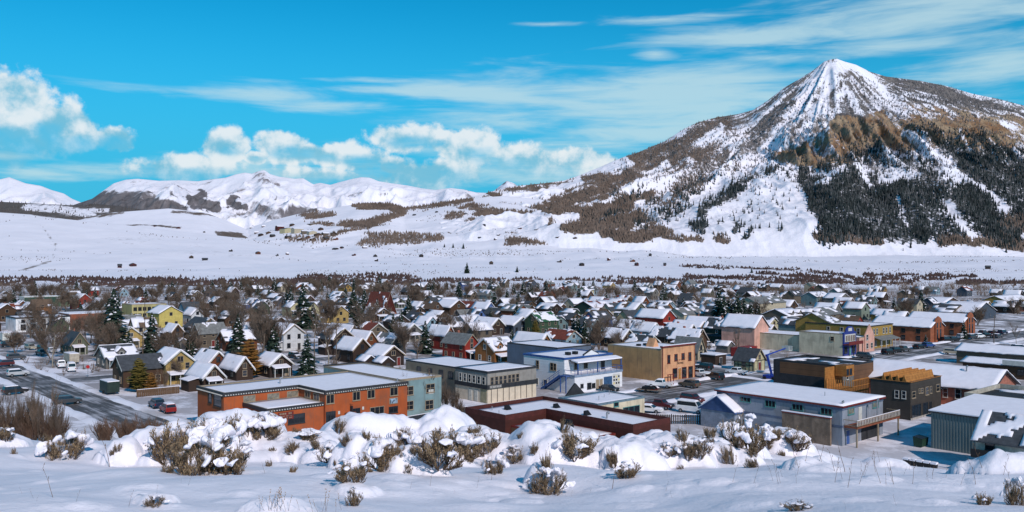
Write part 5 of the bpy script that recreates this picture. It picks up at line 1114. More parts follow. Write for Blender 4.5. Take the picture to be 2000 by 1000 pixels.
HS = [(241, 758, 322, 7, 4.0, 2.6, 'b', 'brown', 'slate', .04), (324, 752, 380, 9, 4.8, 2.6, 'a', 'ochre', 'slate', 1), (207, 721, 268, 8, 3.0, 2.5, 'b', 'grey', 'slate', .55), (139, 694, 172, 11, 3.2, 3.2, 'a', 'sage', 'slate', 0.0), (212, 668, 236, 8, 3.0, 2.2, 'a', 'paleblue', 'slate', .9),
      (311, 640, 357, 13, 5.6, 2.8, 'a', 'yellow', 'slate', 1), (388, 664, 433, 13, 4.0, 3.2, 'a', 'taupe', 'slate', .15), (374, 634, 398, 10, 4.0, 2.8, 'a', 'white', 'slate', 1), (336, 664, 358, 8, 2.8, 2.4, 'a', 'brown', 'slate', .8), (150, 606, 182, 13, 5.0, 3.6, 'a', 'red', 'slate', 1), (190, 608, 206, 10, 4.0, 2.8, 'a', 'paleblue', 'slate', 1),
      (398, 765, 438, 9, 2.9, 2.4, 'a', 'darkwood', 'slate', 1), (408, 737, 445, 9, 3.4, 2.4, 'a', 'rust', 'slate', .9), (462, 744, 494, 9, 2.6, 2.6, 'a', 'darkwood', 'slate', 1), (527, 738, 571, 8, 2.9, 2.3, 'a', 'darkbrown', 'slate', 1), (554, 686, 594, 11, 5.2, 2.6, 'a', 'white', 'slate', 1), (600, 626, 625, 10, 5.2, 2.8, 'a', 'paleyellow', 'slate', .2), (568, 618, 590, 9, 4.4, 2.6, 'a', 'paleyellow', 'slate', .5),
      (690, 710, 725, 9, 3.6, 2.8, 'a', 'darkwood', 'slate', 1), (714, 690, 736, 10, 3.6, 2.6, 'a', 'rust', 'slate', 1), (682, 668, 700, 14, 2.8, 2.6, 'a', 'brown', 'slate', 1), (747, 717, 789, 8, 2.7, 2.4, 'a', 'darkbrown', 'slate', 1), (764, 690, 792, 9, 3.0, 2.4, 'a', 'darkgrey', 'greyroof', .45), (792, 668, 824, 9, 3.2, 2.6, 'a', 'grey', 'slate', .6),
      (871, 684, 887, 9, 4.6, 2.6, 'a', 'red', 'slate', .95), (908, 706, 934, 10, 4.8, 2.4, 'a', 'red', 'greyroof', 0.0), (1056, 693, 1077, 12, 3.2, 2.6, 'a', 'orangewood', 'slate', 1), (950, 621, 967, 11, 4.2, 2.8, 'a', 'blue', 'slate', 1), (918, 616, 937, 10, 4.0, 2.6, 'a', 'blue', 'rust', .2), (960, 655, 985, 11, 3.4, 2.6, 'a', 'darkwood', 'slate', 1), (1003, 652, 1038, 11, 3.2, 2.8, 'a', 'slatewall', 'slate', 1),
      (880, 617, 912, 14, 4.0, 3.4, 'a', 'brown', 'slate', 1), (845, 619, 865, 10, 4.0, 3.0, 'a', 'brown', 'brownroof', .1), (818, 612, 832, 8, 3.4, 2.4, 'a', 'white', 'slate', 1), (1295, 645, 1319, 14, 4.6, 3.0, 'a', 'red', 'slate', 1), (1362, 664, 1386, 12, 3.0, 3.0, 'a', 'brown', 'slate', 1), (1389, 663, 1402, 11, 5.0, 2.4, 'a', 'palegreen', 'slate', 1), (1441, 673, 1461, 13, 5.0, 3.0, 'a', 'darkgreen', 'slate', .25), (1480, 678, 1502, 9, 3.0, 2.0, 'a', 'orangewood', 'slate', 1),
      (1480, 617, 1535, 12, 6.0, 2.8, 'b', 'cream', 'greyroof', .06), (1272, 668, 1290, 9, 3.5, 2.6, 'a', 'white', 'slate', 1), (1344, 668, 1362, 10, 3.0, 2.6, 'a', 'darkwood', 'slate', 1), (1245, 660, 1266, 10, 3.4, 2.4, 'a', 'brown', 'slate', .9), (1336, 630, 1378, 10, 3.4, 2.6, 'b', 'cream', 'greyroof', .25), (1500, 655, 1524, 11, 3.6, 2.6, 'a', 'paleyellow', 'slate', .35),
      (1540, 645, 1572, 12, 5.4, 2.4, 'b', 'taupe', 'slate', .9), (1578, 643, 1612, 12, 5.4, 2.4, 'b', 'taupe', 'slate', .35), (1614, 641, 1646, 12, 5.4, 2.4, 'b', 'taupe', 'greyroof', .25), (1215, 680, 1240, 9, 3.0, 2.6, 'a', 'darkwood', 'slate', .9), (1312, 676, 1336, 9, 3.0, 2.6, 'a', 'darkwood', 'slate', .5), (1904, 626, 1945, 16, 3.4, 4.2, 'a', 'slatewall', 'slate', 1), (1858, 625, 1890, 10, 3.4, 3.2, 'a', 'taupe', 'slate', .4),
      (1965, 606, 2010, 12, 5.0, 2.4, 'b', 'mustard', 'slate', 1), (1845, 606, 1875, 12, 3.8, 2.6, 'a', 'brown', 'slate', 1), (1595, 598, 1622, 10, 5.4, 2.6, 'b', 'teal', 'slate', .9), (1640, 600, 1660, 10, 5.0, 2.6, 'a', 'grey', 'slate', 1), (1205, 612, 1226, 12, 4.0, 3, 'a', 'darkred', 'rust', .5), (1160, 615, 1200, 14, 3.4, 3.0, 'b', 'darkgreen', 'rust', .7), (1240, 622, 1262, 12, 4.0, 3.0, 'a', 'sage', 'brownroof', .6)]
for i, r in enumerate(HS):
    far = ground(r[0], r[1])[1]
    hpx(*r, lod=0 if far < 330 else 1, porch=(r[0] in (207, 139, 600, 1441, 908)), dormer={207: 1, 1540: 2, 1578: 2}.get(r[0], 0))
# the twin-dormered brown house, the green-roofed house, the steep brown church, the half-timbered sheds
hpx(966, 713, 1008, 8, 3.8, 2.8, 'b', 'orangewood', 'greyroof', .75, dormer=2, porch=True)
hpx(1054, 654, 1091, 8, 5.0, 2.8, 'b', 'green', 'greenroof', .45)
ch = hpx(750, 622, 773, 16, 3.0, 9.0, 'a', 'darkred', 'rust', .12, chim=False); ch.name = 'chapel'
hpx(1472, 726, 1494, p_at(1433, gpq(1472, 726)[1]) - gpq(1472, 726)[0], 2.7, 2.7, 'a', 'paleyellow', 'slate', .14, timber=True, chim=False, win=0)
hpx(1362, 704, 1376, 8, 2.8, 3.2, 'a', 'cream', 'greyroof', .1, timber=True, chim=False)
for (u, v, uR, L_, wl) in [(1397, 715, 1418, 4.5, 'darkwood')]:
    p_, q_ = gpq(u, v); b_ = Bld('garden_shed', p_, q_, 'small dark brown box shed with snowy flat roof by the half timbered shed', 'shed'); w_ = q_at(uR, p_) - q_
    b_.box('wall', wallmat(wl), 0, w_, 0, L_, 0, 2.6); b_.box('roof', trim_dark, -.15, w_ + .15, -.15, L_ + .15, 2.601, 2.75); MB().box(-.1, w_ + .1, -.1, L_ + .1, 2.751, 2.95).build('roof_snow', snow_roof, b_.root); door(b_.root, 'f', w_ / 2, .05, 1.0, 2.0, trim_dark)
# ------------------------------------------------------------------ the rest of the town, lot by lot
pal = ['brown'] * 7 + ['darkwood'] * 7 + ['darkbrown'] * 3 + ['rust'] * 3 + ['taupe'] * 4 + ['grey'] * 3 + ['white'] * 2 + ['cream'] * 2 + ['red'] * 2 + ['slatewall'] * 2 + ['sage'] * 2 + ['paleyellow', 'ochre', 'green', 'darkgreen', 'blue', 'teal', 'paleblue', 'orangewood', 'mustard', 'darkgrey', 'palegreen']
rr = random.Random(11); cand = []
for i in range(-10, 60):
    for j in range(-30, 50):
        p = 128 + i * 15.5 + rr.uniform(-1.5, 1.5); q = -330 + j * 21 + rr.uniform(-2, 2)
        x, y = W2(p, q)
        if y < 238 or y > 880: continue
        if y < 262 and rr.random() < .6: continue
        u, v = pix(x, y)
        if not (-60 < u < 2060): continue
        if v < np.interp(u, [0, 400, 620, 800, 1100, 1500, 2000], [580, 574, 563, 561, 561, 566, 580]): continue
        if u > 1780 and 615 < v < 720: continue
        if u < 170 and v > 652: continue
        if u > 1500 and v > 690: continue
        if 1290 < u < 1500 and v > 690: continue
        if (290 < u < 375 and 640 < v < 690) or (855 < u < 945 and v > 686) or (940 < u < 1020 and v > 690) or (535 < u < 610 and v > 686) or (1285 < u < 1330 and 645 < v < 672): continue
        cand.append((p, q, y))
rr.shuffle(cand); cand.sort(key=lambda c: c[2] > 470)
nb = 0
for p, q, y in cand:
    if nb >= 232: break
    W_ = rr.uniform(5.2, 8.0); L_ = rr.uniform(7, 11); ridge = 'a' if rr.random() < .72 else 'b'
    if ridge == 'b': W_, L_ = rr.uniform(7.5, 11), rr.uniform(5.5, 7.5)
    if not clear(p, p + L_, q, q + W_, 2.2): continue
    if rr.random() < .16: continue
    two = rr.random() < .33; h = rr.uniform(4.3, 5.2) if two else rr.uniform(2.6, 3.4)
    sn = rr.choice([1, 1, .9, .8, .65, .55, .45, .35, .2, .08]); rf = rr.choice(['slate'] * 5 + ['greyroof'] * 2 + ['brownroof', 'rust'])
    house(p, q, W_, L_, h, rr.uniform(2.2, 3.2), ridge, rr.choice(pal), rf, sn, rr.uniform(0, 99), lod=0 if y < 300 else (1 if y < 520 else 2), rot=rr.uniform(-.03, .03)); nb += 1

# ================================================================== TREES
def tubes(P0, P1, R0, R1, n=3):
    P0, P1 = np.asarray(P0, float), np.asarray(P1, float); R0, R1 = np.asarray(R0, float), np.asarray(R1, float)
    d = P1 - P0; d /= np.linalg.norm(d, axis=1, keepdims=True) + 1e-9
    up = np.where(np.abs(d[:, 2:3]) < .9, np.array([[0, 0, 1.]]), np.array([[1., 0, 0]])); a = np.cross(d, up); a /= np.linalg.norm(a, axis=1, keepdims=True); b = np.cross(d, a)
    V = []
    for P_, R_ in ((P0, R0), (P1, R1)):
        for k in range(n):
            t = 2 * math.pi * k / n; V.append(P_ + (a * math.cos(t) + b * math.sin(t)) * R_[:, None])
    V = np.stack(V, 1); m = len(P0); base = np.arange(m)[:, None] * (2 * n)
    Fs = np.concatenate([base + np.array([[k, (k + 1) % n, n + (k + 1) % n, n + k]]) for k in range(n)])
    return V.reshape(-1, 3), Fs
bark = mat('grey brown bark', (0.115, 0.085, 0.065), .9, .4, 3.0, .3)
twigm = mat('bare twigs', (0.17, 0.122, 0.092), .9, .35, .8)
twigred = mat('reddish willow twigs', (0.15, 0.09, 0.062), .9, .35, .8)
aspen = mat('pale aspen bark', (0.30, 0.26, 0.21), .9, .4, 2.0)
def branchy(seed, height, levels, spread, n0=1, up=.35, twig=.014, tr=.16, kids=(3, 5), ratio=.62):
    r = random.Random(seed); S = [[], [], [], []]; Tn = [[], [], [], []]
    def grow(p, d, l, rad, lev):
        n = 3 if lev < 2 else 2; q = p; dd = d
        for i in range(n):
            dd = (dd + Vector((r.uniform(-1, 1), r.uniform(-1, 1), r.uniform(-.5, 1) * up)) * .16).normalized(); e = q + dd * (l / n)
            r0 = rad * (1 - .55 * i / n); r1 = rad * (1 - .55 * (i + 1) / n)
            A = Tn if lev == 0 else S
            A[0].append(q); A[1].append(e); A[2].append(r0); A[3].append(r1)
            if lev < levels and (lev > 0 or i > 0):
                for k in range(r.randint(*kids) if lev else r.randint(2, 4)):
                    t = r.uniform(.15, 1); s = q + (e - q) * t; ax = Vector((r.uniform(-1, 1), r.uniform(-1, 1), r.uniform(-.2, .7))).normalized()
                    nd = (dd * (1 - spread) + ax * spread + Vector((0, 0, up * .5))).normalized()
                    grow(s, nd, l * r.uniform(ratio - .14, ratio + .1), max(twig, r1 * .55), lev + 1)
            q = e
    for k in range(n0):
        a = r.uniform(0, 6.28); t = Vector((math.cos(a) * .28, math.sin(a) * .28, 1)).normalized() if n0 > 1 else Vector((r.uniform(-.06, .06), r.uniform(-.06, .06), 1)).normalized()
        grow(Vector((math.cos(a) * .15 * (n0 > 1), math.sin(a) * .15 * (n0 > 1), -.1)), t, height * r.uniform(.5, .62) * (1 if n0 == 1 else r.uniform(.75, 1.1)), tr if n0 == 1 else tr * .55, 0)
    zmax = max(p.z for p in S[1]); k = height / zmax
    def fin(A, n): V, Fs = tubes([tuple(x) for x in A[0]], [tuple(x) for x in A[1]], A[2], A[3], n); return V * np.array([k, k, k]), Fs
    return fin(Tn, 6), fin(S, 3)
BARE = []
for sd_, kind in enumerate(['tree'] * 6 + ['aspen'] * 2 + ['bush'] * 3 + ['willow'] * 2):
    if kind == 'tree': (tv, tf), (cv_, cf) = branchy(100 + sd_, 10, 4, .50, 1 if sd_ % 2 else 3, .55, .02, .24, (2, 3), .62)
    elif kind == 'aspen': (tv, tf), (cv_, cf) = branchy(100 + sd_, 10, 3, .42, 1, .6, .02, .13, (3, 5), .45)
    elif kind == 'bush': (tv, tf), (cv_, cf) = branchy(100 + sd_, 5, 3, .30, 9, .9, .011, .09, (2, 3), .6)
    else: (tv, tf), (cv_, cf) = branchy(100 + sd_, 3, 2, .25, 26, .8, .012, .045, (3, 4), .6)
    BARE.append((kind, npmesh('trunk', tv, tf, [aspen if kind == 'aspen' else bark], True), npmesh('crown', cv_, cf, [twigred if kind == 'willow' else twigm])))
needle = mat('dark spruce needles', (0.022, 0.040, 0.026), .9, .5, 1.2)
needle2 = mat('olive juniper needles', (0.15, 0.115, 0.026), .9, .5, 1.2)
needle3 = mat('rusty needles', (0.26, 0.125, 0.03), .9, .5, 1.2)
def conifer(seed, mcrown, full=False):
    r = np.random.default_rng(seed); P0, P1, R0, W0 = [], [], [], []; V, Fs, VS, FS = [], [], [], []
    nl = 36
    for i in range(nl):
        t = (i + r.uniform(0, .8)) / nl; z = 10 * (.06 + .93 * t); rad = (2.9 if not full else 1.9) * ((1 - t) ** (.85 if not full else .5)) * r.uniform(.8, 1.1) + .12
        if full: rad *= min(1, .6 + t * 1.5)
        nb_ = int(5 + 9 * (1 - t))
        for k in range(nb_):
            a = r.uniform(0, 6.283); L_ = rad * r.uniform(.6, 1.12); dz = (-.28 if not full else .35) * L_ * r.uniform(.5, 1.3); ca, sa = math.cos(a), math.sin(a)
            for j in range(3):                                     # each bough: a spine frond and two side sprays
                aa = a + (0, .42, -.42)[j]; l = L_ * (1, .78, .78)[j]; c2, s2 = math.cos(aa), math.sin(aa); w = .20 * l + .09
                b0 = np.array([ca * .05, sa * .05, z]); tip = np.array([c2 * l, s2 * l, z + dz + r.uniform(-.08, .08)]); mid = b0 * .45 + tip * .55 + np.array([0, 0, .05])
                sd2 = np.array([-s2, c2, 0]) * w; o = len(V)
                V += [b0, mid + sd2 - (0, 0, .07), tip, mid - sd2 - (0, 0, .07), mid + np.array([0, 0, .13]), mid - np.array([0, 0, .16])]
                Fs += [(o, o + 1, o + 4), (o + 1, o + 2, o + 4), (o + 2, o + 3, o + 4), (o + 3, o, o + 4), (o + 1, o, o + 5), (o + 2, o + 1, o + 5), (o + 3, o + 2, o + 5), (o, o + 3, o + 5)]
                if r.random() < .15 and l > .35:
                    o = len(VS); m2 = mid + np.array([0, 0, .03]); f = r.uniform(.5, .85)
                    VS += [m2 * .6 + b0 * .4 + np.array([0, 0, .08]), m2 + sd2 * f + np.array([0, 0, .0]), m2 * .35 + tip * .65 + np.array([0, 0, .05]), m2 - sd2 * f, m2 + np.array([0, 0, .22])]
                    FS += [(o, o + 1, o + 4), (o + 1, o + 2, o + 4), (o + 2, o + 3, o + 4), (o + 3, o, o + 4)]
    tr_ = MB().tube((0, 0, -.2), (0, 0, 9.6), .2, .02, 7).mesh('trunk', bark)
    return (tr_, npmesh('crown', V, Fs, [mcrown]), npmesh('snow', VS, FS, [snow_roof]))
CON = [conifer(200 + k, needle) for k in range(4)]; CONO = [conifer(300, needle2, True), conifer(301, needle3, True)]
def put_conifer(x, y, hgt, var, snow=True, z=0.0, wide=1.0):
    tm, cm, sm = var; s = hgt / 10.0
    o = empty('spruce_tree', (x, y, z), random.uniform(0, 6.28), (s * wide * 1.2, s * wide * 1.2, s)); link('trunk', tm, o); link('crown', cm, o)
    if snow: link('snow', sm, o)['kind'] = 'stuff'
    d = ('tall ' if hgt > 13 else ('small ' if hgt < 7 else '')) + ('dark spruce tree' + (' dusted with snow' if snow else '')) if var in CON else ('olive green dense evergreen tree' if var is CONO[0] else 'rusty olive dense evergreen tree')
    tag(o, d, 'tree', 'evergreen trees of the town'); REG.append((o, 'tree', d, x, y, hgt)); return o
def put_bare(x, y, hgt, k, z=0.0, wide=1.0, grp='bare trees of the town'):
    kind, tm, cm = BARE[k]; s = hgt / {'tree': 10, 'aspen': 10, 'bush': 5, 'willow': 3}[kind]
    if kind == 'tree': wide *= 1.3
    o = empty({'tree': 'bare_tree', 'aspen': 'aspen_tree', 'bush': 'bare_bush', 'willow': 'willow_bush'}[kind], (x, y, z), random.uniform(0, 6.28), (s * wide, s * wide, s)); link('trunk', tm, o); link('crown', cm, o)
    sz = 'tall ' if hgt > 11 else ('small ' if hgt < 6.5 else '')
    d = sz + {'tree': 'bare brown leafless tree', 'aspen': 'slim pale leafless aspen', 'bush': 'leafless many stemmed bush', 'willow': 'reddish brown leafless willow bush'}[kind]
    tag(o, d, 'tree' if kind in ('tree', 'aspen') else 'bush', grp); REG.append((o, 'tree', d, x, y, hgt)); return o
for (u, v, vt, k) in [(222, 694, 562, 0), (297, 694, 610, 1), (252, 700, 645, 2), (372, 704, 645, 3), (345, 690, 650, 0), (425, 704, 662, 1), (465, 692, 613, 2), (535, 702, 630, 3), (592, 642, 552, 0), (600, 736, 652, 1), (612, 642, 590, 2), (690, 620, 558, 3), (712, 616, 563, 0), (737, 624, 582, 1), (768, 674, 612, 2), (798, 622, 576, 3), (485, 580, 556, 0), (503, 577, 552, 1), (560, 600, 566, 2),
                      (1000, 674, 642, 3), (1025, 674, 645, 0), (1066, 668, 640, 1), (1095, 668, 640, 2), (1128, 668, 615, 3), (1142, 670, 620, 0), (1075, 628, 598, 1), (1290, 604, 572, 2), (1315, 605, 575, 3), (1335, 608, 580, 0), (1404, 632, 562, 1), (1414, 634, 574, 2), (1440, 634, 570, 3), (1452, 634, 578, 0), (1466, 634, 588, 1), (1424, 632, 582, 2), (1512, 630, 608, 3),
                      (1682, 602, 575, 0), (1746, 608, 582, 1), (1762, 604, 584, 2), (1786, 612, 578, 3), (1950, 602, 572, 0), (1882, 662, 626, 1), (1808, 670, 652, 2), (186, 590, 560, 3), (330, 575, 553, 0), (160, 588, 565, 1), (640, 602, 570, 2), (860, 592, 566, 3), (1012, 592, 567, 0), (1040, 590, 566, 1), (675, 600, 572, 2), (80, 600, 570, 1)]:
    x, y = ground(u, v); put_conifer(x, y, (v - vt) * y / F, CON[k], z=0)
for (u, v, vt, k, w) in [(487, 738, 662, 1, 2.0), (271, 765, 700, 0, 1.9), (1046, 670, 626, 0, 1.5), (295, 768, 728, 1, 2.0)]:
    x, y = ground(u, v); put_conifer(x, y, (v - vt) * y / F, CONO[k], False, wide=w)
for (u, v, vt, k) in [(100, 700, 618, 0), (85, 660, 603, 1), (205, 700, 620, 2), (190, 708, 640, 3), (150, 668, 610, 4), (170, 672, 618, 5), (510, 708, 578, 1), (532, 702, 592, 3), (480, 668, 580, 0), (570, 668, 588, 5), (636, 640, 575, 2), (655, 690, 618, 4), (702, 655, 578, 1), (720, 640, 585, 0), (628, 678, 612, 3), (905, 684, 608, 1), (925, 690, 622, 5), (872, 655, 605, 2), (350, 620, 560, 3), (330, 600, 560, 1), (395, 615, 565, 2), (440, 612, 562, 5),
                      (415, 640, 578, 0), (455, 650, 580, 4), (300, 585, 556, 0), (260, 584, 560, 2), (345, 750, 690, 4), (380, 700, 655, 0), (640, 742, 690, 6), (655, 738, 682, 7), (815, 705, 650, 1), (840, 690, 640, 3), (30, 690, 640, 2), (60, 660, 600, 5), (1225, 660, 610, 1), (1250, 665, 622, 2), (1190, 660, 612, 0), (1205, 690, 640, 4), (1380, 625, 580, 3), (1365, 612, 572, 5), (1985, 674, 628, 6), (1720, 612, 582, 7), (1700, 605, 575, 6), (1430, 592, 560, 0)]:
    x, y = ground(u, v); put_bare(x, y, (v - vt) * y / F, k)
for (u, v, vt, k) in [(800, 812, 722, 8), (824, 812, 716, 6), (842, 808, 722, 8), (868, 806, 735, 9), (886, 812, 752, 10), (900, 822, 770, 9), (780, 812, 750, 10), (320, 762, 715, 10)]:
    x, y = ground(u, v); put_bare(x, y, (v - vt) * y / F, k, wide=.9)
rr = random.Random(5)
nt_ = 0
while nt_ < 318:
    p, q = rr.uniform(120, 760), rr.uniform(-330, 640); x, y = W2(p, q)
    if y < 215 or y > 870: continue
    u, v = pix(x, y)
    if not (-40 < u < 2040) or v < np.interp(u, [0, 400, 620, 2000], [572, 566, 560, 572]): continue
    if u > 1500 and v > 640: continue
    if (295 < u < 372 and 638 < v < 690) or (855 < u < 1020 and v > 688) or (530 < u < 605 and v > 684) or (380 < u < 440 and 664 < v < 690) or (1280 < u < 1330 and 640 < v < 675): continue
    if rr.random() > np.interp(u, [0, 300, 700, 950, 1200, 1500, 2000], [.7, .75, 1, 1, .9, .6, .45]): continue
    if not clear(p - 1, p + 1, q - 1, q + 1, 0.3): continue
    if rr.random() < .24: put_conifer(x, y, rr.uniform(6, 13), rr.choice(CON), True)
    else: put_bare(x, y, rr.uniform(7, 14.5) * (1 if u < 1000 else .75), rr.choice([0, 1, 2, 3, 4, 5, 0, 2, 6, 7, 9]))
    nt_ += 1
# thickets at the foot of the slope on the left
for (u, v, vt, k, w) in [(14, 838, 748, 9, .8), (46, 842, 745, 8, .8), (84, 842, 735, 10, .75), (118, 838, 768, 9, .8), (-15, 835, 735, 8, .9), (205, 850, 812, 11, 1.2), (248, 848, 806, 12, 1.1), (292, 846, 810, 11, 1.1), (60, 850, 800, 12, 1.4), (20, 850, 796, 11, 1.4), (105, 850, 806, 12, 1.3)]:
    if u > 400: continue
    yy = 128 if v > 835 else 140; xx = (u - CX) / F * yy
    zt = H - (vt - HY) * yy / F
    put_bare(xx, yy, zt, k, 0.0, w, 'leafless thicket at the foot of the slope')

# ================================================================== VEHICLES
tyre = mat('tyre rubber', (0.015, 0.015, 0.016), .9); rimm = mat('wheel rim', (.35, .35, .37), .35, metal=.7); lampm = mat('headlight glass', (.7, .7, .68), .15, spec=.6); tailm = mat('tail light', (.3, .01, .01), .3)
CARC = {'black': (.012, .012, .014), 'white': (.72, .72, .74), 'red': (.22, .012, .012), 'dark grey': (.05, .052, .058), 'silver': (.42, .43, .45), 'blue': (.02, .06, .22), 'beige': (.38, .33, .25), 'brown': (.10, .075, .055), 'maroon': (.09, .012, .014), 'dark blue': (.012, .02, .05)}
def carpaint(c): return mat('car paint ' + c, CARC[c], .3, .12, .5, spec=.6)
CARM = {}
def carmeshes(kind):
    if kind in CARM: return CARM[kind]
    hw = .92
    if kind == 'suv': body = [(0, .42), (.05, .95), (1.15, 1.08), (1.2, 1.1), (4.6, 1.12), (4.68, .45)]; cab = [(1.2, 1.1), (1.85, 1.72), (4.35, 1.75), (4.6, 1.12)]; ln = 4.7
    elif kind == 'pickup': body = [(0, .5), (.05, 1.0), (1.3, 1.12), (1.35, 1.13), (5.3, 1.13), (5.35, .5)]; cab = [(1.35, 1.13), (2.0, 1.78), (3.35, 1.8), (3.6, 1.13)]; ln = 5.4
    elif kind == 'van': body = [(0, .4), (.03, 1.0), (.75, 1.15), (.8, 1.2), (5.2, 1.2), (5.25, .4)]; cab = [(.8, 1.2), (1.5, 2.15), (5.1, 2.2), (5.2, 1.2)]; ln = 5.3
    else: body = [(0, .38), (.05, .75), (1.2, .9), (1.25, .92), (4.4, .95), (4.45, .4)]; cab = [(1.25, .92), (2.0, 1.4), (3.5, 1.42), (4.1, .95)]; ln = 4.5
    b = MB(); b.extr([(x, z) for x, z in body], -hw, hw)
    n = len(cab); c = MB(); ins = [(x, z) for x, z in cab]
    vs = [(-hw + (.02 if z < 1.3 else .16), x, z) for x, z in ins] + [(hw - (.02 if z < 1.3 else .16), x, z) for x, z in ins]
    b.add(vs, [(i, n + i, n + (i + 1) % n, (i + 1) % n) for i in range(n)] + [tuple(range(n)), tuple(reversed(range(n, 2 * n)))])
    if kind == 'pickup': b.box(-hw + .1, hw - .1, 3.7, 5.25, 1.131, 1.14)
    for x in (.85, ln - .95):
        for s in (-1, 1): b.box(s * hw - .03, s * hw + .03, x - .48, x + .48, .5, .93)
    m = [b]
    g = MB()
    def P_(i, j, t, dx=0.0, dz=0.0):
        x = cab[i][0] * (1 - t) + cab[j][0] * t; z = cab[i][1] * (1 - t) + cab[j][1] * t; return x, z
    (x0, z0), (x1, z1), (x2, z2), (x3, z3) = cab
    def yw(z): return hw - .02 - .14 * (z - z0) / (z1 - z0)
    glassq = []
    a0, a1 = (x0 + .12 * (x1 - x0), z0 + .12 * (z1 - z0)), (x0 + .9 * (x1 - x0), z0 + .9 * (z1 - z0)); dn = .015
    ws = MB(); ws.add([(-yw(a0[1]) + .08, a0[0] - dn, a0[1] + dn), (yw(a0[1]) - .08, a0[0] - dn, a0[1] + dn), (yw(a1[1]) - .08, a1[0] - dn, a1[1] + dn), (-yw(a1[1]) + .08, a1[0] - dn, a1[1] + dn)], [(0, 1, 2, 3)])
    b0, b1 = (x3 + .12 * (x2 - x3), z3 + .12 * (z2 - z3)), (x3 + .85 * (x2 - x3), z3 + .85 * (z2 - z3))
    rw = MB(); rw.add([(-yw(b0[1]) + .08, b0[0] + dn, b0[1] + dn), (yw(b0[1]) - .08, b0[0] + dn, b0[1] + dn), (yw(b1[1]) - .08, b1[0] + dn, b1[1] + dn), (-yw(b1[1]) + .08, b1[0] + dn, b1[1] + dn)], [(3, 2, 1, 0)])
    sides = []
    for s in (-1, 1):
        sw = MB(); lo, hi = z0 + .14 * (z1 - z0), z0 + .86 * (z1 - z0)
        xa = x0 + .28 * (x1 - x0) + .12; xb = x1 + .02; xc = x2 - .1; xd = x3 - .22 * (x3 - x2) - .1
        sw.add([(s * (yw(lo) + .012), xa, lo), (s * (yw(lo) + .012), xd, lo), (s * (yw(hi) + .012), xc, hi), (s * (yw(hi) + .012), xb, hi)], [(0, 1, 2, 3) if s > 0 else (3, 2, 1, 0)]); sides.append(sw.mesh('side_window', glass))
    w = MB(); w.tube((-.11, 0, 0), (.11, 0, 0), .36, .36, 14); wm_ = w.mesh('wheel', tyre); rr_ = MB(); rr_.tube((-.125, 0, 0), (.125, 0, 0), .2, .2, 10); rm = rr_.mesh('rim', rimm)
    zh = body[1][1] - .18
    CARM[kind] = dict(body=b, ws=ws.mesh('windshield', glass), rw=rw.mesh('rear_window', glass), sides=sides, wheel=wm_, rim=rm, hl=MB().box(-.16, .16, -.05, .06, 0, .14).mesh('headlight', lampm), tl=MB().box(-.09, .09, -.05, .05, 0, .3).mesh('tail_light', tailm), ln=ln, hw=hw, zh=zh, cab=cab, bodym={},
                      snow=MB().hexa([(-.7, x1 + .1, z1 + .005), (.7, x1 + .1, z1 + .005), (.7, x2 - .05, z2 + .005), (-.7, x2 - .05, z2 + .005), (-.62, x1 + .2, z1 + .13), (.62, x1 + .2, z1 + .13), (.62, x2 - .15, z2 + .12), (-.62, x2 - .15, z2 + .12)]).mesh('roof_snow', snow_roof), hood=MB().hexa([(-.75, .12, z0 - .12), (.75, .12, z0 - .12), (.75, x0 - .05, z0 + .005), (-.75, x0 - .05, z0 + .005), (-.68, .2, z0 - .02), (.68, .2, z0 - .02), (.68, x0 - .1, z0 + .1), (-.68, x0 - .1, z0 + .1)]).mesh('hood_snow', snow_roof))
    return CARM[kind]
def car(u, v, kind, colr, head, snow=False):
    """head: degrees from the street direction q; local +y points to the rear"""
    C_ = carmeshes(kind); x, y = ground(u, v); o = empty({'suv': 'parked_car', 'sedan': 'parked_car', 'pickup': 'pickup_truck', 'van': 'delivery_van'}[kind], (x, y, .06), RZ + R(head))
    if colr not in C_['bodym']: C_['bodym'][colr] = C_['body'].mesh('body', carpaint(colr))
    L_ = C_['ln']; off = (0, -L_ / 2, 0)
    def l(n, me, dx=0, dy=0, dz=0): return link(n, me, o, (dx, off[1] + dy, dz))
    l('body', C_['bodym'][colr]); l('windshield', C_['ws']); l('rear_window', C_['rw']); [l('side_window', m) for m in C_['sides']]
    for yy in (.85, L_ - .95):
        for s in (-1, 1): w = l('wheel', C_['wheel'], s * (C_['hw'] - .05), yy, .36); link('rim', C_['rim'], w)
    for s in (-1, 1): l('headlight', C_['hl'], s * .66, .02, C_['zh']); l('tail_light', C_['tl'], s * .8, L_ - .06, .72)
    if snow: l('roof_snow', C_['snow']); l('hood_snow', C_['hood'])
    d = f"{colr} " + {'suv': 'sport utility car', 'sedan': 'saloon car', 'pickup': 'pickup truck', 'van': 'van'}[kind] + (' with snow on its roof' if snow else '')
    tag(o, d, {'pickup': 'truck', 'van': 'van'}.get(kind, 'car'), 'vehicles in the streets'); REG.append((o, 'car', d, x, y, 1.7)); return o
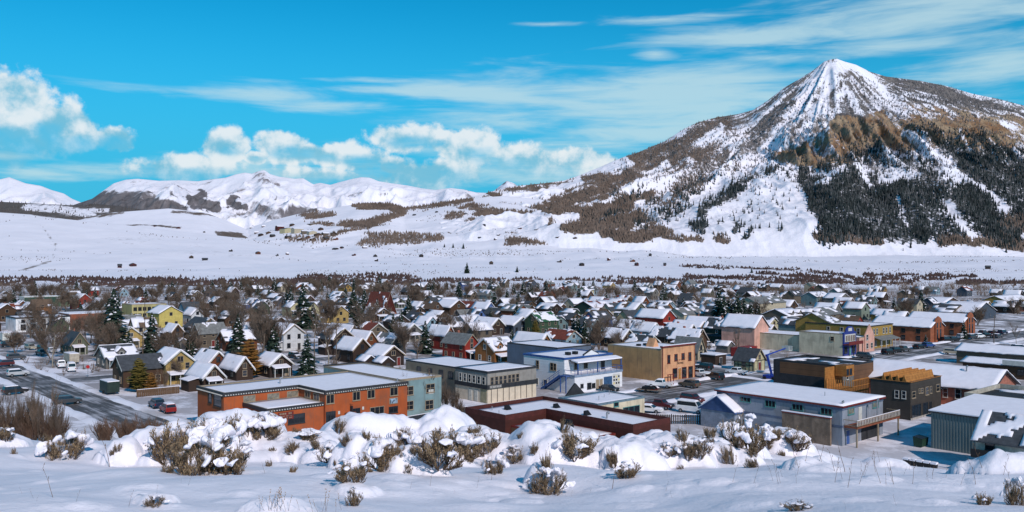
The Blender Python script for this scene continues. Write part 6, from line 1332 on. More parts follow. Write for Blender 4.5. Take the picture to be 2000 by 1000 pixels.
for c in [(18, 678, 'suv', 'black', 90), (32, 703, 'suv', 'dark grey', 90), (8, 716, 'suv', 'maroon', -90), (33, 662, 'pickup', 'black', 0), (60, 683, 'suv', 'beige', 10), (84, 685, 'suv', 'black', 8), (82, 694, 'pickup', 'dark grey', 5), (102, 689, 'sedan', 'silver', 0, True), (120, 718, 'pickup', 'white', 170, True), (139, 725, 'van', 'white', 170, True), (133, 790, 'suv', 'dark grey', 90, False), (328, 806, 'suv', 'red', 175, True), (306, 796, 'suv', 'dark blue', 175), (35, 735, 'suv', 'silver', 90, True), (30, 770, 'suv', 'black', 95, True),
          (1439, 732, 'pickup', 'white', 180), (1376, 722, 'suv', 'black', 170), (1366, 736, 'pickup', 'white', 175), (1397, 741, 'suv', 'black', 165), (1346, 757, 'suv', 'brown', 180), (1290, 757, 'pickup', 'white', 200, True), (1352, 786, 'suv', 'maroon', 0), (1288, 798, 'pickup', 'maroon', 10, False), (1270, 806, 'sedan', 'white', 20, True), (1382, 678, 'suv', 'white', 0, True), (1410, 676, 'suv', 'silver', 5, True), (1466, 676, 'suv', 'white', 0, True), (1350, 806, 'van', 'white', 10, True), (1425, 830, 'suv', 'dark grey', 10, True),
          (1735, 692, 'suv', 'black', 80), (1750, 689, 'suv', 'black', 80), (1763, 687, 'pickup', 'dark grey', 80), (1795, 681, 'sedan', 'black', 80), (1813, 679, 'suv', 'blue', 80), (1848, 668, 'suv', 'black', 75), (1862, 667, 'suv', 'black', 75), (1880, 662, 'suv', 'silver', 75, True), (1898, 662, 'suv', 'dark grey', 80, True), (1912, 661, 'suv', 'white', 80, True), (1925, 659, 'suv', 'black', 80), (1948, 660, 'sedan', 'dark grey', 80, True), (1938, 653, 'sedan', 'black', 85, True), (1958, 653, 'suv', 'dark blue', 85, True), (1920, 652, 'sedan', 'dark grey', 85, True), (1860, 693, 'suv', 'beige', 10), (1850, 780, 'pickup', 'black', 100, True), (1990, 684, 'suv', 'dark blue', 60, True),
          (1190, 765, 'sedan', 'black', 0), (1690, 700, 'suv', 'dark grey', 0), (1222, 690, 'suv', 'white', 0, True), (576, 700, 'suv', 'dark grey', 0, True), (945, 640, 'suv', 'black', 0), (415, 690, 'pickup', 'silver', 90, True)]:
    car(*c)
# box trailers, container, snowmobiles on a trailer, boom lift
def trailer(name, u, v, w, l, h, m, label, cat, head=0, wheels=True, snow=True, dz=.45):
    x, y = ground(u, v); o = empty(name, (x, y, .05), RZ + R(head)); tag(o, label, cat)
    MB().box(0, w, 0, l, dz, h).build('body', m, o); MB().box(-.03, w + .03, -.03, l + .03, dz - .08, dz - .002).build('frame', trim_dark, o)
    if snow: MB().box(.03, w - .03, .03, l - .03, h + .001, h + .16).build('roof_snow', snow_roof, o)
    MB().box(.15, w - .15, -.03, -.001, dz + .1, h - .15).build('door', m, o)
    if wheels:
        for x_ in (-.06, w + .06): ww = MB().tube((x_ - .1, l * .5, .33), (x_ + .1, l * .5, .33), .33, .33, 12).build('wheel', tyre, o)
        MB().box(w / 2 - .06, w / 2 + .06, -1.3, -.04, dz - .07, dz + .03).build('tow_bar', trim_dark, o)
    return o
trailer('box_trailer', 210, 772, 2.4, 5.0, 2.6, mat('dark green trailer', (.02, .035, .03), .5), 'dark green box trailer with snowy top beside the brown house', 'trailer')
trailer('box_trailer', 5, 668, 2.4, 6.0, 2.9, mat('white trailer', (.6, .6, .56), .5), 'pale box trailer parked at the far left corner', 'trailer')
trailer('camper', 136, 712, 2.4, 5.5, 2.7, mat('beige camper', (.42, .37, .3), .5), 'beige camper trailer parked behind the white van', 'camper')
trailer('shipping_container', 1427, 696, 2.6, 9.5, 2.5, mat('red container', (.24, .02, .018), .6, .2, 2, .3, lines=.3, axis=0), 'long red shipping container on the snowy lot', 'container', -90, False, False, .12)
trailer('storage_tarp', 1500, 716, 16, 5.0, 2.4, mat('pale blue metal', (.28, .36, .42), .5), 'long low pale blue metal shelter with snowy top behind the blue boom lift', 'shelter', 30, False, True, .1)
x, y = ground(1268, 766); o = empty('snowmobile_trailer', (x, y, .05), RZ + R(20)); tag(o, 'trailer loaded with black snowmobiles beside the tan building', 'trailer')
MB().box(-1.3, 1.3, -2.6, 2.6, .5, .62).build('deck', deckm, o)
for s in (-.7, .7):
    b_ = MB(); b_.extr([(-1.5, .75), (-1.2, 1.2), (-.5, 1.35), (-.2, 1.15), (1.2, 1.25), (1.4, .9), (1.3, .7)], s - .28, s + .28); m_ = b_.build('snowmobile', black, o); MB().box(s - .4, s - .3, -2.0, -.6, .64, .72).box(s + .3, s + .4, -2.0, -.6, .64, .72).build('ski', trim_red, m_); MB().tube((s - .4, -.5, 1.55), (s + .4, -.5, 1.55), .03, .03, 6).build('handlebar', metalgrey, m_)
for s in (-1.38, 1.38): MB().tube((s - .1, .3, .35), (s + .1, .3, .35), .35, .35, 12).build('wheel', tyre, o)
liftm = mat('blue lift paint', (.02, .05, .33), .4); p_, q_ = 104.0, 166.0; x, y = W2(p_, q_); u_, v_ = 1505, 748
x, y = ground(1507, 742); o = empty('boom_lift', (x, y, 0), RZ); tag(o, 'blue articulated boom lift raised beside the brown hall', 'lift')
MB().box(-1.2, 1.2, -1.6, 1.6, .45, 1.2).build('base', liftm, o)
for sx in (-1, 1):
    for sy in (-1, 1): MB().tube((sx * 1.1, sy * 1.1, .45), (sx * 1.4, sy * 1.1, .45), .45, .45, 14).build('wheel', tyre, o)
for d_ in (-.25, .25): MB().hexa([(d_ - .08, -.15, 1.2), (d_ + .08, -.15, 1.2), (d_ + .08, .1, 1.2), (d_ - .08, .1, 1.2), (d_ - .9, .55, 5.6), (d_ - .74, .55, 5.6), (d_ - .74, .8, 5.6), (d_ - .9, .8, 5.6)]).build('lower_boom', liftm, o)
MB().hexa([(-1.2, .4, 5.4), (-.7, .4, 5.4), (-.7, .9, 5.4), (-1.2, .9, 5.4), (-1.3, .3, 5.9), (-.7, .3, 5.9), (-.7, .9, 5.9), (-1.3, .9, 5.9)]).build('knuckle', liftm, o)
MB().hexa([(-1.0, .5, 5.65), (7.0, .55, 6.65), (7.0, .75, 6.65), (-1.0, .8, 5.65), (-1.0, .5, 5.9), (7.0, .55, 6.85), (7.0, .75, 6.85), (-1.0, .8, 5.9)]).build('upper_boom', liftm, o)
MB().box(7.0, 7.15, -.3, 1.6, 6.2, 7.3).box(8.4, 8.5, -.3, 1.6, 6.2, 7.3).box(7.151, 8.399, -.3, 1.6, 6.2, 6.3).build('basket', trim_white, o)
# utility poles, stop signs, dumpsters, fences
for i, (u, v, vt, lab) in enumerate([(283, 660, 582, 'tall wooden utility pole left of the bright yellow house'), (279, 700, 645, 'wooden utility pole between the spruces left of the ochre house'), (657, 712, 632, 'wooden utility pole left of the brown gabled houses in the centre'), (614, 735, 662, 'wooden utility pole just behind the orange building'), (732, 650, 610, 'thin utility pole in front of the steep brown chapel'), (1443, 690, 640, 'utility pole on the lot beside the dark green house'), (1941, 672, 640, 'lamp post in the snowy car park'), (1942, 640, 615, 'lamp post at the far side of the car park'), (950, 720, 665, 'utility pole near the red houses in the centre'), (186, 660, 600, 'utility pole among bare trees at the left')]):
    x, y = ground(u, v); hh = (v - vt) * y / F; o = empty('utility_pole', (x, y, 0), RZ); tag(o, lab, 'pole')
    MB().tube((0, 0, -.2), (0, 0, hh), .16, .11, 8).build('pole', bark, o); MB().box(-1.1, 1.1, -.06, .06, hh - .9, hh - .75).build('cross_arm', bark, o)
    for s in (-.9, 0, .9): MB().tube((s, 0, hh - .749), (s, 0, hh - .5), .06, .05, 6).build('insulator', metalgrey, o)
for (u, v, lab) in [(172, 737, 'red stop sign at the street corner on the left'), (1526, 750, 'red stop sign beside the blue boom lift')]:
    x, y = ground(u, v); o = empty('stop_sign', (x, y, 0), R(20)); tag(o, lab, 'sign')
    MB().tube((0, 0, 0), (0, 0, 2.5), .05, .05, 6).build('post', metalgrey, o)
    pts = [(.42 * math.cos(R(22.5 + 45 * k)), .42 * math.sin(R(22.5 + 45 * k))) for k in range(8)]
    pl = MB().add([(a, -.08, 2.5 + b_) for a, b_ in pts] + [(a, -.06, 2.5 + b_) for a, b_ in pts], [tuple(range(8)), tuple(reversed(range(8, 16)))] + [(i, i + 8, (i + 1) % 8 + 8, (i + 1) % 8) for i in range(8)]).build('plate', mat('sign red', (.4, .015, .015), .5), o)
def fence(name, label, x0, y0, x1, y1, h, m, gap=.32, w=.2):
    L_ = math.hypot(x1 - x0, y1 - y0); o = empty(name, (x0, y0, 0), math.atan2(y1 - y0, x1 - x0)); tag(o, label, 'fence'); n = int(L_ / gap)
    bm2 = MB().box(-w / 2, w / 2, -.02, .02, .05, h).mesh('board', m)
    for k in range(n): link('board', bm2, o, (k * gap + w / 2, 0, 0))
    for z in (h * .25, h * .8): MB().box(0, L_, .021, .06, z, z + .1).build('rail', m, o)
    for k in range(int(L_ / 2.4) + 1): MB().box(k * 2.4 - .06, k * 2.4 + .06, .061, .18, 0, h + .1).build('post', m, o)
    MB().box(0, L_, -.05, .06, h + .005, h + .09).build('snow_cap', snow_roof, o)
fence('board_fence', 'dark picket fence left of the pale blue building', *W2(88, 122), *W2(99, 112), 1.6, mat('dark fence', (.06, .05, .045), .8), .36, .22)
fence('board_fence', 'brown board fence in front of the brown house with the olive tree', *ground(268, 776), *ground(352, 768), 1.5, mat('brown fence', (.12, .07, .04), .8), .42, .38)
fence('board_fence', 'dark fence with snowy cap in front of the orange building', *W2(117.5, 74), *W2(119.5, 97), 1.9, mat('dark slate fence', (.028, .032, .042), .8), .5, .48)
for k, (pp, qq, lab) in enumerate([(55, 131, 'dark green dumpster below the corner balcony'), (52.5, 134.5, 'black dumpster right of the green one under the balcony')]):
    b_ = Bld('dumpster', pp, qq, lab, 'dumpster'); m_ = mat('dumpster green', (.015, .045, .03), .6) if k == 0 else black
    MB().hexa([(.1, .1, .15), (2.1, .1, .15), (2.1, 1.3, .15), (.1, 1.3, .15), (0, 0, 1.3), (2.2, 0, 1.3), (2.2, 1.4, 1.5), (0, 1.4, 1.5)]).build('bin', m_, b_.root); MB().hexa([(0, 0, 1.31), (2.2, 0, 1.31), (2.2, 1.4, 1.51), (0, 1.4, 1.51), (0, 0, 1.36), (2.2, 0, 1.36), (2.2, 1.4, 1.56), (0, 1.4, 1.56)]).build('lid', black, b_.root)
for k in range(5):
    b_ = Bld('rubbish_bin', 53.5 + .1 * k, 118.9 - .95 * (4 - k) + 4.2, ['leftmost', 'second', 'third', 'fourth', 'rightmost'][k] + ' of five snow topped dark bins below the corner balcony', 'bin', 'bins below the balcony')
    b_.root.location.x, b_.root.location.y = W2(51 - .9 * k, 117.0); MB().hexa([(.08, .08, .05), (.62, .08, .05), (.62, .62, .05), (.08, .62, .05), (0, 0, 1.1), (.7, 0, 1.1), (.7, .7, 1.1), (0, .7, 1.1)]).build('bin', black, b_.root); MB().box(-.02, .72, -.02, .72, 1.101, 1.35).build('snow_cap', snow_roof, b_.root)

# low leafless brush in the yards
def brush(P, h, n=9):
    m = len(P); k = np.repeat(np.arange(m), n); a = rng.uniform(0, 6.283, m * n); t = rng.uniform(.1, .75, m * n); hh = h[k] * rng.uniform(.6, 1.1, m * n)
    b0 = P[k] + np.stack([rng.normal(0, .12, m * n), rng.normal(0, .12, m * n), np.full(m * n, -.1)], -1); e = b0 + np.stack([np.cos(a) * t * hh, np.sin(a) * t * hh, hh], -1)
    return tubes(b0, e, np.full(m * n, .05), np.full(m * n, .012), 3)
pts = []
rr = random.Random(91)
while len(pts) < 5200:
    p, q = rr.uniform(110, 760), rr.uniform(-330, 640); x, y = W2(p, q)
    if y < 200 or y > 880: continue
    u, v = pix(x, y)
    if not (-60 < u < 2060) or (u > 1750 and 615 < v < 700): continue
    if fbm(np.array([x / 25.0]), np.array([y / 25.0]), 3, 131)[0] < -.08 or not clear(p, p, q, q, .2): continue
    pts.append((x, y, 0.0))
V, Fs = brush(np.array(pts), rng.uniform(.6, 2.9, len(pts))); tag(link('yard_brush', npmesh('yard_brush', V, Fs, [twigm])), 'low leafless brush and hedges in the yards between the houses', 'brush', kind='stuff')
pts = []
while len(pts) < 1900:                                       # leafless growth among the farther houses
    x, y = rr.uniform(-560, 560), rr.uniform(430, 905); u, v = pix(x, y)
    if not (-40 < u < 2040) or not clear(*(PQ(x, y)[0],) * 2, *(PQ(x, y)[1],) * 2, .2) or fbm(np.array([x / 40.0]), np.array([y / 60.0]), 3, 137)[0] < .02: continue
    pts.append((x, y, 0.0))
V, Fs = brush(np.array(pts), rng.uniform(3, 8, len(pts)), 16); tag(link('far_thicket', npmesh('far_thicket', V, Fs, [twigm])), 'brown leafless growth merging between the farthest houses', 'thicket', kind='stuff')
# small sheds behind the houses
rs_ = random.Random(19); ns_ = 0
while ns_ < 46:
    p, q = rs_.uniform(120, 520), rs_.uniform(-200, 480); x, y = W2(p, q)
    if y < 215 or y > 560: continue
    u, v = pix(x, y)
    if not (10 < u < 1980) or (u > 1500 and v > 600) or not clear(p, p + 4, q, q + 3.4, .8): continue
    wl = rs_.choice(['darkwood', 'brown', 'grey', 'rust', 'taupe', 'darkbrown']); o = empty('garden_shed', (x, y, 0), RZ)
    gable(o, 3.4, 4, 2.0, 1.2, 'a', wallmat(wl), roofmat('slate'), 1.0, rs_.uniform(0, 50), lod=1, oh=.25); MB().box(1.1, 2.3, -.05, -.002, .05, 1.8).build('door', trim_dark, o); TAKEN.append((p, p + 4, q, q + 3.4))
    d = f"small {CNAME.get(wl, wl)} shed, snowy roof"; tag(o, d, 'shed', 'garden sheds'); REG.append((o, 'shed', d, x, y, 2)); ns_ += 1

# ================================================================== FAR WOODS, THICKETS AND CABINS
def cones(P, hgt, rad, n=5, tiers=2):
    """simple far trees: stacked tapering tiers standing on the ground points P"""
    m = len(P); V = []; Fs = []; base = 0
    for t in range(tiers):
        z0 = hgt * (0.05 + .42 * t) if tiers > 1 else hgt * 0; z1 = hgt * (1.0 if t == tiers - 1 else .72); rr_ = rad * (1 - .42 * t)
        ph = rng.uniform(0, 6.28, m)
        ringv = [np.stack([P[:, 0] + rr_ * np.cos(ph + 6.283 * k / n), P[:, 1] + rr_ * np.sin(ph + 6.283 * k / n), P[:, 2] + z0 - (.6 if t == 0 else 0)], -1) for k in range(n)]
        tip = np.stack([P[:, 0], P[:, 1], P[:, 2] + z1], -1)
        V.append(np.stack(ringv + [tip], 1).reshape(-1, 3)); b = base + np.arange(m)[:, None] * (n + 1)
        Fs += [b + np.array([[k, (k + 1) % n, n]]) for k in range(n)]; base += m * (n + 1)
    return np.concatenate(V), np.concatenate(Fs)
def scatter(G, wt, n, r=None):
    o, Uu, V2, Xx, Yy, Zz, Tt, mk = G
    w = np.clip(wt[:-1, :-1], 0, 1); area = np.abs((V2[:-1, :-1] - V2[1:, :-1])) + .05
    pr = (w * np.clip(area, 0, 6) * (Tt[:-1, :-1] < .995)).ravel(); pr /= pr.sum()
    i = rng.choice(len(pr), n, p=pr); a, b = np.unravel_index(i, w.shape); s, t = rng.random(n), rng.random(n)
    def bl(A): return (A[a, b] * (1 - s) + A[a, b + 1] * s) * (1 - t) + (A[a + 1, b] * (1 - s) + A[a + 1, b + 1] * s) * t
    return np.stack([bl(Xx), bl(Yy), bl(Zz)], -1)
farneedle = mat('far spruce', (0.020, 0.028, 0.028), .95, .4, .02); fartwig = mat('far bare aspens', (0.17, 0.125, 0.10), .95, .35, .02); farwillow_shadow = mat('far willows and shadow strip', (0.075, 0.045, 0.04), .95, .4, .02)
P_ = scatter(MT, MT[7][..., 2] ** 1.2 * (MT[7][..., 2] > .05) * (.25 + .75 * sstep(.35, .6, vnoise(MT[3] / 60, MT[4] / 120, 135))), 6500); h_ = rng.uniform(8, 17, len(P_)); V, Fs = cones(P_, h_, h_ * .19, 5, 2); tag(link('frosted_spruce_forest', npmesh('frosted_spruce_forest', V, Fs, [mat('frosted spruce', (.085, .09, .092), .95, .4, .02)])), 'grey frosted spruces mixed through the mountain forest', 'forest', kind='stuff')
P_ = scatter(MT, MT[7][..., 2] ** 1.2 * (MT[7][..., 2] > .05) * (.25 + .75 * sstep(.35, .6, vnoise(MT[3] / 60, MT[4] / 120, 135))), 9000); h_ = rng.uniform(9, 21, len(P_))
V, Fs = cones(P_, h_, h_ * .17, 5, 2); tag(link('spruce_forest', npmesh('spruce_forest', V, Fs, [farneedle])), 'dark spruce forest in patches over the mountain slopes', 'forest', kind='stuff')
w = MT[7][..., 0] * (1 - MT[7][..., 3]) * .45 + .14 * (MT[2] < 350) * (MT[1] > 1200) * (MT[2] > 190) + .25 * (MT[1] > 1740) * (MT[2] < 240) * (MT[2] > 150)
P_ = scatter(MT, np.where((MT[2] > 150), w, 0), 15000); h_ = rng.uniform(6, 13, len(P_)); V, Fs = cones(P_, h_, h_ * .2, 4, 1); tag(link('scattered_firs', npmesh('scattered_firs', V, Fs, [mat('frosted firs', (.13, .125, .13), .95, .4, .02)])), 'sparse frosted firs dotting the upper mountain slopes', 'forest', kind='stuff')
P_ = scatter(MT, MT[7][..., 1] ** 1.3 * (MT[7][..., 1] > .2), 15000); h_ = rng.uniform(5, 12, len(P_)); V, Fs = cones(P_, h_, h_ * .26, 4, 1); tag(link('aspen_woods', npmesh('aspen_woods', V, Fs, [fartwig])), 'brown leafless aspen woods on the lower mountain slopes', 'forest', kind='stuff')
P_ = scatter(CE, CE[7][..., 1] ** 1.3, 9000); h_ = rng.uniform(4, 10, len(P_)); V, Fs = cones(P_, h_, h_ * .26, 4, 1); tag(link('aspen_groves', npmesh('aspen_groves', V, Fs, [fartwig])), 'brown leafless aspen groves on the snowy foothills', 'forest', kind='stuff')
P_ = scatter(DK, DK[7][..., 1], 5000); h_ = rng.uniform(6, 14, len(P_)); V, Fs = cones(P_, h_, h_ * .26, 4, 1); tag(link('ridge_woods', npmesh('ridge_woods', V, Fs, [mat('far grey woods', (.10, .088, .085), .95, .4, .02)])), 'grey brown woods along the low ridge at the left', 'forest', kind='stuff')
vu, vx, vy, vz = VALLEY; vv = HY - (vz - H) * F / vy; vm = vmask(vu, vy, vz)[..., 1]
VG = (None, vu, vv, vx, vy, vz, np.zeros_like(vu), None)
P_ = scatter(VG, np.where((vy > 880) & (vy < 2300), vm, 0), 7000); h_ = rng.uniform(1.5, 4.2, len(P_)); V, Fs = cones(P_, h_, h_ * .55, 5, 1); tag(link('willow_and_shadow_strips', npmesh('willow_and_shadow_strips', V, Fs, [farwillow_shadow])), 'dark brown willow thickets in strips beyond the town, one put in as cloud shadow', 'thicket', kind='stuff')  # tufts also darken the painted cloud shadow strip
def sc2(G, n): return scatter(G, np.clip(vnoise(G[3] / 220, G[4] / 45, 141) - .62, 0, 1) * (G[4] > 900) * (G[4] < 3000) * (.3 + vnoise(G[3] / 30, G[4] / 24, 143)), n)
P_ = np.concatenate([sc2(VG, 3000), sc2(LH, 1200), sc2(CE, 1200)]); h_ = rng.uniform(.5, 1.9, len(P_)) * np.clip(P_[:, 1] / 1500, .8, 1.6); V, Fs = cones(P_, h_, h_ * .8, 5, 1); tag(link('plain_scrub', npmesh('plain_scrub', V, Fs, [mat('scrub twigs', (.13, .10, .085), .95, .4, .02)])), 'sparse brown scrub dotting the snowy plain', 'scrub', kind='stuff')
GR = [LH, MO, CE, MT, VG]
def farhit(u, v):
    best = None
    for G in GR:
        Uu, V2, Yy, Zz, Tt = G[1], G[2], G[4], G[5], G[6]
        if u < Uu[0, 0] or u > Uu[0, -1]: continue
        c = int(np.argmin(np.abs(Uu[0] - u))); ok = np.nonzero((V2[:, c] <= v) & (Yy[:, c] > 800) & (Tt[:, c] <= 1))[0]
        if len(ok) and (best is None or Yy[ok[0], c] < best[1]): best = ((u - CX) / F * Yy[ok[0], c], Yy[ok[0], c], Zz[ok[0], c])
    return best
def cabin(u, v, w, l, h, rise, wall, rz=0.0, snow=True, name='cabin', cat='house', desc=None):
    x, y, z = farhit(u, v); o = empty(name, (x, y, z - .8), RZ + rz)
    gable(o, w, l, h + .8, rise, 'a' if (u * 7) % 3 < 2 else 'b', wallmat(wall), roofmat('slate'), 0, 0, oh=.6, lod=2)
    if snow:
        for c in o.children:
            if c.name.startswith('roof') and rr.random() < .5: c.data.materials[0] = snow_roof
    wf = farwin(1.8, 1.8, trim_dark)
    for k in range(2): link('window', wf, o, (w * (.3 + .4 * k), -.002, 1.6))
    d = desc or f"far {CNAME.get(wall, wall)} cabin"; tag(o, d, cat, 'scattered far houses'); REG.append((o, 'cabin', d, x, y, h)); return o
rr = random.Random(3)
for (u, v, w) in [(255, 522, 16), (230, 524, 10), (370, 506, 12), (395, 509, 16), (262, 450, 22), (302, 444, 14), (345, 448, 20), (397, 455, 10), (502, 497, 14), (655, 488, 22), (668, 486, 14), (710, 487, 16), (735, 511, 10), (785, 504, 10), (822, 503, 12), (852, 416, 14), (810, 421, 18), (886, 417, 12), (870, 425, 14), (908, 421, 14), (945, 443, 12), (972, 447, 14), (1015, 448, 16), (1048, 450, 18), (975, 461, 14), (935, 469, 12), (968, 471, 12), (1090, 468, 16), (1120, 470, 18), (957, 517, 10), (1042, 514, 16), (1092, 513, 12), (1135, 520, 12), (1168, 520, 14), (1190, 509, 10), (1233, 512, 14), (1265, 507, 14), (1243, 520, 10), (1300, 520, 8), (730, 502, 12), (620, 512, 12), (560, 498, 9), (540, 500, 8), (1935, 526, 14), (775, 470, 10), (880, 460, 12), (1270, 501, 8), (690, 500, 12), (450, 492, 10), (470, 493, 10)]:
    if rr.random() < .22: continue
    cabin(u, v, w * .62, w * .5, rr.uniform(2.6, 4), rr.uniform(1.8, 3), rr.choice(['darkwood', 'brown', 'darkbrown', 'rust', 'darkred']), rr.uniform(-.5, .5))
for (u, v, w, h, c) in [(542, 452, 40, 16, 'darkred'), (556, 456, 60, 14, 'paleyellow'), (575, 457, 50, 15, 'cream'), (590, 459, 44, 11, 'taupe'), (604, 460, 40, 10, 'cream'), (616, 463, 34, 8, 'brown'), (632, 461, 30, 7, 'taupe'), (520, 458, 26, 7, 'brown'), (508, 462, 24, 6, 'darkwood'), (497, 458, 22, 6, 'brown'), (560, 468, 26, 6, 'darkwood'), (585, 470, 26, 6, 'brown'), (610, 471, 24, 6, 'darkwood'), (635, 470, 22, 6, 'brown'), (648, 462, 24, 6, 'darkwood'), (606, 441, 60, 7, 'taupe'), (640, 440, 40, 6, 'brown'), (530, 464, 22, 6, 'darkbrown'), (512, 445, 20, 5, 'brown'), (488, 447, 20, 5, 'darkwood'), (570, 443, 24, 6, 'brown'), (655, 470, 20, 5, 'rust'), (625, 452, 22, 6, 'brown'), (600, 468, 20, 6, 'rust')]:
    cabin(u, v, w * .62, w * .45, h, 3.5, c, rr.uniform(-.4, .4), name='lodge', cat='building', desc=f"far {CNAME.get(c, c)} {'hotel block' if h > 9 else 'lodge'} of the ski village")
# lone spruces on the plain
for (u, v, hh) in [(912, 534, 16), (905, 487, 14), (885, 485, 12), (868, 484, 10), (1468, 534, 8), (1010, 533, 9), (1385, 545, 7)]:
    f_ = farhit(u, v)
    if f_: put_conifer(f_[0], f_[1], hh, CON[0], False, z=f_[2] - .3)

# ================================================================== FOREGROUND: SAGEBRUSH, WEEDS
import bmesh
stemm = mat('sage stems', (0.105, 0.072, 0.05), .9, .4, 30.0, .3)
leafm = mat('grey green sage leaves', (0.30, 0.212, 0.125), .85, .45, 14.0)
def sage(seed):
    """a sagebrush about 1 m wide: forked woody stems carrying clumps of narrow leaves"""
    r = random.Random(seed); S = [[], [], [], []]; tips = []
    def grow(p, d, l, rad, lev):
        q = p
        for i in range(3):
            d = (d + Vector((r.uniform(-1, 1), r.uniform(-1, 1), r.uniform(-.4, .8))) * .28).normalized(); e = q + d * (l / 3)
            S[0].append(tuple(q)); S[1].append(tuple(e)); S[2].append(rad * (1 - .2 * i)); S[3].append(rad * (1 - .2 * (i + 1)))
            if lev < 3:
                for k in range(r.randint(1, 2) if lev else 2):
                    nd = (d + Vector((r.uniform(-1, 1), r.uniform(-1, 1), r.uniform(-.2, .8))) * .75).normalized(); grow(e, nd, l * r.uniform(.5, .72), rad * .55, lev + 1)
            if lev >= 1: tips.append((e, d))
            q = e
    for k in range(9):
        a = k * .7 + r.uniform(-.3, .3); grow(Vector((math.cos(a) * .04, math.sin(a) * .04, -.08)), Vector((math.cos(a), math.sin(a), r.uniform(.15, 1.0))).normalized(), r.uniform(.24, .42), .022, 0)
    V, Fs = tubes(S[0], S[1], S[2], S[3], 4); sm = npmesh('stem', V, Fs, [stemm], True)
    LV, LF = [], []
    r.shuffle(tips)
    for (p, d) in tips[:430]:
        if p.z < .12 and r.random() < .6: continue
        for k in range(8):
            q = p + Vector((r.gauss(0, .016), r.gauss(0, .016), r.gauss(.006, .02))); n = (d * .8 + Vector((r.uniform(-1, 1), r.uniform(-1, 1), r.uniform(0, 1.3)))).normalized(); l = r.uniform(.025, .05); w = r.uniform(.005, .009)
            sd2 = n.orthogonal().normalized(); sd2 = (sd2 * math.cos(k) + n.cross(sd2) * math.sin(k)) * w; o = len(LV); m = q + n * l * .6
            LV += [tuple(q), tuple(m + sd2), tuple(q + n * l), tuple(m - sd2)]; LF.append((o, o + 1, o + 2, o + 3))
    lm = npmesh('foliage', LV, LF, [leafm])
    zs = max(t[0].z for t in tips); rad = max(math.hypot(t[0].x, t[0].y) for t in tips)
    return sm, lm, tips, zs, rad
def snowcap(tips, seed, zs, rad, amount):
    """lumps of snow caught on the upper boughs, fused into one mass"""
    r = random.Random(seed); bm = bmesh.new(); c = 0
    n = 11 if amount < 1 else 11
    for k in range(n):
        an = r.uniform(0, 6.28); q = rad * math.sqrt(r.random()) * (.9 if amount < 1 else .6); s = rad * (r.uniform(.08, .17) if amount < 1 else r.uniform(.14, .30))
        zc = zs * (.95 - .6 * (q / rad) ** 2) - s * .3 - (.0 if amount < 1 else .10)
        M = Matrix.Translation((math.cos(an) * q, math.sin(an) * q, zc)) @ Matrix.Rotation(r.uniform(0, 6), 4, 'Z') @ Matrix.Rotation(r.uniform(-.4, .4), 4, 'X') @ Matrix.Diagonal((s * r.uniform(1.2, 2.2), s * r.uniform(.8, 1.3), s * r.uniform(.32, .55), 1))
        bmesh.ops.create_icosphere(bm, subdivisions=3, radius=1, matrix=M)
    me = bpy.data.meshes.new('tmp'); bm.to_mesh(me); bm.free(); o = bpy.data.objects.new('tmp', me); COL.objects.link(o)
    m1 = o.modifiers.new('r', 'REMESH'); m1.mode = 'VOXEL'; m1.voxel_size = .03; m2 = o.modifiers.new('s', 'SMOOTH'); m2.iterations = 9; m2.factor = .7
    bpy.context.view_layer.update(); ev = o.evaluated_get(bpy.context.evaluated_depsgraph_get()); out = bpy.data.meshes.new_from_object(ev)
    bpy.data.objects.remove(o); out.name = 'snow_cap'; out.materials.clear(); out.materials.append(snow_near)
    co = np.empty(len(out.vertices) * 3, np.float32); out.vertices.foreach_get('co', co); co = co.reshape(-1, 3)
    co += (fbm(co[:, 0] / .10 + seed, co[:, 1] / .10 + co[:, 2] / .10, 3, 201) * .045)[:, None]; out.vertices.foreach_set('co', co.ravel())
    out.polygons.foreach_set('use_smooth', np.ones(len(out.polygons), bool)); out.update(); return out
SAGE = []
for k in range(5):
    sm, lm, tips, zs, rad = sage(900 + k); SAGE.append((sm, lm, [snowcap(tips, 31 + k, zs, rad, .8), snowcap(tips, 51 + k, zs, rad, 1.35)], zs, rad))
def ghit(u, v):
    k = (u - CX) / F; s = (v - HY) / F; ys_ = np.arange(3.3, 40, .03); xs_ = k * ys_; zz = Zm(xs_, ys_); b = (H - s * ys_) < zz; i = int(np.argmax(b)) if b.any() else -1
    return xs_[i], ys_[i], float(zz[i])
ns = 0
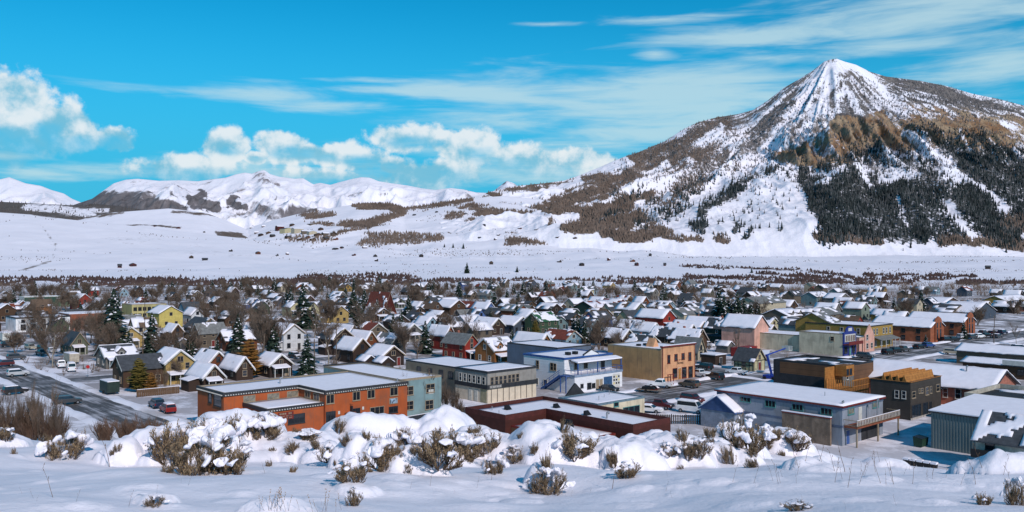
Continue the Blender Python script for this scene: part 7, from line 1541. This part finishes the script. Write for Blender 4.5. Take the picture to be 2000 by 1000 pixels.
SHR = [(128, 898, 92, 62, 0, 'at the left edge of the hillside'), (252, 852, 62, 40, 0, 'in front of the reddish willows'), (335, 905, 110, 88, 0, 'left side of the big clump on the left'), (385, 938, 120, 96, 0, 'centre of the big clump on the left'), (450, 936, 100, 92, 0, 'right side of the big clump on the left'), (425, 872, 110, 70, 1, 'at the back of the big clump on the left'), (515, 862, 70, 66, 1, 'against the orange building wall'), (8, 862, 40, 32, 0, 'at the left picture edge'),
       (300, 992, 46, 26, 0, 'tiny one low at the left front'), (688, 948, 82, 64, 0, 'left of centre drooping down the slope'), (640, 908, 52, 34, 0, 'half buried left of centre'), (748, 922, 78, 72, 1, 'centre left beside the drooping one'), (860, 912, 120, 78, 0, 'wide one in the middle of the slope'), (908, 896, 90, 62, 1, 'behind the wide one in the middle'), (950, 892, 70, 50, 0, 'right of the wide middle one'), (968, 930, 48, 46, 0, 'small bare one right of the middle'), (690, 995, 34, 50, 0, 'short one at the bottom edge left of centre'),
       (1122, 897, 84, 56, 0, 'on the big round drift right of centre'), (1070, 972, 86, 66, 0, 'alone low in the foreground right of centre'), (1225, 940, 56, 44, 0, 'small pair on the drift right of centre'), (1308, 892, 44, 28, 0, 'in a hollow of the drift'), (1366, 894, 56, 48, 0, 'left of the shrub thicket on the right'), (1342, 845, 48, 36, 1, 'behind the drift near the white van'), (1400, 852, 64, 44, 1, 'centre of the shrub thicket on the right'), (1462, 888, 84, 86, 0, 'tall one in front of the pale blue building'), (1430, 862, 60, 50, 1, 'left of the tall one before the pale blue building'),
       (1500, 874, 60, 44, 1, 'right of the tall one before the pale blue building'), (1548, 876, 78, 46, 1, 'snow capped one before the tan wall'), (1658, 866, 44, 36, 1, 'small one by the dumpsters'), (1690, 880, 40, 30, 1, 'small one right of the dumpsters'), (1808, 903, 56, 24, 0, 'nearly buried one by the metal shed'), (1558, 1000, 60, 24, 0, 'low one at the bottom edge right'), (1920, 990, 34, 30, 0, 'small one low at the right'), (1985, 995, 50, 70, 0, 'tall thin one at the right picture edge'), (600, 862, 50, 30, 1, 'buried one on the pillow by the orange building'), (790, 872, 60, 40, 1, 'behind the centre left shrubs'), (1010, 905, 60, 40, 0, 'left foot of the big round drift')]
for i, (u, v, w, h, cap, lab) in enumerate(SHR):
    x, y, z = ghit(u, v - h * .12); sm, lm, caps, zs, rad = SAGE[i % 5]; s = y / F; sx = w * s / (2 * rad) * 1.2; sz = h * s / zs * .95
    o = empty('sagebrush', (x, y + .02, z - .08 * sz), random.uniform(0, 6.28), (sx, sx, sz)); link('stem', sm, o); link('foliage', lm, o); sc_ = link('snow_cap', caps[cap], o); sc_['kind'] = 'stuff'
    tag(o, ('snow laden' if cap else 'half bare') + ' sagebrush, ' + lab, 'shrub', 'sagebrush on the hillside')
# sprigs of buried brush poking out of the bank
r = random.Random(8); SPR = sorted([(r.uniform(285, 1540), r.uniform(842, 925), r.uniform(16, 40)) for k in range(64)] + [(r.uniform(10, 280), r.uniform(850, 900), r.uniform(14, 26)) for k in range(7)])
for i, (u, v, w) in enumerate(SPR):
    x, y, z = ghit(u, v); sm, lm, caps, zs, rad = SAGE[(i * 3) % 5]; s = w * y / F
    o = empty('sagebrush_sprig', (x, y, z - .04), r.uniform(0, 6.28), (s / (2 * rad), s / (2 * rad), s * r.uniform(.7, 1.3) / zs)); o.rotation_euler = (r.uniform(0, .5), r.uniform(-.4, .4), r.uniform(0, 6.28)); link('stem', sm, o); link('foliage', lm, o)
    k = f"{i + 1}{'th' if 10 <= (i + 1) % 100 <= 20 else {1: 'st', 2: 'nd', 3: 'rd'}.get((i + 1) % 10, 'th')}"
    tag(o, f'small sagebrush sprig poking from the snow bank, {k} sprig from the left', 'shrub', 'sprigs in the snow bank')
# dry stalks standing out of the snow
drym = mat('dry stalks', (0.17, 0.105, 0.065), .9, .35, 20); goldm = mat('golden seed heads', (0.34, 0.20, 0.085), .9, .35, 20)
def weed(seed, gold):
    r = random.Random(seed); st = MB(); hd = MB(); p = Vector((0, 0, -.05)); d = Vector((r.uniform(-.4, .4), r.uniform(-.2, .2), 1)).normalized(); n = 7
    for i in range(n):
        d = (d + Vector((r.uniform(-1, 1), r.uniform(-1, 1), r.uniform(-.3, .3))) * .1).normalized(); e = p + d * (1.05 / n); st.tube(p, e, .010 * (1 - .6 * i / n), .010 * (1 - .6 * (i + 1) / n), 4, cap=False)
        if i > 2 and (gold or r.random() < .7):
            for k in range(3 if gold else 1):
                t = (d + Vector((r.uniform(-1, 1), r.uniform(-1, 1), r.uniform(0, .8))) * (.35 if gold else .8)).normalized() * r.uniform(.06, .2); 
                if not gold: st.tube(e, e + t, .006, .003, 3, cap=False)
                hd.tube(e + t * .7, e + t * 1.15, .014, .006, 4)
        p = e
    return st.mesh('stalk', drym), hd.mesh('seed_head', goldm if gold else drym)
WE = [weed(k, False) for k in range(5)]; WG = [weed(20 + k, True) for k in range(4)]
r = random.Random(41)
spots = [(105, 972, 62, 0), (215, 912, 62, 0), (252, 990, 30, 0), (1195, 955, 54, 0), (1520, 945, 44, 0), (1630, 942, 46, 0), (1655, 952, 52, 0), (1720, 945, 56, 0), (1745, 946, 50, 0), (1560, 915, 40, 0), (1600, 900, 44, 0), (1905, 948, 44, 0), (1775, 918, 22, 0), (1650, 922, 60, 0), (1980, 975, 60, 0), (1062, 905, 34, 0), (960, 938, 50, 0), (1300, 960, 20, 0), (518, 925, 24, 0), (840, 950, 26, 0)]
spots += [(r.uniform(500, 545), r.uniform(996, 1004), r.uniform(24, 42), 1) for k in range(9)] + [(r.uniform(545, 670), r.uniform(996, 1006), r.uniform(20, 44), 1) for k in range(12)] + [(r.uniform(1400, 1960), r.uniform(895, 950), r.uniform(16, 44), 0) for k in range(34)] + [(r.uniform(20, 1950), r.uniform(905, 995), r.uniform(8, 22), 0) for k in range(34)]
STK = []
for i, (u, v, h, g) in enumerate(spots):
    x, y, z = ghit(u, v); a, b_ = (WG if g else WE)[i % (4 if g else 5)]; s = h * y / F
    o = empty('dry_grass' if g else 'dry_weed', (x, y, z), r.uniform(0, 6.28), (s, s, s)); link('stalk', a, o); link('seed_head', b_, o)
    STK.append((u, o, g))
for g in (0, 1):
    for i, (u, o, _) in enumerate(sorted([t for t in STK if t[2] == g], key=lambda t: t[0])):
        k = f"{i + 1}{'th' if 10 <= (i + 1) % 100 <= 20 else {1: 'st', 2: 'nd', 3: 'rd'}.get((i + 1) % 10, 'th')}"
        if g: tag(o, f'golden dry grass stalk at the bottom edge, {k} from the left', 'grass', 'golden grass stalks at the bottom edge')
        else: tag(o, f'thin dry brown weed stalk in the foreground snow, {k} from the left', 'weed', 'dry weed stalks in the foreground snow')

# ================================================================== LABELS: say which one
LM = [('the orange building', 640, 780), ('the grey shop', 950, 745), ('the white balcony building', 1120, 725), ('the tan building', 1280, 715), ('the pale blue building', 1560, 790), ('the brown unfinished hall', 1600, 725), ('the blue fronted saloon', 1665, 675), ('the mustard inn', 1730, 655), ('the brick buildings', 1840, 645), ('the car park', 1930, 655), ('the bright yellow house', 335, 620),
      ('the olive block', 285, 612), ('the dark green hall', 85, 590), ('the white and brick hall', 90, 635), ('the brown chapel', 750, 600), ('the dormer house', 985, 695), ('the green roofed house', 1070, 640), ('the blue gabled house', 957, 610), ('the red gabled house', 1306, 630), ('the dark green house', 1445, 655), ('the half timbered shed', 1465, 712), ('the spruce cluster', 1430, 605), ('the cream house', 1505, 605), ('the taupe row houses', 1595, 630),
      ('the slate blue hall', 1925, 610), ('the teal house', 1608, 590), ('the tall left spruce', 222, 650), ('the left street', 60, 720), ('the ochre gabled house', 350, 735), ('the white gabled house', 573, 670), ('the pale yellow house', 612, 612), ('the tall centre spruce', 592, 600), ('the right edge', 1990, 590), ('the left edge', 10, 575), ('the metal shed', 1870, 830)]
LMF = [('the ski village', 585, 455), ('the left snowy hill', 200, 470), ('the snowy mound', 330, 425), ('the middle plain', 720, 500), ('the foothill houses', 890, 420), ('the mountain foot', 1250, 490), ('the lower mountain woods', 1050, 440), ('the plain at right', 1600, 520), ('the plain below the foothills', 1050, 515)]
ORD = ['', 'second ', 'third ', 'fourth ', 'fifth ', 'sixth ', 'seventh ', 'eighth ', 'ninth ', 'tenth ', 'eleventh ', 'twelfth '] + [f'{n}th ' for n in range(13, 60)]
bins = {}
for (o, fam, d, x, y, h) in REG:
    u, v = pix(x, y, o.location.z); L_ = LMF if fam == 'cabin' else LM
    nm, lu, lv = min(L_, key=lambda t: math.hypot(t[1] - u, (t[2] - v) * 1.6)); du, dv = u - lu, (v - lv) * 1.6
    if math.hypot(du, dv) < 12: rel = 'at'
    elif abs(du) > abs(dv): rel = 'left of' if du < 0 else 'right of'
    else: rel = 'behind' if dv < 0 else 'before'
    if 'edge' in nm or 'street' in nm or fam == 'cabin' or 'car park' in nm: rel = 'near'
    bins.setdefault((d, rel, nm), []).append((math.hypot(du, dv), o))
for (d, rel, nm), lst in bins.items():
    lst.sort(key=lambda t: t[0])
    for i, (_, o) in enumerate(lst): o['label'] = f"{d}, {ORD[i]}{'nearest ' if len(lst) > 1 else ''}{rel} {nm}"
